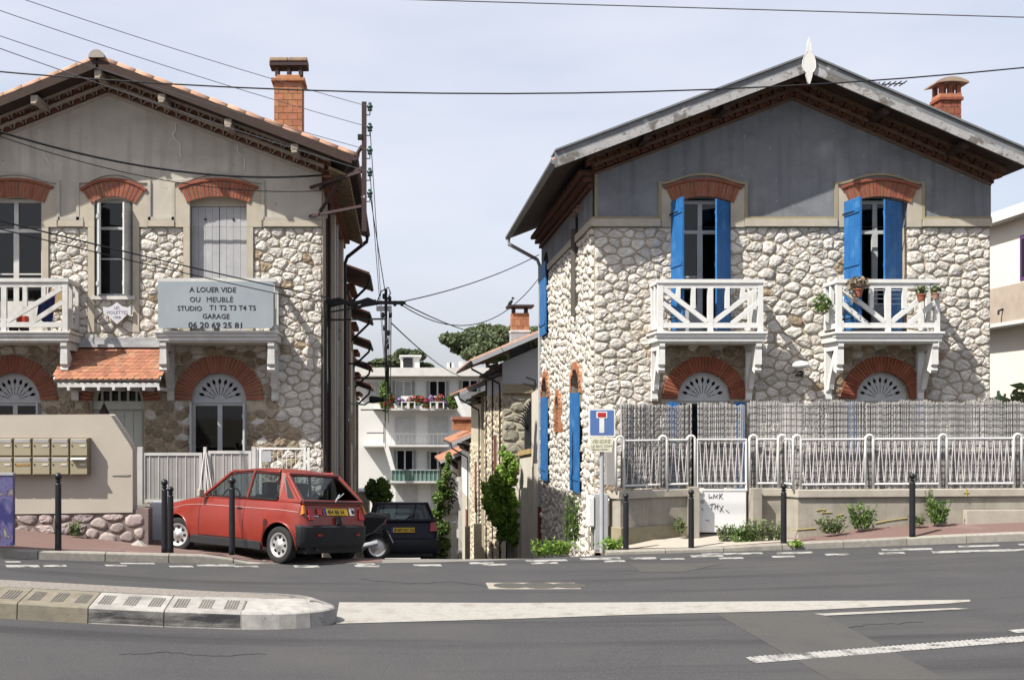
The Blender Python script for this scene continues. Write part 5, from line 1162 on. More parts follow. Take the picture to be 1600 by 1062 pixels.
# yellow spray marks on the long wall
YEL = mat('yellow_spray', (.46,.40,.10), .9)
WR = frame((0,17.815,0),(1,0,0),(0,0,1),(0,-1,0)); wx = lambda p: PX(p, 17.8); wz = lambda p: PZ(p, 17.8)
for pts in ([(1236,828),(1275,825)],[(1368,817),(1388,813),(1418,809)],[(1276,797),(1290,795),(1284,801),(1300,800)],[(1306,806),(1318,803)]):
    mb = MB(); mb.tube([WR(wx(a), wz(b), .003) for a, b in pts], .007, 5); mb.build('spray_mark', YEL, t2)
mb = MB(); mb.tube([(wx(1508),17.765,wz(763)),(wx(1508),17.765,wz(775))], .009, 5); mb.tube([(wx(1504),17.765,wz(769)),(wx(1512),17.765,wz(769))], .008, 5); mb.build('spray_mark', YEL, t2)
def railing(name, label, pts, posts):
    t = thing(name, (pts[0][0], pts[0][1], ztopw(pts[0][0])), label, 'railing')
    zt = lambda x: ztopw(x)+.83; zl = lambda x: ztopw(x)+.085
    for (x, y) in posts:                                       # hairpin posts
        mb = MB(); w = .065; z1 = ztopw(x)+.90; zb = ztopw(x)-.02
        path = [(x-w,y,zb),(x-w,y,z1-w)]+[(x-w*math.cos(R(a)),y,z1-w+w*math.sin(R(a))) for a in (30,60,90,120,150)]+[(x+w,y,z1-w),(x+w,y,zb)]
        mb.tube(path, .022, 7); mb.build('post', WHITE, t, smooth=True)
    for a, b in zip(posts, posts[1:]):
        A, B = V((a[0],a[1],0)), V((b[0],b[1],0)); d = (B-A).normalized(); L = (B-A).length
        if (b, a) in () : continue
        p = A+d*.065; q = B-d*.065; 
        for zf, nm in ((zt,'top_rail'),(zl,'bottom_rail')):
            mb = MB(); mb.tube([(p.x,p.y,zf(p.x)-.0),(q.x,q.y,zf(q.x))], .019, 6); mb.build(nm, WHITE, t)
        Lz = (q-p).length; n = max(2, round(Lz/.115)); z0, z1 = zl(p.x)+.03, zt(p.x)-.03; path = []
        for k in range(n*2+1):
            f = k/(n*2); c = p.lerp(q, f); hi_ = k % 2 == 0
            zz = (zt(c.x)-.02) if hi_ else (zl(c.x)+.02); sw = .008
            path += [(c.x-d.x*sw, c.y-d.y*sw, zz-(.045 if hi_ else -.045)), (c.x, c.y, zz), (c.x+d.x*sw, c.y+d.y*sw, zz-(.045 if hi_ else -.045))]
        mb = MB(); mb.tube(path, .0078, 5); mb.build('zigzag_wire', mat('pinkish_white_wire', (.66,.62,.63), .6), t)
    return t
rl = railing('railing', 'white railing with zigzag wires on the wall left of the gate', pw, [(3.66,17.74),(4.46,18.10),(4.97,18.23)])
mb = MB(); mb.box((3.45,17.98,ztopw(3.5)+.10),(3.62,17.76,ztopw(3.5)+.83)); mb.build('end_panel', GT, rl)
railing('railing', 'long white zigzag railing on the wall right of the gate', pe, [(6.03,18.25),(6.50,18.20),(6.62,17.84),(7.82,17.84),(9.04,17.84),(10.28,17.84),(11.55,17.84),(12.8,17.84)])
t = thing('garden_gate', (5.5, 18.24, .3), 'white garden gate with sheet lower panel covered in scribbles', 'gate')
GYR = 18.24; mb = MB(); mb.box((5.075,GYR-.02,PZ(831,GYR)),(5.90,GYR+.02,PZ(767,GYR))); pn = mb.build('panel', mat('white_gate_sheet', (.80,.80,.81), .6, (.76,.76,.77), 3), t, bevel=.006)
mb = MB(); mb.box((5.06,GYR-.028,PZ(766.5,GYR)),(5.915,GYR+.028,PZ(763,GYR))); mb.build('middle_rail', WHITE, t)
zt, zl = ztopw(5.5)+.83, ztopw(5.5)+.085
for z, nm in ((zt,'top_rail'),(zl,'bottom_rail')): mb = MB(); mb.tube([(5.07,GYR,z),(5.91,GYR,z)], .019, 6); mb.build(nm, WHITE, t)
for x in (5.075, 5.905): mb = MB(); mb.tube([(x,GYR,PZ(766,GYR)),(x,GYR,zt)], .019, 6); mb.build('stile', WHITE, t)
path = []
for k in range(15): 
    x = 5.11+.76*k/14; hi_ = k % 2 == 0; path += [(x-.008,GYR,(zt-.065) if hi_ else (zl+.065)),(x,GYR,(zt-.02) if hi_ else zl+.02),(x+.008,GYR,(zt-.065) if hi_ else (zl+.065))]
mb = MB(); mb.tube(path, .0078, 5); mb.build('zigzag_wire', MATS['pinkish_white_wire'], t)
mb = MB(); mb.box((5.06,GYR-.05,PZ(770,GYR)),(5.15,GYR-.021,PZ(765,GYR))); mb.build('latch', WHITE, t)
rng = random.Random(5); GRAF = mat('black_marker', (.03,.03,.035), .7)
def scrib(pts, r=.005): 
    mb = MB(); mb.tube([(PX(a,GYR),GYR-.024,PZ(b,GYR)) for a, b in pts], r, 4); mb.build('scribble', GRAF, pn)
for pts in ([(1107,771),(1107,778),(1111,775),(1111,778)],[(1113,778),(1115,771),(1117,778)],[(1121,772),(1117.5,775),(1121,778)],[(1124,770),(1123.5,779)],[(1128,770),(1124.5,775),(1129,779)],
            [(1094,784),(1096,781),(1100,783),(1098,786),(1094,784)],[(1108,788),(1116,786)],[(1112,787),(1111,795)],[(1117,787),(1116,795)],[(1117,791),(1121,790)],[(1121,787),(1120.5,795)],[(1123,789),(1130,800)],[(1129,789),(1124,799)],[(1133,796),(1139,801)],[(1102,812),(1108,813)],[(1096,793),(1098,797)]): scrib(pts)
# reed screens
REED = mat('grey_reed', (.40,.39,.385), .9, (.31,.30,.295), 9, 6, isl=.2, stretch=(1,1,.12)); WIRE = mat('dark_wire', (.05,.05,.055), .6)
def reed_screen(label, pts, ztf, zb, seed):
    t = thing('reed_screen', (pts[0][0], pts[0][1], zb), label, 'screen'); rng = random.Random(seed); mb = MB()
    cum = [0]
    for a, b in zip(pts, pts[1:]): cum.append(cum[-1]+math.dist(a, b))
    L = cum[-1]; n = int(L/.0062)
    def at(s):
        k = max(i for i in range(len(cum)-1) if cum[i] <= s+1e-9); f = (s-cum[k])/(cum[k+1]-cum[k]); a, b = V(pts[k]), V(pts[k+1]); p = a.lerp(b, f); d = (b-a).normalized(); return p, V((d.y,-d.x))
    for i in range(n):
        s = L*i/n
        if abs((s/.105+.06*math.sin(s*9)) % 1-.5) < .05 and rng.random() < .75: continue
        p, nn = at(s); p = p+nn*rng.uniform(-.012,.012); q = p+V((rng.uniform(-.02,.02), 0)); r = rng.uniform(.006,.0095)
        zt = ztf(p.x)+.02*math.sin(s*5)+.012*math.sin(s*17)+rng.uniform(-.025,.02)
        mb.tube([(p.x,p.y,zb),(q.x,q.y,zt)], [r, r*.8], 3, cap=False)
    mb.build('reeds', REED, t, kind='stuff')
    for k in range(13):
        z = zb+.06+(ztf(pts[0][0])-zb-.12)*k/12.; w = MB(); pp = []
        for j in range(int(L/.12)+1):
            p, nn = at(min(L-1e-4, j*.12)); pp.append((p.x+nn.x*.022, p.y+nn.y*.022, z+(ztf(p.x)-ztf(pts[0][0]))*k/12+rng.uniform(-.008,.008)))
        w.tube(pp, .0045, 4); w.build('binding_wire', WIRE, t)
reed_screen('grey reed screen behind the railing left of white gate', [(3.74,18.02),(4.46,18.24),(5.02,18.36)], lambda x: PZ(632,18.2), 1.04, 1)
reed_screen('narrow grey reed screen tied to the white gate', [(5.09,18.30),(5.90,18.30)], lambda x: PZ(631.5,18.3), 1.04, 2)
reed_screen('long grey reed screen behind the railing right of white gate', [(5.98,18.38),(6.52,18.34),(6.74,17.98),(13.2,17.98)], lambda x: PZ(628.5,18.0)+.004*(x-6), 1.04, 3)
# --- dead-end sign
SY = 17.35; sx_ = lambda p: PX(p, SY); sz_ = lambda p: PZ(p, SY)
t = thing('road_sign', (sx_(941), SY, .1), 'square blue dead end road sign with red bar on a grey post', 'road sign')
mb = MB(); mb.tube([(sx_(941.5),SY+.06,sz_(864)),(sx_(941.5),SY+.06,sz_(641))], .036, 10); mb.build('post', GREYM, t)
SB = frame((sx_(940.5),SY,sz_(660)),(1,0,0),(0,0,1),(0,-1,0))
def rr(w, h, r):
    o = []
    for cx_, cz_, a0 in ((w-r,h-r,0),(-w+r,h-r,90),(-w+r,-h+r,180),(w-r,-h+r,270)):
        o += [(cx_+r*math.cos(R(a0+a)), cz_+r*math.sin(R(a0+a))) for a in (0,45,90)]
    return o
mb = MB(); mb.prism(SB, rr(.215,.225,.02), -.02, 0); mb.build('panel', WHITE, t)
mb = MB(); mb.prism(SB, rr(.19,.20,.012), 0, .004); mb.build('blue_field', mat('sign_blue', (.09,.17,.42), .5, (.10,.18,.42), 2), t)
mb = MB(); mb.prism(SB, [(-.042,-.165),(.036,-.165),(.036,.075),(-.042,.075)], .004, .008); mb.prism(SB, rr(.085,.055,.012) and [(u-.003, z+.125) for u, z in rr(.088,.055,.012)], .004, .0085); mb.build('white_stem', WHITE, t)
mb = MB(); mb.prism(SB, [(u-.003, z+.125) for u, z in rr(.066,.036,.004)], .0085, .012); mb.build('red_bar', mat('sign_red', (.50,.03,.025), .5), t)
t = thing('notice', (sx_(940), SY, sz_(705)), 'pale yellow handwritten for-sale notice fixed below the road sign', 'notice')
mb = MB(); NB = frame((sx_(939.5),SY,sz_(694)),(1,0,0),(0,0,1),(0,-1,0)); mb.prism(NB, [(-.19,-.115),(.17,-.125),(.20,.115),(-.17,.125)], -.012, 0); mb.build('card', mat('yellow_card', (.74,.72,.58), .8, (.68,.66,.54), 5), t)
PEN = mat('olive_pen', (.40,.38,.24), .8)
for tx, px, py, s in (('VENDRE',924,692,.082),('LE BAC COM',923.5,698.5,.058),('TERRAIN MAISON',924,703,.034)): text(tx, s, (sx_(px),SY-.003,sz_(py)), (R(90),R(-1),0), PEN, t)
# --- utility cabinets at the corner
t = thing('meter_cabinet', (3.28, 17.9, .2), 'narrow white meter cabinet on thin legs at the house corner', 'cabinet')
cY = 17.9; c_ = lambda p: PX(p, cY); cz_ = lambda p: PZ(p, cY)
mb = MB(); mb.box((c_(918),cY-.1,cz_(822)),(c_(927),cY+.15,cz_(774))); mb.build('body', WHITE, t, bevel=.01)
mb = MB(); mb.box((c_(919),cY-.108,cz_(820)),(c_(926),cY-.101,cz_(777))); mb.build('door', WHITE, t)
for p in (919.5,923.5): mb = MB(); mb.box((c_(p),cY-.02,.02),(c_(p+1.8),cY+.03,cz_(822.5))); mb.build('leg', mat('weathered_post', (.36,.31,.24), .9), t)
t = thing('meter_cabinet', (3.42, 18.0, .1), 'tall grey meter cabinet beside the road sign post', 'cabinet')
mb = MB(); mb.box((c_(927.5),cY-.08,.02),(c_(949),cY+.2,cz_(771))); mb.build('body', GREYM, t, bevel=.01)
mb = MB(); mb.box((c_(929),cY-.088,cz_(858)),(c_(940),cY-.081,cz_(775))); mb.build('door', GREYM, t)
# --- the red hatchback and the dark hatchback
CGL = glass('car_glass', (.50,.56,.56)); CGD = glass('tinted_car_glass', (.22,.27,.29))
RUB = mat('tyre_rubber', (.018,.018,.019), .85, (.026,.026,.027), 30); RIMM = mat('silver_rim', (.62,.62,.62), .35, (.52,.52,.52), 12, metal=.6, spec=.5)
PLAST = mat('grey_black_bumper', (.018,.019,.022), .6, (.026,.027,.03), 6, spec=.25); SEAT = mat('black_seat', (.02,.02,.022), .9); TRIM = mat('black_trim', (.012,.012,.013), .5)
PLY = mat('yellow_plate', (.62,.40,.02), .5, (.58,.37,.02), 3); PLB = mat('plate_blue', (.02,.03,.30), .5)
def car(label, loc, rot, P_, paint, glassm, plate, group=None, detail=True):
    t = thing('parked_car', loc, label, 'car', group, rot)
    B_ = lambda mb, n, m, par=t, **k: mb.build(n, m, par, local=True, **k)
    Lr, Lf, Wd, ya, yf = P_['rear'], P_['front'], P_['w'], P_['axle_r'], P_['axle_f']
    RA, RW = P_['arch'], P_['wheel']; zs = P_['sill']; belt = P_['belt']
    ztop = lambda y: interp(y, P_['top'])
    plan = lambda y: interp(y, P_['plan'])
    def wid(f, y): return plan(y)*Wd*interp(f, P_['side'])
    ys = sorted(set([round(q, 3) for q in lin(Lr, Lf, 40)]+[round(a+RA*math.cos(R(d)), 3) for a in (ya, yf) for d in range(0,181,12)]))
    fs_ = [0,.08,.22,.40,.58,.74,.86,.94,1.0]
    mb = MB(); rows = []
    cab0, cab1 = P_['cabin']
    for y in ys:
        zt = ztop(y); zb = zs+interp(y, P_['bottom'])
        for a in (ya, yf):
            if abs(y-a) < RA: zb = max(zb, RW+math.sqrt(RA*RA-(y-a)**2))
        zb = min(zb, zt-.02); row = []
        for f in fs_:
            z = zb+(zt-zb)*f; F_ = (z-zs)/(max(zt,belt*.0+zt)-zs); row.append((wid(min(1,max(0,F_)), y), y, z - (.0 if f < 1 else 0)))
        rows.append(row)
    nf = len(fs_); vs = []
    for row in rows:
        vs += [p for p in row] + [(-p[0], p[1], p[2]) for p in row] + [(row[-1][0]*.93, row[-1][1], row[-1][2]+.018), (-row[-1][0]*.93, row[-1][1], row[-1][2]+.018), (0, row[-1][1], row[-1][2]+.035)]
    K = 2*nf+3; fc = []
    for i in range(len(ys)-1):
        a, b = i*K, (i+1)*K
        for j in range(nf-1): fc += [(a+j,b+j,b+j+1,a+j+1), (a+nf+j,a+nf+j+1,b+nf+j+1,b+nf+j)]
        fc += [(a+nf-1,b+nf-1,b+2*nf,a+2*nf),(a+2*nf-1,a+2*nf+1,b+2*nf+1,b+2*nf-1)]
        ym = (ys[i]+ys[i+1])/2
        if not (cab0 < ym < cab1): fc += [(a+2*nf,b+2*nf,b+2*nf+2,a+2*nf+2),(a+2*nf+2,b+2*nf+2,b+2*nf+1,a+2*nf+1)]
    e = (len(ys)-1)*K
    for q in (0, e): fc += [tuple([q+j for j in range(nf)]+[q+2*nf,q+2*nf+2,q+2*nf+1]+[q+nf+j for j in range(nf-1,-1,-1)])]
    mb.add(vs, fc); body = B_(mb, 'body', paint, smooth=True)
    em = body.modifiers.new('edges', 'EDGE_SPLIT'); em.split_angle = R(32)
    # floor, wheel wells
    mb = MB(); mb.box((-Wd*.80,Lr+.2,zs+.02),(Wd*.80,Lf-.2,zs+.10)); mb.box((-Wd*.72,cab0+.1,zs+.1),(Wd*.72,cab1,zs+.22)); B_(mb, 'floor_pan', TRIM)
    for a in (ya, yf):
        mb = MB(); k = 12; vv = []
        for sx in (Wd*.93, Wd*.45, -Wd*.45, -Wd*.93):
            for d in range(k+1): vv.append((sx, a+(RA-.005)*math.cos(math.pi*d/k), RW-.02+(RA-.005)*math.sin(math.pi*d/k)))
        mb.add(vv, [(s*(k+1)+d,s*(k+1)+d+1,(s+1)*(k+1)+d+1,(s+1)*(k+1)+d) for s in (0,2) for d in range(k)]); B_(mb, 'wheel_well', TRIM)
        for s in (-1,1):
            mb = MB(); pts = []
            for d in range(-8, 189, 14):
                yy = a+RA*math.cos(R(d)); zz = RW+RA*math.sin(R(d)); F_ = (zz-zs)/(ztop(yy)-zs); pts.append((s*(wid(min(1,max(0,F_)),yy)+.004), yy, zz))
            mb.tube(pts, .016, 5); B_(mb, 'arch_lip', paint, smooth=True)
    # greenhouse: pillars, roof, glass
    Gh = P_['gh']     # name -> (halfwidth, y, z)
    def pt(k, s): w, y, z = Gh[k]; return V((s*w, y, z))
    mb = MB()
    for s in (-1, 1):
        def pil(a, b, w, d): mb.bar(a, b, w, d, up=(1,0,0))
        pil(pt('a0',s), pt('a1',s), .05, .05)
        pil(pt('b0',s), pt('b1',s), .055, .04)
        # broad rear pillar panel
        c = [pt('c0',s), pt('d0',s), pt('d1',s), pt('c1',s)]; n_ = V((-s*.05,0,0))
        mb.add([*c, *[q+n_ for q in c]], [(0,1,2,3),(7,6,5,4),(0,4,5,1),(1,5,6,2),(2,6,7,3),(3,7,4,0)])
        mb.bar(pt('a1',s), pt('c1',s), .05, .05, up=(1,0,0))          # roof side rail
        mb.bar(pt('d0',s), pt('d1',s), .06, .05, up=(1,0,0))
        mb.bar(pt('a0',s)+V((0,.03,-.0)), pt('d0',s), .04, .05, up=(1,0,0))   # waist rail
    mb.bar(pt('d1',-1), pt('d1',1), .07, .05); mb.bar(pt('d0',-1), pt('d0',1), .05, .07); mb.bar(pt('a1',-1), pt('a1',1), .06, .04); mb.bar(pt('a0',-1), pt('a0',1), .05, .06)
    B_(mb, 'pillars', paint, bevel=.018)
    mb = MB(); ry = lin(Gh['d1'][1]-.03, Gh['a1'][1]+.03, 10); nx = 14; vs = []
    for y in ry:
        f = (y-Gh['d1'][1])/(Gh['a1'][1]-Gh['d1'][1]); w = (Gh['d1'][0]*(1-f)+Gh['a1'][0]*f)+.012; z = interp(y, P_['roof'])
        for i in range(nx+1): u = -1+2*i/nx; vs.append((w*u, y, z+.045*(1-u*u)-.028*abs(u)**9-.02*abs(2*f-1)**8))
    m_ = len(vs); fc = [(j*(nx+1)+i,j*(nx+1)+i+1,(j+1)*(nx+1)+i+1,(j+1)*(nx+1)+i) for j in range(len(ry)-1) for i in range(nx)]
    vs += [(x*.985,y,z-.03) for x,y,z in vs]; fc += [tuple(m_+i for i in reversed(f)) for f in fc]
    rim_ = [i for i in range(nx+1)]+[(j+1)*(nx+1)-1 for j in range(1,len(ry))]+[(len(ry)-1)*(nx+1)+i for i in range(nx-1,-1,-1)]+[j*(nx+1) for j in range(len(ry)-2,0,-1)]
    fc += [(rim_[i],rim_[(i+1)%len(rim_)],m_+rim_[(i+1)%len(rim_)],m_+rim_[i]) for i in range(len(rim_))]
    mb.add(vs, fc); B_(mb, 'roof', paint, smooth=True).modifiers.new('edges','EDGE_SPLIT').split_angle = R(40)
    def pane(name, q, m=glassm): mb = MB(); mb.add(q, [tuple(range(len(q)))]); return B_(mb, name, m)
    pane('windscreen', [pt('a0',-1),pt('a0',1),pt('a1',1),pt('a1',-1)])
    rw = [pt('d0',-1).lerp(pt('d0',1),.03)+V((0,-.022,.0)),pt('d0',1).lerp(pt('d0',-1),.03)+V((0,-.022,0)),pt('d1',1).lerp(pt('d1',-1),.05)+V((0,-.022,-.02)),pt('d1',-1).lerp(pt('d1',1),.05)+V((0,-.022,-.02))]
    pane('rear_window', rw)
    mb = MB()
    for i in range(4): mb.tube([rw[i], rw[(i+1)%4]], .012, 5)
    B_(mb, 'rear_window_seal', TRIM)
    for s in (-1,1):
        pane('side_window', [pt('a0',s),pt('b0',s),pt('b1',s),pt('a1',s)]); pane('side_window', [pt('b0',s),pt('c0',s),pt('c1',s),pt('b1',s)])
        mb = MB()
        for q in ([pt('a0',s),pt('b0',s),pt('b1',s),pt('a1',s)],[pt('b0',s),pt('c0',s),pt('c1',s),pt('b1',s)]):
            cc = sum(q, V((0,0,0)))/4; q = [cc+(x-cc)*.955+V((s*.012,0,0)) for x in q]
            for i in range(4): mb.tube([q[i], q[(i+1)%4]], .009, 4)
        B_(mb, 'window_seal', TRIM)
        if detail:      # louvred air vent on the rear pillar
            c0, c1, d0, d1 = pt('c0',s), pt('c1',s), pt('d0',s), pt('d1',s); o_ = V((s*.006,0,0))
            q = [c0.lerp(d0,.40)+(c1-c0)*.12+o_, c0.lerp(d0,.66)+(c1-c0)*.12+o_, c1.lerp(d1,.70)-(c1-c0)*.10+o_, c1.lerp(d1,.44)-(c1-c0)*.10+o_]
            mb = MB(); mb.add(q, [(0,1,2,3)]); B_(mb, 'pillar_vent', TRIM)
    # wheels
    for a in (ya, yf):
        for s in (-1, 1):
            x = s*P_['track']; wt = bpy.data.objects.new('wheel', None); COL.objects.link(wt); wt.parent = t; wt.location = (x, a, RW); wt.empty_display_size = .1
            if a == yf: wt.rotation_euler = (0,0,R(P_.get('steer',0)))
            w = .078; r = RW
            mb = MB(); mb.lathe([(r*.62,-w*.9),(r*.80,-w),(r*.93,-w),(r*.985,-w*.8),(r,-w*.5),(r,w*.5),(r*.985,w*.8),(r*.93,w),(r*.80,w),(r*.62,w*.9)], 28, (0,0,0), 'x'); B_(mb, 'tyre', RUB, wt, smooth=True)
            mb = MB(); mb.lathe([(r*.66,s*w*.92),(r*.60,s*w*.95),(r*.56,s*w*.70),(r*.40,s*w*.55),(r*.30,s*w*.80),(r*.16,s*w*.90),(r*.14,s*w*1.0),(0,s*w*1.02)], 24, (0,0,0), 'x'); B_(mb, 'rim', RIMM, wt, smooth=True)
            mb = MB()
            for k in range(8):
                an = 2*math.pi*k/8; c, sn = math.cos(an), math.sin(an); xx = s*w*.76
                q = [V((xx, c*rr_-sn*ww, sn*rr_+c*ww)) for rr_, ww in ((r*.34,-.012),(r*.50,-.024),(r*.50,.024),(r*.34,.012))]
                mb.add(q+[p_+V((-s*.03,0,0)) for p_ in q], [(0,1,2,3),(0,1,5,4),(1,2,6,5),(2,3,7,6),(3,0,4,7)])
            B_(mb, 'rim_slots', TRIM, wt)
    # bumpers, sill strip
    def bump(y0, yin, z0, z1, sgn, name):
        mb = MB(); k = 10; ye = Lr if sgn < 0 else Lf; pl = []
        side = [(Wd*plan(yy)*1.015+.014, yy) for yy in lin(yin, ye-sgn*.015, 9)]
        hw_ = side[-1][0]; rear = [(-hw_*.97*(1-2*i/k), y0-sgn*.06*abs(1-2*i/k)**3) for i in range(k+1)]
        pl = [(-x, y) for x, y in side]+rear+[(x, y) for x, y in side[::-1]]; vs = []
        for x, y in pl: vs += [(x*.97,y-sgn*.03,z0),(x,y,z0+.06),(x*1.0,y,z1-.03),(x*.98,y-sgn*.04,z1),(x*.90,y-sgn*.12,z1),(x*.88,y-sgn*.12,z0)]
        n6 = 6; kk = len(pl); fc = [(i*n6+j,i*n6+(j+1)%n6,(i+1)*n6+(j+1)%n6,(i+1)*n6+j) for i in range(kk-1) for j in range(n6)]+[tuple(range(n6)),tuple((kk-1)*n6+j for j in range(n6))]
        mb.add(vs, fc); B_(mb, name, P_.get('bumper_m', PLAST), smooth=True).modifiers.new('edges','EDGE_SPLIT').split_angle = R(40)
    bump(Lr-.06, ya-RA-.03, P_['bz'][0], P_['bz'][1], -1, 'rear_bumper'); bump(Lf+.05, yf+RA+.03, P_['bz'][0], P_['bz'][1]-.04, 1, 'front_bumper')
    for s in (-1,1):
        mb = MB(); x = Wd*.985; mb.box((min(s*x,s*(x-.06)),ya+RA+.03,zs-.02),(max(s*x,s*(x-.06)),yf-RA-.03,zs+.11)); B_(mb, 'sill_strip', PLAST, bevel=.01)
    mb = MB(); mb.box((-Wd*.8,Lr+.02,zs-.02),(Wd*.8,Lr+.3,P_['bz'][0]+.05)); B_(mb, 'rear_valance', TRIM)
    # rear: plate, lamps, wiper, handle
    nn = P_['hatch']   # (y0,z0,y1,z1) of the hatch face
    hd = V((0, nn[2]-nn[0], nn[3]-nn[1])).normalized(); hn = V((0,-hd.z,hd.y)); o_ = V((0,nn[0],nn[1])); HF = frame(o_, (1,0,0), hd, hn); Hl = math.dist(nn[:2], nn[2:])
    cz = P_['plate_z']; mb = MB(); mb.prism(HF, [(-.26,cz-.055),(.26,cz-.055),(.26,cz+.055),(-.26,cz+.055)], .0, .018); pl_ = B_(mb, 'number_plate', PLY)
    mb = MB(); mb.prism(HF, [(-.262,cz-.054),(-.215,cz-.054),(-.215,cz+.054),(-.262,cz+.054)], .018, .0195); B_(mb, 'plate_band', PLB, pl_)
    rm = Matrix((V((1,0,0)), hd, hn)).transposed(); txt = text(plate, .085, HF(-.19,cz-.03,.0195), rm.to_euler(), GRAF, None, bold=.002, sx=1.03); txt.parent = pl_
    for s in (-1,1):
        w0 = Wd*P_['lamp'][0]; a0, a1, z0, z1 = P_['lamp'][1:]
        mb = MB(); mb.prism(HF, [(s*(w0-a0),z0),(s*w0,z0),(s*(w0-.03),z1),(s*(w0-a1),z1)], -.01, .022); B_(mb, 'tail_lamp', mat('tail_lamp_red', (.34,.02,.02), .25, spec=.5), bevel=.004)
        if detail:
            mb = MB(); mb.prism(HF, [(s*(w0+.045),z1-.07),(s*(w0+.09),z1-.07),(s*(w0+.06),z1+.06),(s*(w0+.03),z1+.06)], -.06, .012); B_(mb, 'indicator', mat('orange_lens', (.60,.20,.02), .3, spec=.5))
            mb = MB(); mb.prism(HF, [(s*.315,cz-.05),(s*.40,cz-.05),(s*.40,cz+.055),(s*.315,cz+.055)], 0, .02); B_(mb, 'reversing_lamp' if s > 0 else 'reflector', WHITE if s > 0 else mat('tail_lamp_red', (.34,.02,.02)), bevel=.006)
            if s > 0: mb = MB(); mb.prism(HF, [(.345,cz-.03),(.39,cz-.03),(.39,cz+.03),(.345,cz+.03)], .02, .03); B_(mb, 'reversing_lamp_lens', TRIM)
    mb = MB(); mb.tube([HF(.02,Hl*.98,.02), HF(.16,Hl*1.32,.03)], .011, 5); mb.tube([HF(.10,Hl*1.15,.035), HF(.26,Hl*1.38,.03)], .008, 4); B_(mb, 'wiper', GREYM if detail else TRIM)
    if detail:
        mb = MB(); mb.prism(HF, [(-.03,cz-.19),(.05,cz-.19),(.05,cz-.10),(.01,cz-.07),(-.03,cz-.10)], 0, .05); B_(mb, 'hatch_lock', TRIM, bevel=.01)
        mb = MB(); mb.prism(HF, [(-.62,cz-.075),(-.38,cz-.075),(-.38,cz-.055),(-.62,cz-.055)], 0, .008); B_(mb, 'badge', GREYM)
        mb = MB(); mb.box((-.45,Lr-.075,.44),(-.37,Lr-.062,.47)); mb.box((.37,Lr-.075,.44),(.45,Lr-.062,.47)); B_(mb, 'bumper_reflector', MATS['tail_lamp_red'])
    mb = MB(); mb.tube([(-.42,Lr-.02,.24),(-.42,Lr+.5,.26)], .022, 8); B_(mb, 'exhaust', RUST)
    # doors: seams, handles, crease, mirror
    for s in (-1,1):
        def sp(y, z, o=.003): F_ = (z-zs)/(ztop(y)-zs); return (s*(wid(min(1,max(0,F_)),y)+o), y, z)
        mb = MB()
        for y in P_['seams']:
            mb.tube([sp(y, z, .0005) for z in lin(zs+.12, ztop(y)-.01, 8)], .0045, 4)
        mb.tube([sp(y, zs+.125, .0005) for y in lin(P_['seams'][0],P_['seams'][1],8)], .004, 4)
        B_(mb, 'door_seam', TRIM)
        mb = MB(); mb.tube([sp(y, interp(y, P_['crease']), .003) for y in lin(Lr+.12, Lf-.3, 24)], .0055, 4); B_(mb, 'crease_strip', mat('pale_pink_strip', (.55,.35,.33), .4))  # thin pale pink line laid along the body crease
        hy = P_['seams'][1]+.10; p0 = V(sp(hy, belt-.10)); mb = MB(); mb.box((p0.x-.015,hy-.05,belt-.13),(p0.x+.018*s+.015,hy+.05,belt-.10)); B_(mb, 'door_handle', TRIM, bevel=.005)
        m0 = pt('a0',s); mb = MB(); mb.bar(m0+V((s*.02,-.12,-.02)), m0+V((s*.12,-.12,.03)), .03, .03); mb.box((min(m0.x+s*.10,m0.x+s*.20),m0.y-.15,m0.z+.0),(max(m0.x+s*.10,m0.x+s*.20),m0.y-.08,m0.z+.12)); B_(mb, 'mirror', P_.get('mirror_m', TRIM), bevel=.015)
    # front: headlights, grille
    for s in (-1,1): mb = MB(); mb.box((min(s*.40,s*.62),Lf-.03,.56),(max(s*.40,s*.62),Lf+.012,.70)); B_(mb, 'headlight', mat('headlight_glass', (.6,.6,.62), .2), bevel=.01)
    mb = MB(); mb.box((-.38,Lf-.03,.58),(.38,Lf+.006,.68)); B_(mb, 'grille', TRIM)
    # seats, steering wheel
    for s in (-1,1):
        mb = MB(); mb.box((s*.34-.22,-.35,.42),(s*.34+.22,.18,.56)); mb.bar((s*.34,-.36,.5),(s*.34,-.50,1.0),.44,.12,up=(0,1,0)); mb.box((s*.34-.12,-.60,1.0),(s*.34+.12,-.48,1.20)); B_(mb, 'front_seat', SEAT, bevel=.03)
    mb = MB(); mb.box((-.58,-1.05,.45),(.58,-.72,.6)); mb.box((-.58,-1.18,.5),(.58,-1.06,.92)); B_(mb, 'rear_seat', SEAT, bevel=.03)
    mb = MB(); n = 16; mb.tube([(-.34+.18*math.cos(2*math.pi*i/n), .36-.06*math.sin(2*math.pi*i/n), .92+.16*math.sin(2*math.pi*i/n)) for i in range(n+1)], .014, 5, cap=False); mb.tube([(-.34,.36,.92),(-.34,.6,.8)], .02, 5); B_(mb, 'steering_wheel', TRIM)
    mb = MB(); mb.box((-Wd*.8,.48,.6),(Wd*.8,.66,.88)); B_(mb, 'dashboard', SEAT, bevel=.03)
    return t
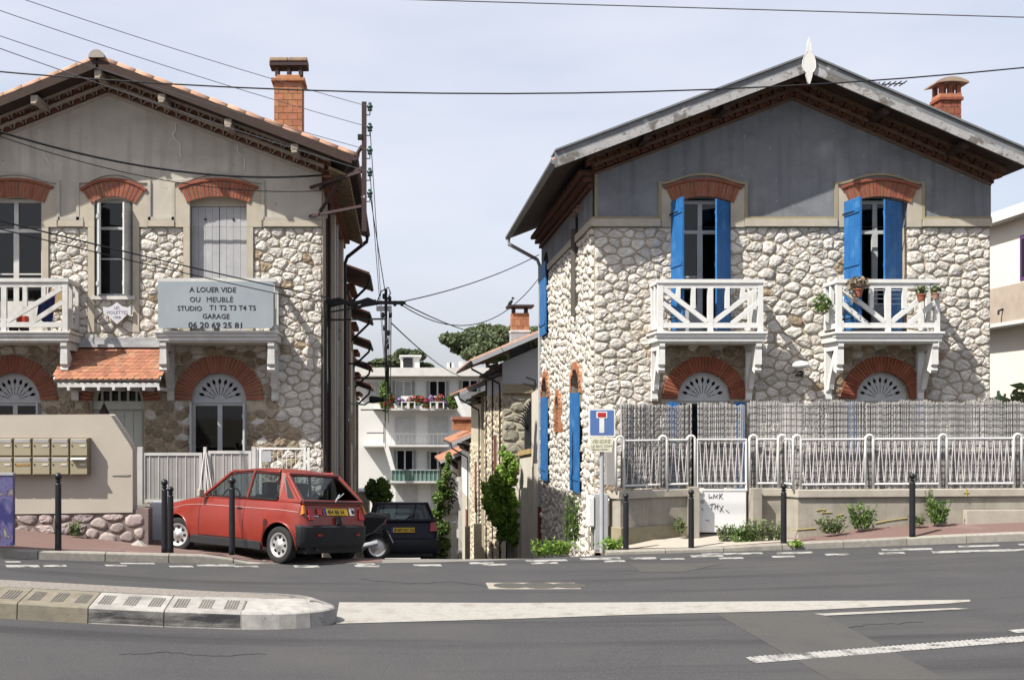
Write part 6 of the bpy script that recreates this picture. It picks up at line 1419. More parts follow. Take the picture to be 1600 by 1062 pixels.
R5 = dict(rear=-1.68, front=1.72, w=.765, axle_r=-1.20, axle_f=1.20, arch=.345, wheel=.278, sill=.20, belt=.90, track=.66, steer=22,
    top=[(-1.68,.60),(-1.655,.70),(-1.60,.84),(-1.56,.905),(-1.4,.912),(.70,.90),(1.0,.855),(1.5,.765),(1.66,.72),(1.72,.64)],
    plan=[(-1.68,.81),(-1.665,.855),(-1.63,.905),(-1.57,.945),(-1.45,.975),(-1.3,.99),(-.8,1.0),(.8,1.0),(1.2,.975),(1.5,.90),(1.66,.80),(1.72,.72)],
    side=[(0,.93),(.15,.985),(.45,1.0),(.75,.985),(.92,.955),(1,.93)], bottom=[(-1.68,.14),(-1.5,.06),(-1.2,0),(1.3,0),(1.72,.12)],
    cabin=(-1.50,.66), bz=(.27,.60), seams=(.62,-.42), crease=[(-1.6,.78),(-1.2,.80),(.6,.80),(1.0,.775),(1.7,.62)],
    gh=dict(a0=(.665,.66,.92), a1=(.56,.08,1.345), b0=(.69,-.42,.935), b1=(.585,-.46,1.375), c0=(.69,-1.10,.935), c1=(.58,-1.02,1.365), d0=(.665,-1.575,.93), d1=(.55,-1.13,1.335)),
    roof=[(-1.2,1.335),(-.8,1.372),(-.3,1.382),(.0,1.36),(.12,1.34)], hatch=(-1.715,.58,-1.575,.93), plate_z=.225, lamp=(.79,.10,.06,.10,.27), mirror_m=mat('mirror_cream', (.40,.38,.30), .5))
CARRED = mat('faded_red_car_paint', (.245, .025, .014), .34, (.20, .021, .013), 3, 5, spec=.45, hi=((.25,.045,.03), 4.5, .60, .85))
for k_ in ('Coat Weight',): CARRED.node_tree.nodes['Principled BSDF'].inputs[k_].default_value = .35
CARRED.node_tree.nodes['Principled BSDF'].inputs['Coat Roughness'].default_value = .12
yw = R(50)
cc = V((-1.743,16.0)); 
# rear-left wheel stands at (-1.743, 16); axle centre and car origin from it
fwd = V((-math.sin(yw), math.cos(yw))); rgt = V((math.cos(yw), math.sin(yw)))
org = cc + fwd*1.20 + rgt*.66
zA = .055; roll = R(4.2); pitch = R(-.2)
M = Matrix.Rotation(yw,4,'Z') @ Matrix.Rotation(roll,4,'Y') @ Matrix.Rotation(pitch,4,'X')
zo = zA - (M @ V((-.66,-1.2,0))).z
car('faded red hatchback parked on the pavement behind the bollards', (org.x, org.y, zo), M.to_euler(), R5, CARRED, CGL, '454 BB 34')
P2 = dict(R5); P2.update(rear=-1.75, front=1.80, w=.82, axle_r=-1.25, axle_f=1.25, wheel=.29, arch=.36, belt=.93, track=.70, steer=0,
    top=[(-1.75,.62),(-1.74,.80),(-1.70,.93),(-1.66,.955),(-1.4,.955),(.75,.94),(1.1,.90),(1.55,.82),(1.75,.74),(1.80,.62)],
    plan=[(-1.75,.90),(-1.65,.95),(-1.3,.99),(-.8,1.0),(.8,1.0),(1.2,.98),(1.55,.90),(1.75,.80),(1.80,.74)],
    bottom=[(-1.75,.1),(-1.5,.05),(-1.2,0),(1.3,0),(1.8,.1)],
    gh=dict(a0=(.70,.72,.96), a1=(.58,.02,1.37), b0=(.73,-.42,.97), b1=(.61,-.46,1.40), c0=(.73,-1.14,.97), c1=(.60,-1.10,1.40), d0=(.70,-1.70,.97), d1=(.58,-1.38,1.375)),
    roof=[(-1.45,1.375),(-.8,1.405),(-.3,1.41),(.0,1.39),(.05,1.37)], cabin=(-1.62,.70), hatch=(-1.79,.60,-1.72,.95), plate_z=.16, lamp=(.93,.16,.14,.13,.33), bz=(.25,.58), bumper_m=mat('navy_bumper', (.010,.012,.022), .4), crease=[(-1.7,.72),(1.7,.66)])
NAVYC = mat('dark_navy_car_paint', (.007,.008,.018), .3, (.009,.010,.022), 3, spec=.2)
y0 = 25.4; car('dark navy hatchback parked down the side street beyond the scooter', (.02, y0, g(.02, y0)+.0), Euler((math.atan(-.15), 0, R(3))), P2, NAVYC, CGD, '8187 XC 34', detail=False)
# --- scooter seen from its side behind the red car
t = thing('scooter', (-.95, 18.25, g(-.95,18.25)), 'dark scooter parked between the red and navy cars', 'scooter', None, (0, R(4), R(8)))
BK = mat('black_scooter_plastic', (.005,.005,.007), .4, spec=.12)
B_ = lambda mb, n, m, par=t, **k: mb.build(n, m, par, local=True, **k)
for x in (-.58, .58):
    w_ = bpy.data.objects.new('wheel', None); COL.objects.link(w_); w_.parent = t; w_.location = (x,0,.235)
    mb = MB(); mb.lathe([(.15,-.05),(.20,-.055),(.23,-.03),(.235,0),(.23,.03),(.20,.055),(.15,.05)], 24, (0,0,0), 'y'); B_(mb, 'tyre', RUB, w_, smooth=True)
    mb = MB(); mb.lathe([(.155,-.03),(.12,-.02),(.03,-.035),(0,-.035)], 18, (0,0,0), 'y'); B_(mb, 'rim', RIMM if x > 0 else DARKM, w_)
TF = frame((0,0,0),(1,0,0),(0,0,1),(0,-1,0))
mb = MB(); mb.prism(TF, [(-.02,.42),(.28,.40),(.52,.52),(.66,.66),(.68,.74),(.40,.72),(.05,.70),(-.04,.56)], -.11, .11); B_(mb, 'body', BK, bevel=.05)
mb = MB(); mb.prism(TF, [(-.06,.725),(.10,.72),(.40,.73),(.68,.745),(.70,.79),(.42,.82),(.10,.79),(-.08,.77)], -.11, .11); B_(mb, 'seat', SEAT, bevel=.03)
mb = MB(); mb.prism(TF, [(-.40,.24),(.02,.22),(.04,.30),(-.36,.32)], -.17, .17); mb.prism(TF, [(-.42,.26),(-.36,.32),(-.50,.86),(-.56,.84),(-.50,.5)], -.17, .17); B_(mb, 'leg_shield', BK, bevel=.03)
mb = MB(); mb.tube([(-.58,0,.24),(-.48,0,.70),(-.44,0,.98)], .03, 7); mb.tube([(-.42,-.34,1.0),(-.44,-.1,.98),(-.44,.1,.98),(-.42,.34,1.0)], .018, 6); B_(mb, 'handlebar', DARKM)
mb = MB(); mb.prism(TF, [(-.58,.84),(-.44,.80),(-.40,1.0),(-.52,1.06),(-.60,.98)], -.13, .13); B_(mb, 'headlamp_cowl', BK, bevel=.04)
mb = MB(); mb.prism(TF, [(-.82,.34),(-.72,.48),(-.58,.50),(-.40,.42),(-.42,.38),(-.58,.46),(-.72,.43)], -.07, .07); B_(mb, 'front_mudguard', BK)
mb = MB(); mb.prism(TF, [(.62,.54),(.68,.56),(.86,.27),(.81,.24)], -.07, .07); pm = B_(mb, 'rear_mudguard', BK)
mb = MB(); mb.prism(TF, [(.73,.52),(.745,.53),(.85,.34),(.835,.33)], -.08, .08); B_(mb, 'number_plate', mat('dull_plate', (.16,.15,.16), .6), pm)
mb = MB(); mb.prism(TF, [(.62,.62),(.69,.64),(.70,.72),(.63,.72)], -.10, .10); B_(mb, 'tail_lamp', MATS['tail_lamp_red'])
mb = MB(); mb.tube([(.06,-.15,.20),(.22,-.17,.22),(.28,-.18,.25),(.56,-.18,.33)], [.025,.03,.045,.048], 10); B_(mb, 'exhaust', GREYM)
mb = MB(); mb.box((.02,-.16,.18),(.36,-.03,.36)); B_(mb, 'engine', GREYM, bevel=.03)
mb = MB(); mb.tube([(-.02,-.1,.22),(.10,-.22,.0)], .014, 5); B_(mb, 'kickstand', DARKM)
for s in (-1,1): mb = MB(); mb.tube([(-.42,s*.30,1.0),(-.40,s*.34,1.14)], .008, 5); mb.lathe([(0,0),(.06,.0),(.06,.02),(0,.02)], 12, (-.40,s*.34,1.18), 'x'); B_(mb, 'mirror', BK)
# ---------------------------------------------------------------- houses further down the side street
def row_house(label, x0, x1, y0, y1, eave_z, s, wall_m, up_m, roof_m, ov=.65, slope=.4, zbase=None, split=2.4, gable_fascia=True, chimney=None, stones=0, opens=(), group=None, ovf=.7):
    """gabled house whose street side is x1 (s=+1: houses on the left) or x0 (s=-1)"""
    xs_ = x1 if s > 0 else x0; zb = (g((x0+x1)/2, y0)-4.5) if zbase is None else zbase
    t = thing('row_house', ((x0+x1)/2, y0, zb), label, 'house', group)
    xm = (x0+x1)/2; hw = (x1-x0)/2
    mb = MB(); mb.box((x0,y0,zb),(x1,y1,eave_z-split)); mb.build('wall', wall_m, t)
    mb = MB(); mb.prism(frame((0,y0,0),(1,0,0),(0,0,1),(0,1,0)), [(x0,eave_z-split),(x1,eave_z-split),(x1,eave_z+.05),(xm,eave_z+.05+slope*hw),(x0,eave_z+.05)], 0, y1-y0); mb.build('upper_wall', up_m, t)
    ztop = eave_z+slope*(hw+ov)+.12
    for q in (-1, 1):
        e = hw+ov; mb = MB(); p = [(xm,ztop-.12),(xm+q*e,ztop-.12-slope*e),(xm+q*e,ztop-slope*e-.04),(xm,ztop-.04)]
        mb.prism(frame((0,y0-ovf,0),(1,0,0),(0,0,1),(0,1,0)), p, 0, y1-y0+2*ovf); mb.build('roof_slope', mat('brown_boarding', (.17,.11,.08), .9, (.12,.08,.06), 6), t)
        mb = MB(); n = 4; rows = int((y1-y0+2*ovf)/.24)
        for k in range(rows):
            yc = y0-ovf+.12+.24*k; vs = []
            for d in lin(0, e+.06, 4):
                for i in range(n+1): a = math.pi*i/n; vs.append((xm+q*d, yc-.12*math.cos(a), ztop-.04-slope*d+.08*math.sin(a)+random.uniform(-.006,.006)))
            mb.add(vs, [(j*(n+1)+i,j*(n+1)+i+1,(j+1)*(n+1)+i+1,(j+1)*(n+1)+i) for j in range(4) for i in range(n)]+[(4*(n+1)+i for i in range(n+1)).__class__ and tuple(4*(n+1)+i for i in range(n+1))])
        mb.build('roof_tile_rows', roof_m, t, kind='stuff')
        if gable_fascia:
            mb = MB(); mb.bar((xm,y0-ovf-.02,ztop-.12),(xm+q*e,y0-ovf-.02,ztop-.12-slope*e), .03, .16); mb.build('barge_board', GREYM if s < 0 else DARKW, t)
    e = hw+ov; gx_ = xm+s*(e+.05); gz_ = ztop-.10-slope*e
    mb = MB(); mb.tube([(gx_,y0-ovf,gz_),(gx_,y1+ovf,gz_)], .05, 6); mb.build('gutter', RUST if s > 0 else DARKM, t)
    mb = MB(); mb.tube([(gx_,y0-ovf+.2,gz_-.05),(gx_-s*.05,y0-ovf+.2,gz_-.25),(xs_+s*.1,y0+.12,gz_-.75),(xs_+s*.08,y0+.12,gz_-1.0),(xs_+s*.08,y0+.12,zb)], .036, 6); mb.build('downpipe', DARKM, t)
    for k in range(2):
        mb = MB(); a, b = sorted((xs_, xs_+s*(.14+.14*k))); mb.box((a,y0+.002,eave_z-.42+.17*k),(b,y1-.002,eave_z-.30+.17*k)); mb.build('cornice_band', BROWN if s > 0 else DARKW, t)
    fr = frame((xs_,0,0),(0,1,0),(0,0,1),(s,0,0))
    for (ya, yb, za, zb_, m) in opens:
        mb = MB(); mb.prism(fr, [(ya-.08,za-.08),(yb+.08,za-.08),(yb+.08,zb_+.08),(ya-.08,zb_+.08)], 0, .05); w = mb.build('window', WHITE_W, t)
        n = 4
        for i in range(n):
            mb = MB(); a, b = ya+(yb-ya)*i/n+.01, ya+(yb-ya)*(i+1)/n-.01; mb.prism(fr, [(a,za),(b,za),(b,zb_),(a,zb_)], .05, .085); mb.build('plank', m, w)
    if stones:
        for frm, U0, U1 in ((fr, y0+.02, y1-.02),):
            cells = rubble(U0, U1, stones[0], stones[1], [(o[0]-.1,o[1]+.1,o[2]-.1,o[3]+.1) for o in opens], [], .42, .3, .012, int(y0*7))
            mb = MB(); rg = random.Random(int(y0)); [stone_mesh(mb, frm, p, .06*rg.uniform(.6,1.3), rg, 7) for p, a in cells]; mb.build('side_stones', STONE_Y, t, smooth=True, kind='stuff')
    if chimney:
        cx_, cy_, z0, z1, w = chimney
        ch = brick_stack(t, cx_, cy_, z0, z1, w, w*.9, BRICK_O, .2)
        for q in (-1,1): mb = MB(); mb.box((cx_+q*w*.36-.05,cy_-w*.4,z1),(cx_+q*w*.36+.05,cy_+w*.4,z1+.22)); mb.build('chimney_leg', RUST, ch)
        mb = MB(); mb.box((cx_-w*.75,cy_-w*.7,z1+.22),(cx_+w*.75,cy_+w*.7,z1+.30)); mb.build('chimney_slab', RUST, ch)
        mb = MB(); mb.box((cx_-w*.54,cy_-w*.5,z0-1.2),(cx_+w*.54,cy_+w*.5,z0-.001)); mb.build('chimney_base', GREYM, ch)
        mb = MB(); mb.box((cx_-w*.57,cy_-w*.53,z0),(cx_+w*.57,cy_+w*.53,z0+.09)); mb.build('chimney_collar', WHITE_W, ch)
    return t
GL_ = 'terraced houses down the left side of the street'
order = ['nearest', 'second', 'third', 'fourth', 'fifth']
for k, (y0, y1, xe, ez) in enumerate([(29.4,31.9,-.78,6.05),(32.6,35.0,-.85,5.30),(35.7,38.1,-.92,4.66),(38.8,41.2,-1.0,4.05),(41.9,46,-1.08,3.42)]):
    x1 = xe-.70
    yy = y0+.9; op = [(yy,yy+1.0,ez-2.9,ez-.95,BROWN if k % 2 == 0 else WHITE_W), (yy,yy+1.0,ez-6.0,ez-3.9,WHITE_W if k % 2 else BROWN)]
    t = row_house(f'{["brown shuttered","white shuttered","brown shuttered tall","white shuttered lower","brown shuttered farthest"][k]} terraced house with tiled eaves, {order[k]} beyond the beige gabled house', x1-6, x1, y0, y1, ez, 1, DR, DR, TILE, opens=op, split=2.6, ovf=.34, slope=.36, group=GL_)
    for q in (.06, .94):
        mb = MB(); yy = y0+(y1-y0)*q; mb.box((x1+.001,yy-.14,-8),(x1+.09,yy+.14,ez-.45)); mb.build('pilaster', RENDER_P if k % 2 else DR, t)
    if k: mb = MB(); mb.box((x1-5,y0-.71,-8),(x1-.05,y0-.001,ez-.6)); mb.build('link_wall', DR, t)
# link walls between the left houses
t = thing('garden_wall', (-1.6, 47.6, -6), 'grey panelled yard wall low beyond the red car rear window', 'wall')
mb = MB(); mb.box((-2.2,46.8,-9),(-1.28,48.8,-1.0)); mb.build('wall', mat('grey_block_wall', (.33,.32,.29), .95), t, bevel=.02)
for k in range(2): mb = MB(); mb.box((-2.25,46.75,-.99+k*.05-.45*k),(-1.24,48.85,-.96-.45*k+.05)); mb.build('board', GREYM, t)
# right side of the street
h = row_house('stone house with grey gable, tiled roof and brick chimney behind the white wall', 3.83, 12.0, 39.5, 47.2, 4.25, -1, STONE_Y, mat('grey_gable_render', (.50,.51,.53), .95, (.43,.44,.46), 1.4, 8, hi=((.55,.48,.34), 1.1, .66, .74)), TILE_P, ov=1.15, slope=.42, zbase=-9, split=1.05, chimney=(PX(812,41.0), 41.0, PZ(520,41), PZ(490,41), .66), stones=(-4.2, 3.2), opens=((41.2,42.2,-.6,1.6,BROWN),))
fr = frame((0,39.5,0),(1,0,0),(0,0,1),(0,-1,0))
cells = rubble(3.85, 9, -3.5, 3.05, [(6.0,8.6,-3.6,1.9)], [(7.3,1.9,1.3)], .75, .42, .02, 41)
lay_stones(h, fr, cells, .05, mat('grey_ashlar_stone', (.38,.36,.29), .95, (.29,.275,.22), 4, 8, .02, 16, isl=.15), 60, 2, 8)
mb = MB(); mb.prism(fr, [(3.82,3.16),(8.5,3.16),(8.5,3.50),(3.82,3.50)], 0, .12); mb.build('ledge', mat('ochre_band', (.36,.31,.22), .95), h)
mb = MB(); mb.prism(fr, [(6.0,-3.5),(8.6,-3.5),(8.6,1.9),(8.2,2.7),(7.3,3.1),(6.4,2.7),(6.0,1.9)], .0, .03); mb.build('dark_opening', INT, h)
for y in (42.8, 45.9): mb = MB(); mb.tube([(3.76,y,-6),(3.76,y,4.0)], .035, 6); mb.build('downpipe', RUST, h)
mb = MB(); mb.lathe([(.0,0),(.22,0),(.2,.4),(.34,.42),(.34,.5),(0,.55)], 10, (PX(772,44),44,PZ(590,44))); mb.build('chimney_pot', WHITE_W, h)
h = row_house('stone house with low tiled roof, second on the right down the street', 3.75, 11.5, 48.6, 55.2, 3.35, -1, STONE_Y, STONE_Y, TILE, ov=1.0, slope=.4, zbase=-10, split=2.2, stones=(-5, 1.0), opens=((50.5,51.6,-2.2,.2,BROWN),))
h = row_house('small white house with orange tiled roof, third on the right down the street', 3.72, 9.0, 56.0, 63, .95, -1, RENDER_P, WHITE, TILE, ov=.95, slope=.42, zbase=-12, split=2.9, opens=((57,58,-4.5,-2.6,BROWN),))
fr = frame((0,56.0,0),(1,0,0),(0,0,1),(0,-1,0))
cells = rubble(3.75, 6, -6.5, -2.0, [], [], .7, .5, .03, 52); lay_stones(h, fr, cells, .05, STONE_Y, 40, 2, 8)
ch = brick_stack(h, PX(722,57.5), 57.5, PZ(672,57.5), PZ(655,57.5), 1.0, .8, BRICK_O, .22)
mb = MB(); mb.box((PX(705,57.5),57,PZ(654.9,57.5)),(PX(739,57.5),58,PZ(651,57.5))); mb.build('chimney_cap', TILE, ch)
h = row_house('lowest tiled roof at the far end of the right row', 3.6, 9.0, 64.5, 71, -.35, -1, RENDER_P, RENDER_P, TILE, ov=1.1, slope=.42, zbase=-12, split=2.9)
# white stepped garden wall beside the blue shuttered house
t = thing('garden_wall', (3.6, 29, -1), 'cream stepped garden wall at the back corner of the blue shuttered house', 'wall')
CW = mat('cream_yard_wall', (.66,.62,.54), .95, (.58,.54,.465), 1.2, 8, streak=((.42,.39,.34), .35))
FW = frame((3.80,0,0),(0,1,0),(0,0,1),(-1,0,0))
for (y0, y1, zt0, zt1, nm) in ((28.56,30.6,3.06,2.95,'tall_section'),(30.61,33.6,1.22,1.05,'middle_section'),(33.61,36.4,.55,.35,'low_section'),(36.41,39.4,-.2,-.35,'low_section')):
    mb = MB(); mb.prism(FW, [(y0,-4.5),(y1,-4.5),(y1,zt1),(y0,zt0)], -.3, 0); mb.build(nm, CW, t)
mb = MB(); mb.prism(FW, [(30.62,1.225),(33.65,1.055),(33.65,1.20),(30.62,1.37)], -.33, .06); mb.build('coping', mat('yellow_coping', (.50,.36,.16), .8), t)
mb = MB(); mb.prism(FW, [(33.66,.555),(36.45,.355),(36.45,.45),(33.66,.65)], -.33, .06); mb.build('coping', TILE, t)
for y, h, d_ in ((29.3,1.0,.10),(30.0,.1,.14),(31.6,.2,.16),(34.4,-.5,.16)):
    mb = MB(); mb.prism(FW, [(y,-4.4),(y+.4,-4.4),(y+.4,h-.12),(y,h)], .001, d_); mb.build('buttress', CW, t)
for i, (p, y, top, lab) in enumerate(((797,33.5,806,'short pale gate pier standing beside the bright green bush'),)):
    t = thing('gate_pier', (PX(p,y), y, -3), lab, 'pier'); mb = MB(); mb.box((PX(p-5,y),y-.2,-6),(PX(p+5,y),y+.2,PZ(top,y))); mb.build('pier', CONC, t)
# dark palm-like screen above the wall
t = thing('iron_gate', (4.2, 32, 0), 'dark iron gate with spiky fronds behind the cream stepped wall', 'gate')
mb = MB(); rg = random.Random(8)
for k in range(16): yq = 30.8+k*.17; mb.box((3.93,yq,.9),(3.96,yq+.09,3.0-.35*abs(k-4)*.25-.1*math.sin(k*2.1)))
mb.build('bars', DARKM, t, kind='stuff')
for k in range(10):
    a = R(100+k*9); mb = MB(); p0 = V((3.95,31.4+k*.12,2.2-k*.04)); mb.tube([p0, p0+V((math.cos(a)*.22,0,math.sin(a)*.25+.25)), p0+V((math.cos(a)*.42,-.1,math.sin(a)*.3+.3))], [.03,.025,.006], 5); mb.build('frond', DARKM, t)
t = thing('balcony_bracket', (PX(835,38.9),38.9,3), 'dark iron clothes-line bracket on the grey gable', 'bracket')
mb = MB(); q = lambda a, b: (PX(a,38.9),38.9,PZ(b,38.9)); mb.tube([q(836,607),q(836,594),q(822,589)], .035, 5); mb.tube([q(836,604),q(817,599)], .03, 5); mb.tube([(PX(836,38.9),38.9,PZ(607,38.9)),(PX(836,38.9),39.5,PZ(607,38.9))], .03, 5); mb.build('arm', DARKM, t)
# white stairs/walls on the right of the street further down
t = thing('garden_wall', (2.9, 47, -4), 'white scrollwork panelled gate wall far down the right of the street', 'wall')
yy = 50.; q = lambda p: PX(p, yy); r = lambda p: PZ(p, yy)
mb = MB(); mb.box((q(696),yy,-11),(q(722),yy+.4,r(800))); mb.box((q(693),yy-.2,-11),(q(699),yy+.5,r(776))); mb.box((q(716),yy-.2,-11),(q(722),yy+.5,r(745))); mb.build('wall', WHITE_W, t)
mb = MB(); mb.box((q(699),yy-.05,r(800)),(q(716),yy,r(745))); mb.build('panel', WHITE, t)
rg = random.Random(3)
for k in range(7):
    cx_, cz_ = q(702+rg.uniform(0,11)), r(752+k*7); mb = MB(); mb.tube([(cx_+.16*math.cos(a)*(1-a/9), yy-.06, cz_+.16*math.sin(a)*(1-a/9)) for a in lin(0,6.5,12)], .03, 4); mb.build('scroll', DARKM, t)
for i, (p0, p1, top, y) in enumerate(((706,713,815,47),(727,734,822,44),(741,752,818,41))):
    t = thing('gate_post', (PX(p0,y), y, -5), ['slim white post under the scrollwork panels','stone post with brown cap beside the far white house','pale rough post at the foot of the yellow stone wall'][i], 'post'); mb = MB(); mb.box((PX(p0,y),y-.2,-9),(PX(p1,y),y+.2,PZ(top,y))); mb.build('post', (WHITE_W, CONC, STONE_Y)[i], t)
# white modern building at the right edge
t = thing('modern_building', (20, 30, 0), 'plain cream modern building with flat roof right of the blue shuttered house', 'building')
CRM = mat('cream_facade', (.80,.77,.70), .9, (.75,.72,.65), 1, 5); PNK = mat('pinkish_panel', (.50,.42,.35), .9)
mb = MB(); mb.box((16.35,24,.3),(26,42,4.9)); mb.box((15.95,23.5,4.9),(26,42,7.35)); mb.build('wall', CRM, t)
mb = MB(); mb.box((15.6,23,7.35),(26.5,42.5,7.62)); mb.build('roof', WHITE, t)
mb = MB(); mb.box((15.925,23.5,4.75),(15.949,42,5.7)); mb.build('parapet', PNK, t)
mb = MB(); mb.box((15.90,23.4,4.66),(26,42.1,4.75)); mb.build('slab_edge', WHITE, t)
mb = MB(); mb.box((15.93,26.3,5.75),(15.95,27.55,6.9)); w = mb.build('window', mat('violet_frame', (.12,.05,.16), .6), t); mb = MB(); mb.box((15.915,26.4,5.85),(15.929,27.45,6.8)); mb.build('pane', GLS, w)
mb = MB(); mb.tube([(15.8,28.3,4.95),(15.8,28.3,5.05),(15.93,28.3,5.1)], .03, 5); mb.build('spout', DARKM, t)
t = thing('oleander_bush', (13.6, 23.2, .6), 'dusty grey-green oleander behind the reed screen right of the stone house', 'bush')
leaves(1500, (13.9,23.2,1.9), (1.5,.7,1.1), .12, random.Random(2), elong=2.6).build('foliage', LEAF_G, t)
mb = MB(); [mb.tube([(13.2+k*.3,23.2,.6),(13.1+k*.36,23.2,1.8),(13+k*.42,23.2,2.6)], [.03,.02,.01], 5) for k in range(5)]; mb.build('stems', BARK, t, kind='stuff')
t = thing('fence_post', (11.65, 19.5, .6), 'thin green stake at the right corner of the stone house', 'post')
mb = MB(); mb.tube([(11.50,20.6,.6),(11.50,20.6,2.75)], .03, 6); mb.build('post', mat('green_stake', (.03,.09,.05), .7), t)
# --- white apartment building at the end
AY = 82.; ax = lambda p: PX(p, AY); az = lambda p: PZ(p, AY)
t = thing('apartment_building', (3, AY, -9), 'long white apartment building with flowered balcony at the end of the street', 'building')
AW = mat('apartment_white', (.74,.74,.72), .9, (.68,.68,.66), .5, 5); ASH = mat('apartment_grey_shutter', (.52,.525,.52), .7)
mb = MB(); mb.box((ax(545),AY,-14),(ax(840),AY+10,az(588))); mb.build('wall', AW, t)
mb = MB(); mb.box((ax(540),AY-.9,az(588)),(ax(845),AY+10.5,az(575))); mb.build('roof', mat('roof_edge', (.72,.715,.69), .8, (.60,.59,.57), 1.5, 6), t)
mb = MB(); mb.box((ax(626),AY+1,az(575)),(ax(656),AY+4,az(556))); mb.box((ax(624),AY+.8,az(556)),(ax(659),AY+4.2,az(553.5))); rh = mb.build('roof_hut', WHITE, t); mb = MB(); mb.box((ax(630),AY+.9,az(574)),(ax(645),AY+.99,az(558))); mb.build('opening', DARKM, rh)
for p in (702, 721, 706): mb = MB(); mb.box((ax(p),AY+3,az(575)),(ax(p+6.5),AY+4,az(563-(p==721)*2))); mb.build('roof_stack', WHITE_W, t)
def flat_window(p0, p1, q0, q1, kind):
    mb = MB(); mb.box((ax(p0)-.06,AY-.06,az(q1)-.06),(ax(p1)+.06,AY-.001,az(q0)+.06)); w = mb.build('window', AW if kind == 'closed' else WHITE, t)
    if kind == 'closed': mb = MB(); mb.box((ax(p0),AY-.10,az(q1)),(ax(p1),AY-.061,az(q0))); mb.build('shutter', ASH, w)
    else:
        c = (p0+p1)/2
        for a, b in ((p0+1,c-1.3),(c+1.3,p1-1)): mb = MB(); mb.box((ax(a),AY-.09,az(q1-.5)),(ax(b),AY-.061,az(q0+1))); mb.build('pane', GLS if kind == 'dark' else mat('pale_curtain', (.42,.43,.43), .6), w)
        if kind != 'closed':
            for a, b in ((p0-4.5,p0-.8),(p1+.8,p1+4.5)): mb = MB(); mb.box((ax(a),AY-.14,az(q1)),(ax(b),AY-.08,az(q0))); mb.build('shutter', mat('sage_shutter', (.27,.31,.29), .7), w)
flat_window(618,643,595,626,'pale'); flat_window(671,696,595,626,'dark'); flat_window(722,746,594,612,'dark'); flat_window(574,590,597,622,'closed')
flat_window(617,648,651,695,'closed'); flat_window(669,700,651,695,'closed')
flat_window(620,645,703,740,'dark'); flat_window(672,696,705,740,'dark'); flat_window(618,652,759,800,'closed'); flat_window(673,700,759,800,'closed')
def slab(p0, p1, q, d=1.3): mb = MB(); mb.box((ax(p0),AY-d,az(q+2.6)),(ax(p1),AY-.001,az(q))); return mb.build('balcony', WHITE_W, t)
b1 = slab(583,713,638.5); b2 = slab(568,700,694.5); b3 = slab(610,705,750)
for b, q in ((b2,694.5),(b3,750)):
    for k in range(14): mb = MB(); mb.box((ax(611+k*6.5),AY-1.28,az(q)),(ax(611.6+k*6.5),AY-1.24,az(q-17))); mb.build('baluster', GREYM, b)
    mb = MB(); mb.box((ax(610),AY-1.3,az(q-17)),(ax(701),AY-1.22,az(q-18))); mb.build('rail', GREYM, b)
mb = MB(); mb.box((ax(613),AY-1.18,az(749.5)),(ax(697),AY-1.14,az(733))); mb.build('green_screen', mat('green_balcony_net', (.13,.24,.20), .8), b3)
for k in range(3):   # zigzag stair parapet
    y0_, p0 = 690+k*60, 600; FA = frame((0,AY-2.2,0),(1,0,0),(0,0,1),(0,-1,0)); mb = MB(); mb.prism(FA, [(ax(597),az(y0_-6)),(ax(603),az(y0_-10)),(ax(618),az(y0_+42)),(ax(611),az(y0_+42))], 0, .3); mb.build('stair_parapet', WHITE, t)
mb = MB(); FA = frame((0,AY-1.4,0),(1,0,0),(0,0,1),(0,-1,0)); mb.prism(FA, [(ax(708),az(620)),(ax(713),az(619)),(ax(728),az(650)),(ax(720),az(650))], 0, .3); mb.build('stair_parapet', WHITE, t)
FL = {'red': mat('red_geranium', (.45,.035,.03), .7, (.33,.03,.05), 5, isl=.3), 'violet': mat('violet_flowers', (.26,.15,.36), .7, (.2,.12,.3), 5, isl=.3), 'pink': mat('dark_pink_flowers', (.38,.07,.13), .7, isl=.3)}
for i, (p, q, c, w) in enumerate(((610,624,'red',8),(627,628,'violet',7),(640,626,'pink',6),(652,623,'red',10),(665,627,'pink',7),(674,625,'violet',6),(686,623,'red',9),(694,629,'violet',5),(603,630,'red',5))):
    lab = ['red flowers spilling over far balcony beside the green climber','violet flowers left of centre on far balcony','dark pink flowers between violet and big red clump','largest red flower clump in middle of far balcony','dark pink flowers just right of the big red clump','violet flowers in front of the dark window on far balcony','red flowers beneath the right edge of the dark window','small violet clump near the right end of far balcony','small red clump at the left end of far balcony'][i]
    u = thing('flower_box', (ax(p), AY-1.15, az(638.4)), lab, 'flower box', 'flower boxes on the far balcony'); rg = random.Random(i)
    mb = MB(); mb.box((ax(p)-w*.04,AY-1.3,az(638.2)),(ax(p)+w*.04,AY-1.0,az(633))); mb.build('box', WHITE if i % 2 else TILE, u)
    leaves(130, (ax(p),AY-1.15,az(q+3)), (w*.045,.3,.42), .16, rg, hollow=.1).build('foliage', LEAF, u); leaves(110, (ax(p),AY-1.2,az(q)), (w*.045,.32,.32), .15, rg, hollow=.1, elong=1.1).build('flowers', FL[c], u)
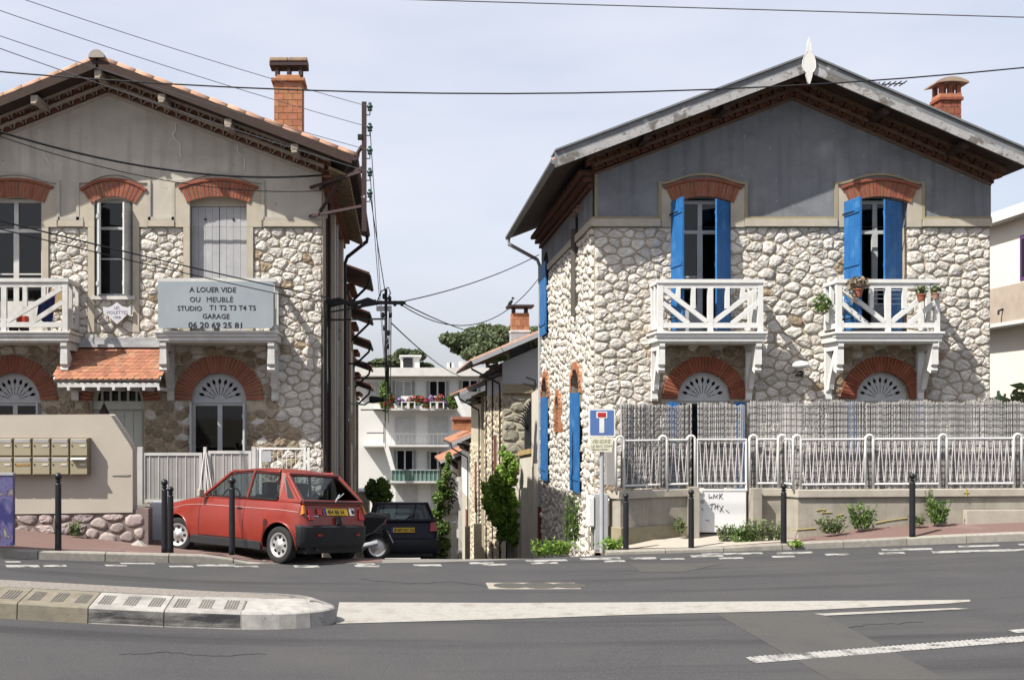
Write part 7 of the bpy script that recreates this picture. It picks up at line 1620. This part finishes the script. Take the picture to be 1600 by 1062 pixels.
for i, p in enumerate((632, 643, 676, 687)):
    u = thing('garden_chair', (ax(p), AY-1.2, az(638.4)), ['white plastic chair left of the pink flowers on far balcony','white plastic chair touching the big red clump on far balcony','white plastic chair right of the middle on far balcony','white plastic chair under the right red flowers on far balcony'][i], 'chair', 'white chairs on the far balcony')
    for dx in (-.22,.22):
        for dy in (-.2,.2): mb = MB(); mb.box((ax(p)+dx-.04,AY-1.45+dy-.04,az(638.4)),(ax(p)+dx+.04,AY-1.45+dy+.04,az(638.4)+.45)); mb.build('leg', WHITE, u)
    mb = MB(); mb.box((ax(p)-.27,AY-1.7,az(638.4)+.451),(ax(p)+.27,AY-1.2,az(638.4)+.5)); mb.build('seat', WHITE, u); mb = MB(); mb.box((ax(p)-.27,AY-1.22,az(638.4)+.501),(ax(p)+.27,AY-1.16,az(638.4)+.95)); mb.build('backrest', WHITE, u)
u = thing('climbing_plant', (ax(602), AY-1.2, az(640)), 'green climber up the left end of the far flowered balcony', 'plant')
leaves(500, (ax(602),AY-1.1,az(618)), (.45,.35,1.3), .2, random.Random(4)).build('foliage', LEAF, u); mb = MB(); mb.tube([(ax(602),AY-1.1,az(638)),(ax(602),AY-1.1,az(600))], .05, 5); mb.build('stem', BARK, u)
u = thing('balcony_plant', (ax(706), AY-1.2, az(640)), 'green plants at the right end of the far flowered balcony', 'plant')
leaves(420, (ax(706),AY-1.1,az(628)), (.5,.35,.6), .2, random.Random(5)).build('foliage', LEAF, u); mb = MB(); mb.box((ax(702),AY-1.3,az(638.4)),(ax(710),AY-.95,az(633))); mb.build('pot', POT, u)

# ---------------------------------------------------------------- trees and plants
def tree(name, label, x, y, zb, zc, rad, n, size, leaf, lobes, trunk_r, seed, cat='tree', group=None):
    t = thing(name, (x, y, zb), label, cat, group); rg = random.Random(seed); cr_ = MB(); tk = MB()
    tk.tube([(x,y,zb),(x+rg.uniform(-.2,.2),y,zb+(zc-zb)*.5),(x,y,zc)], [trunk_r,trunk_r*.8,trunk_r*.5], 8)
    for k in range(lobes):
        a = 2*math.pi*k*.618; rr_ = math.sqrt((k+.5)/lobes)
        c = V((x+math.cos(a)*rad[0]*rr_*.8, y+math.sin(a)*rad[1]*rr_*.8, zc+rad[2]*rg.uniform(-.35,.55)*(1.15-rr_*.6)))
        lr = rg.uniform(.26,.42); r3 = (rad[0]*lr, rad[1]*lr, rad[2]*lr*1.1)
        m = leaves(n//lobes, c, r3, size, rg, hollow=.55); cr_.add(m.v, m.f)
        tk.tube([(x,y,zc-rad[2]*.7),((x+c.x)/2,(y+c.y)/2,(zc+c.z)/2-rad[2]*.2),c], [trunk_r*.45,trunk_r*.3,trunk_r*.08], 5)
    cr_.build('crown', leaf, t); tk.build('trunk', BARK, t); return t
TY = 125.; tx = lambda p: PX(p, TY); tz = lambda p: PZ(p, TY)
TG = 'umbrella pines beyond the apartment building'
tree('pine_tree', 'broad umbrella pine, left part of the crown mass above the white roof', tx(735), TY, -9, tz(538), (3.6,3.2,2.0), 9000, .30, LEAF_D, 22, .4, 1, group=TG)
tree('pine_tree', 'tallest umbrella pine, left of the brick chimney', tx(780), TY+4, -9, tz(527), (3.9,3.2,2.2), 9000, .30, LEAF_D, 24, .4, 2, group=TG)
tree('pine_tree', 'umbrella pine right of the brick chimney, half hidden by blue shutter house', tx(835), TY+3, -9, tz(528), (4.2,3.2,2.3), 9000, .30, LEAF_D, 24, .4, 3, group=TG)
tree('pine_tree', 'lower pine just above the roof stacks of the apartment building', tx(755), TY-6, -9, tz(558), (3.0,2.6,1.6), 6000, .30, LEAF_D, 16, .35, 4, group=TG)
tree('round_tree', 'round green tree behind the roof hut of the apartment building', tx(632), 112, -9, PZ(562,112), (2.0,2,1.4), 5000, .26, LEAF_D, 14, .3, 5)
tree('round_tree', 'low green tree left of the roof hut, half behind power wires', tx(600), 115, -9, PZ(575,115), (2.2,2,1.4), 5000, .26, LEAF_D, 14, .3, 6)
tree('round_tree', 'small green tree right of the roof hut on the white roof line', PX(662,114), 114, -9, PZ(576,114), (1.0,1,1.0), 2500, .24, LEAF_D, 9, .3, 7)
t = thing('shrub', (PX(785,33), 33, -3.2), 'bright green shrub hugging the yellow stone wall down the street', 'bush')
mb = MB(); rg = random.Random(8); tk = MB()
for px, py, rx, rz in ((792,716,.14,.24),(800,728,.16,.24),(785,738,.18,.22),(797,748,.2,.24),(776,752,.2,.2),(766,764,.22,.24),(790,768,.26,.28),(778,780,.28,.26),(761,778,.14,.22),(800,782,.18,.3),(768,794,.22,.22),(788,798,.26,.28),(802,806,.16,.3),(776,812,.2,.2),(792,822,.2,.26),(802,838,.14,.3),(783,836,.12,.2)):
    q_ = leaves(420, (PX(px,33),33+rg.uniform(-.3,.3),PZ(py,33)), (rx*rg.uniform(.8,1.25),.34,rz), .07, rg, hollow=.25); mb.add(q_.v, q_.f)
    for _ in range(5):
        p1 = V((PX(px,33)+rg.uniform(-1.3,1.3)*rx,33+rg.uniform(-.3,.3),PZ(py,33)+rg.uniform(-.6,1.4)*rz)); q_ = leaves(26, p1, (.07,.07,.1), .06, rg, hollow=.1); mb.add(q_.v, q_.f)
    tk.tube([(PX(794,33),33.5,-3.2),(PX(793,33),33.3,PZ(815,33)),(PX(px,33),33,PZ(py,33))], [.03,.02,.006], 5)
mb.build('foliage', LEAF_B, t); tk.build('stem', BARK, t, kind='stuff')
t = thing('climbing_ivy', (2.3, 50, -8), 'dark green ivy column right of the navy car', 'plant')
mb = MB(); rg = random.Random(12)
for px, py, rx, rz in ((701,716,.12,.3),(698,738,.2,.35),(691,756,.26,.3),(699,770,.2,.3),(685,778,.28,.4),(693,796,.3,.35),(681,806,.3,.35),(690,824,.4,.4),(679,838,.34,.35),(692,850,.36,.35),(676,860,.34,.3),(686,866,.4,.3)):
    q_ = leaves(330, (PX(px,50),50+rg.uniform(-.3,.3),PZ(py,50)), (rx,.35,rz), .12, rg, hollow=.3); mb.add(q_.v, q_.f)
mb.build('foliage', LEAF, t); mb = MB(); mb.tube([(PX(688,50),50,-9),(PX(688,50),50,0)], .06, 5); mb.build('stem', BARK, t)
tree('shrub', 'dark green shrub left of the navy car behind the scooter', PX(592,42), 42, -6, PZ(770,42), (.55,.6,.9), 2500, .11, LEAF, 12, .06, 13, 'bush')
def weed(label, x, y, z, h, w, n, seed, leaf=LEAF_G):
    t = thing('weed', (x, y, z), label, 'weed', 'weeds at the foot of the walls and kerb'); rg = random.Random(seed); mb = MB(); st = MB()
    for k in range(n):
        a = rg.uniform(0, 2*math.pi); l = rg.uniform(.1,1)*w; hh = h*rg.uniform(.45,1); p0 = V((x+rg.uniform(-.4,.4)*w,y+rg.uniform(-.05,.05),z)); p1 = p0+V((math.cos(a)*l*.6,-abs(math.sin(a))*l*.25,hh))
        st.tube([p0, p0.lerp(p1,.5)+V((0,0,hh*.1)), p1], [.006,.005,.002], 4)
        for j in range(10):
            q = p0.lerp(p1, .15+.85*rg.random()); d = V((rg.gauss(0,1),rg.gauss(0,.7),rg.gauss(.3,.6))).normalized(); b = d.cross(V((rg.gauss(0,1),rg.gauss(0,1),rg.gauss(0,1)))).normalized(); s = rg.uniform(.03,.075)
            mb.add([q, q+d*s*.5+b*s*.28, q+d*s*1.1, q+d*s*.5-b*s*.28], [(0,1,2,3)])
    mb.build('leaves', leaf, t, kind='stuff'); st.build('stem', leaf, t, kind='stuff')
for i, (px, py, Y, h, w, n, lab, lf) in enumerate((
    (957,858,17.25,.20,.34,26,'bright leafy weed between the sign post and first bollard',LEAF_B), (1063,832,18.0,.30,.14,16,'small weed at the wall foot left of the white gate',LEAF_G),
    (1132,848,17.7,.32,.20,20,'left weed clump below the white gate',LEAF_G), (1160,850,17.6,.34,.34,40,'thick weed clump below the right edge of white gate',LEAF), (1183,848,17.6,.40,.30,36,'tall weed clump below the right gate pier',LEAF_G),
    (1212,846,17.6,.36,.2,22,'weed beside the bollard at the wall corner',LEAF_G), (1245,853,16.98,.08,.2,14,'tiny weed on the kerb beside the corner bollard',LEAF_B), (1300,833,17.55,.30,.36,34,'low spreading weed at the wall under yellow spray marks',LEAF_G), (1346,826,17.6,.48,.30,44,'tallest bushy weed at the foot of long wall',LEAF), (1466,817,17.6,.42,.30,40,'bushy weed right of the last bollard at the wall',LEAF), (1456,800,17.72,.42,.1,12,'thin weed stalk climbing the wall above the bushy one',LEAF_G), (1432,820,17.6,.16,.18,14,'low weed behind the furthest right bollard',LEAF_G),
    (868,866,17.6,.26,.5,50,'grassy weed patch at the shaded corner of the side street',LEAF_B), (845,868,18.2,.3,.3,30,'weed tuft below the drainpipe of the blue shutter house',LEAF), (118,836,17.35,.22,.2,22,'small green weed at the mailbox wall base',LEAF_G), (893,845,19.0,.9,.3,40,'tall shaded weed against the stone side wall',LEAF))):
    weed(lab, PX(px,Y), Y, PZ(py,Y), h, w, n, i+20, lf)

# ---------------------------------------------------------------- electricity pole, brackets, cables
t = thing('utility_pole', (-.65, 20.3, 5), 'dark steel pole with glass insulators bolted to the beige house eaves', 'utility pole')
pY = 20.12; q = lambda a, b, y=pY: (PX(a,y), y, PZ(b,y))
mb = MB(); x = PX(569,pY); mb.box((x-.045,pY-.045,PZ(362,pY)),(x+.045,pY+.045,PZ(160,pY))); mb.build('post', RUST, t)
for a, b in (((485,293),(565,268)),((484,338),(566,322)),((500,295),(566,262)),((500,331),(566,228))):
    mb = MB(); mb.bar(q(*a, 20.92), q(b[0], b[1], pY), .05, .05); mb.build('strut', RUST, t)
INS = mat('green_insulator_glass', (.02,.07,.06), .2, spec=.6)
for k, py in enumerate((167, 199, 235, 269, 302)):
    c = q(578, py); mb = MB(); mb.lathe([(.0,.08),(.03,.075),(.035,.03),(.055,.02),(.055,-.02),(.03,-.03),(.045,-.05),(.045,-.075),(0,-.08)], 10, c); mb.build('insulator', INS, t, smooth=True)
    mb = MB(); mb.tube([(PX(570,pY),pY,PZ(py+13,pY)),(c[0],pY,PZ(py+13,pY)),(c[0],pY,c[2]-.07)], .012, 5); mb.build('hook', DARKM, t)
mb = MB(); mb.box((PX(559,pY),pY-.06,PZ(218,pY)),(PX(566,pY),pY+.06,PZ(211,pY))); mb.build('clamp_box', DARKM, t)
mb = MB(); mb.lathe([(.05,-.02),(.05,.02)], 10, q(569,308)); mb.build('clamp_ring', GREYM, t)
t = thing('cable_bracket', (-.9, 21.6, 4.4), 'horizontal iron arm tangled with cables off the beige house corner', 'bracket')
bY = 21.6; q2 = lambda a, b, y=bY: (PX(a,y), y, PZ(b,y))
mb = MB(); mb.bar((-1.4875,bY,PZ(472,bY)), q2(634,473), .07, .07); mb.build('arm', DARKM, t)
mb = MB(); mb.bar((-1.4875,bY,PZ(500,bY)), q2(604,498), .035, .035); mb.bar((-1.4875,bY,PZ(489,bY)), q2(596,474), .03, .03); mb.build('brace', DARKM, t)
mb = MB(); mb.tube([q2(510,472),q2(530,468),q2(550,476),q2(575,468),q2(590,474)], .05, 6); mb.tube([q2(515,478),q2(540,472),q2(560,480),q2(588,470)], .04, 6); mb.build('cable_bundle', CABLE, t)
mb = MB(); mb.tube([q2(603,452),q2(603,560)], .03, 6); mb.build('rod', DARKM, t)
mb = MB(); mb.tube([q2(590,470),q2(596,455),q2(607,449),q2(610,458),q2(604,470)], .014, 5); mb.build('cable_loop', CABLE, t)
mb = MB(); mb.box(q2(588,485),(q2(612,478)[0],bY+.12,q2(612,478)[2])); mb.build('junction_box', GREYM, t)
rg = random.Random(3)
for a, b in ((600,463),(609,467),(617,474),(601,512),(607,520),(604,532),(598,492),(610,492),(628,474),(605,541)):
    mb = MB(); mb.lathe([(0,.06),(.03,.05),(.035,0),(.03,-.05),(0,-.06)], 8, q2(a, b)); mb.build('insulator', DARKM, t, smooth=True)
for i, (y, pyz, pxe) in enumerate(((30.,568,604),(37.,591,606),(46.,640,602),(55.,676,600))):
    u = thing('cable_bracket', (-1.3, y, PZ(pyz,y)), ['thin iron cable arm level with the second eaves','thin iron cable arm under the third eaves','thin iron cable arm above the far flowered balcony','lowest thin iron cable arm in front of far building'][i], 'bracket', 'cable arms down the street')
    mb = MB(); mb.bar((-1.6,y,PZ(pyz,y)), (PX(pxe,y),y,PZ(pyz,y)), .05, .05); mb.build('arm', DARKM, u); mb = MB(); mb.bar((PX(pxe,y),y,PZ(pyz,y)-.5), (PX(pxe,y),y,PZ(pyz,y)+.5), .05, .05); mb.build('rod', DARKM, u)
u = thing('street_lamp', (-1.3, 33., 1), 'small street lamp on a curved arm off the left houses', 'street lamp')
mb = MB(); mb.tube([(-1.5,33.,PZ(630,33)),(PX(570,33),33.,PZ(632,33)),(PX(584,33),33.,PZ(623,33))], .03, 6); mb.build('arm', GREYM, u); mb = MB(); mb.lathe([(0,0),(.10,0),(.12,.1),(.07,.45),(0,.5)], 10, (PX(582,33)-.1,33.,PZ(624,33)), 'x'); mb.build('lamp_head', DARKM, u)
def cable(label, p, r_, s, m=CABLE, rad=.012, n=22):
    mb = MB(); mb.tube(sag(p, r_, s, n), rad, 5); return tag(mb.build('overhead_cable', m), label, 'cable', 'overhead cables')
E = lambda a, b, y: (PX(a,y), y, PZ(b,y))
cable('topmost thin cable crossing the whole sky', E(-250,-26,15), E(1900,36,15), .0, CABLE_G, .009)
cable('black cable sagging across the sky in front of both gables', E(-420,67,16), E(1900,70,17.6), .78, CABLE, .0125)
for i, (py0, k) in enumerate(((-34,0),(-4,1),(36,2))):
    cable(['pale wire from top left to the highest insulator','pale wire from top left to the second insulator','pale wire from left to the third insulator'][i], E([-60,-60,-60][i],py0,14.5), E(578,167+[0,32,68][k],pY), .06, CABLE_G, .006)
cable('pale wire crossing the left gable to the fourth insulator', E(-50,58,15), E(578,269,pY), .05, CABLE_G, .007)
cable('thick black cable sagging across the left gable to the corner', E(-160,150,16), E(503,274,20.85), .42, CABLE, .020)
cable('thin black cable below the thick one on left gable', E(-160,150,16), E(503,298,20.85), .44, CABLE, .008)
cable('upper cable crossing the narrow left window to iron bracket', E(-60,330,14), E(515,466,21.2), .03, CABLE, .012)
cable('lower cable crossing the narrow left window to iron bracket', E(-60,343,14), E(505,474,21.2), .03, CABLE, .009)
cable('cable rising from iron bracket to the blue shutter house eaves', E(634,470,bY), E(842,398,28.3), .12, CABLE, .012)
cable('cable sagging low from iron bracket to the blue shutter house wall', E(630,478,bY), E(841,436,28.3), .75, CABLE, .011)
cable('cable from iron bracket falling away behind the brick chimney', E(634,476,bY), E(800,524,46), .25, CABLE, .014)
cable('cable from iron bracket running down to the far white roof', E(612,505,bY), E(735,590,60), .3, CABLE, .014)
for i, (a, b, pz) in enumerate(((578,604,302),(578,606,269),(578,607,199))):
    cable(['dark vertical wire from lowest insulator to iron bracket','pale vertical wire from fourth insulator down the street','pale vertical wire from second insulator down the street'][i], E(a,pz,pY), E(b,[470,640,650][i],[bY,46,46][i]), .02, CABLE if i == 0 else CABLE_G, .009)
for i, (a, b) in enumerate(((603,640),(608,600),(611,560))):
    cable(['left wire hanging under iron bracket along the rods','middle wire hanging under iron bracket along the rods','right wire hanging under iron bracket along the rods'][i], E(a,478,bY), E(a-1,b+60,[55,46,37][i]), .0, CABLE, .013)
cable('black cable running down the left house corner to ground', E(503,480,20.97), E(503,700,20.97), .0, CABLE, .014)
t = thing('tv_antenna', (9.6, 21.9, 8.2), 'small yagi antenna above the right slope of the slate gabled roof', 'antenna')
aY = 21.6; mb = MB(); mb.tube([E(1367,133,aY),E(1413,130.5,aY)], .012, 5); mb.build('boom', DARKM, t)
for k in range(6): mb = MB(); c = E(1369+k*8.4,132.9-k*.45,aY); mb.tube([(c[0],aY-.16,c[2]),(c[0],aY+.16,c[2]+.0)], .012, 5); mb.build('element', DARKM, t)
mb = MB(); c = E(1372,133,aY); mb.tube([(c[0],aY+.02,7.6),(c[0],aY+.02,c[2])], .014, 5); mb.build('mast', GREYM, t)
t = thing('pigeon', E(797,473,38), 'small dark bird perched on the brick chimney down the street', 'bird')
c = V((PX(797,40.8),40.7,PZ(472.5,40.8)-.02)); mb = MB(); mb.lathe([(0,-.15),(.03,-.13),(.07,-.03),(.065,.05),(.03,.12),(0,.14)], 10, (0,0,0), 'x'); mb.v = [tuple(c+V((x*math.cos(.9)-z*math.sin(.9), y, x*math.sin(.9)+z*math.cos(.9)))) for x, y, z in mb.v]
mb.lathe([(.05*math.sin(R(a)), -.05*math.cos(R(a))) for a in range(0,181,30)], 8, (c.x+.09,c.y,c.z+.17)); mb.bar((c.x+.13,c.y,c.z+.17),(c.x+.18,c.y,c.z+.16), .02, .02); mb.bar((c.x-.08,c.y,c.z-.08),(c.x-.17,c.y,c.z-.17), .05, .015); mb.build('body', DARKM, t, smooth=True)
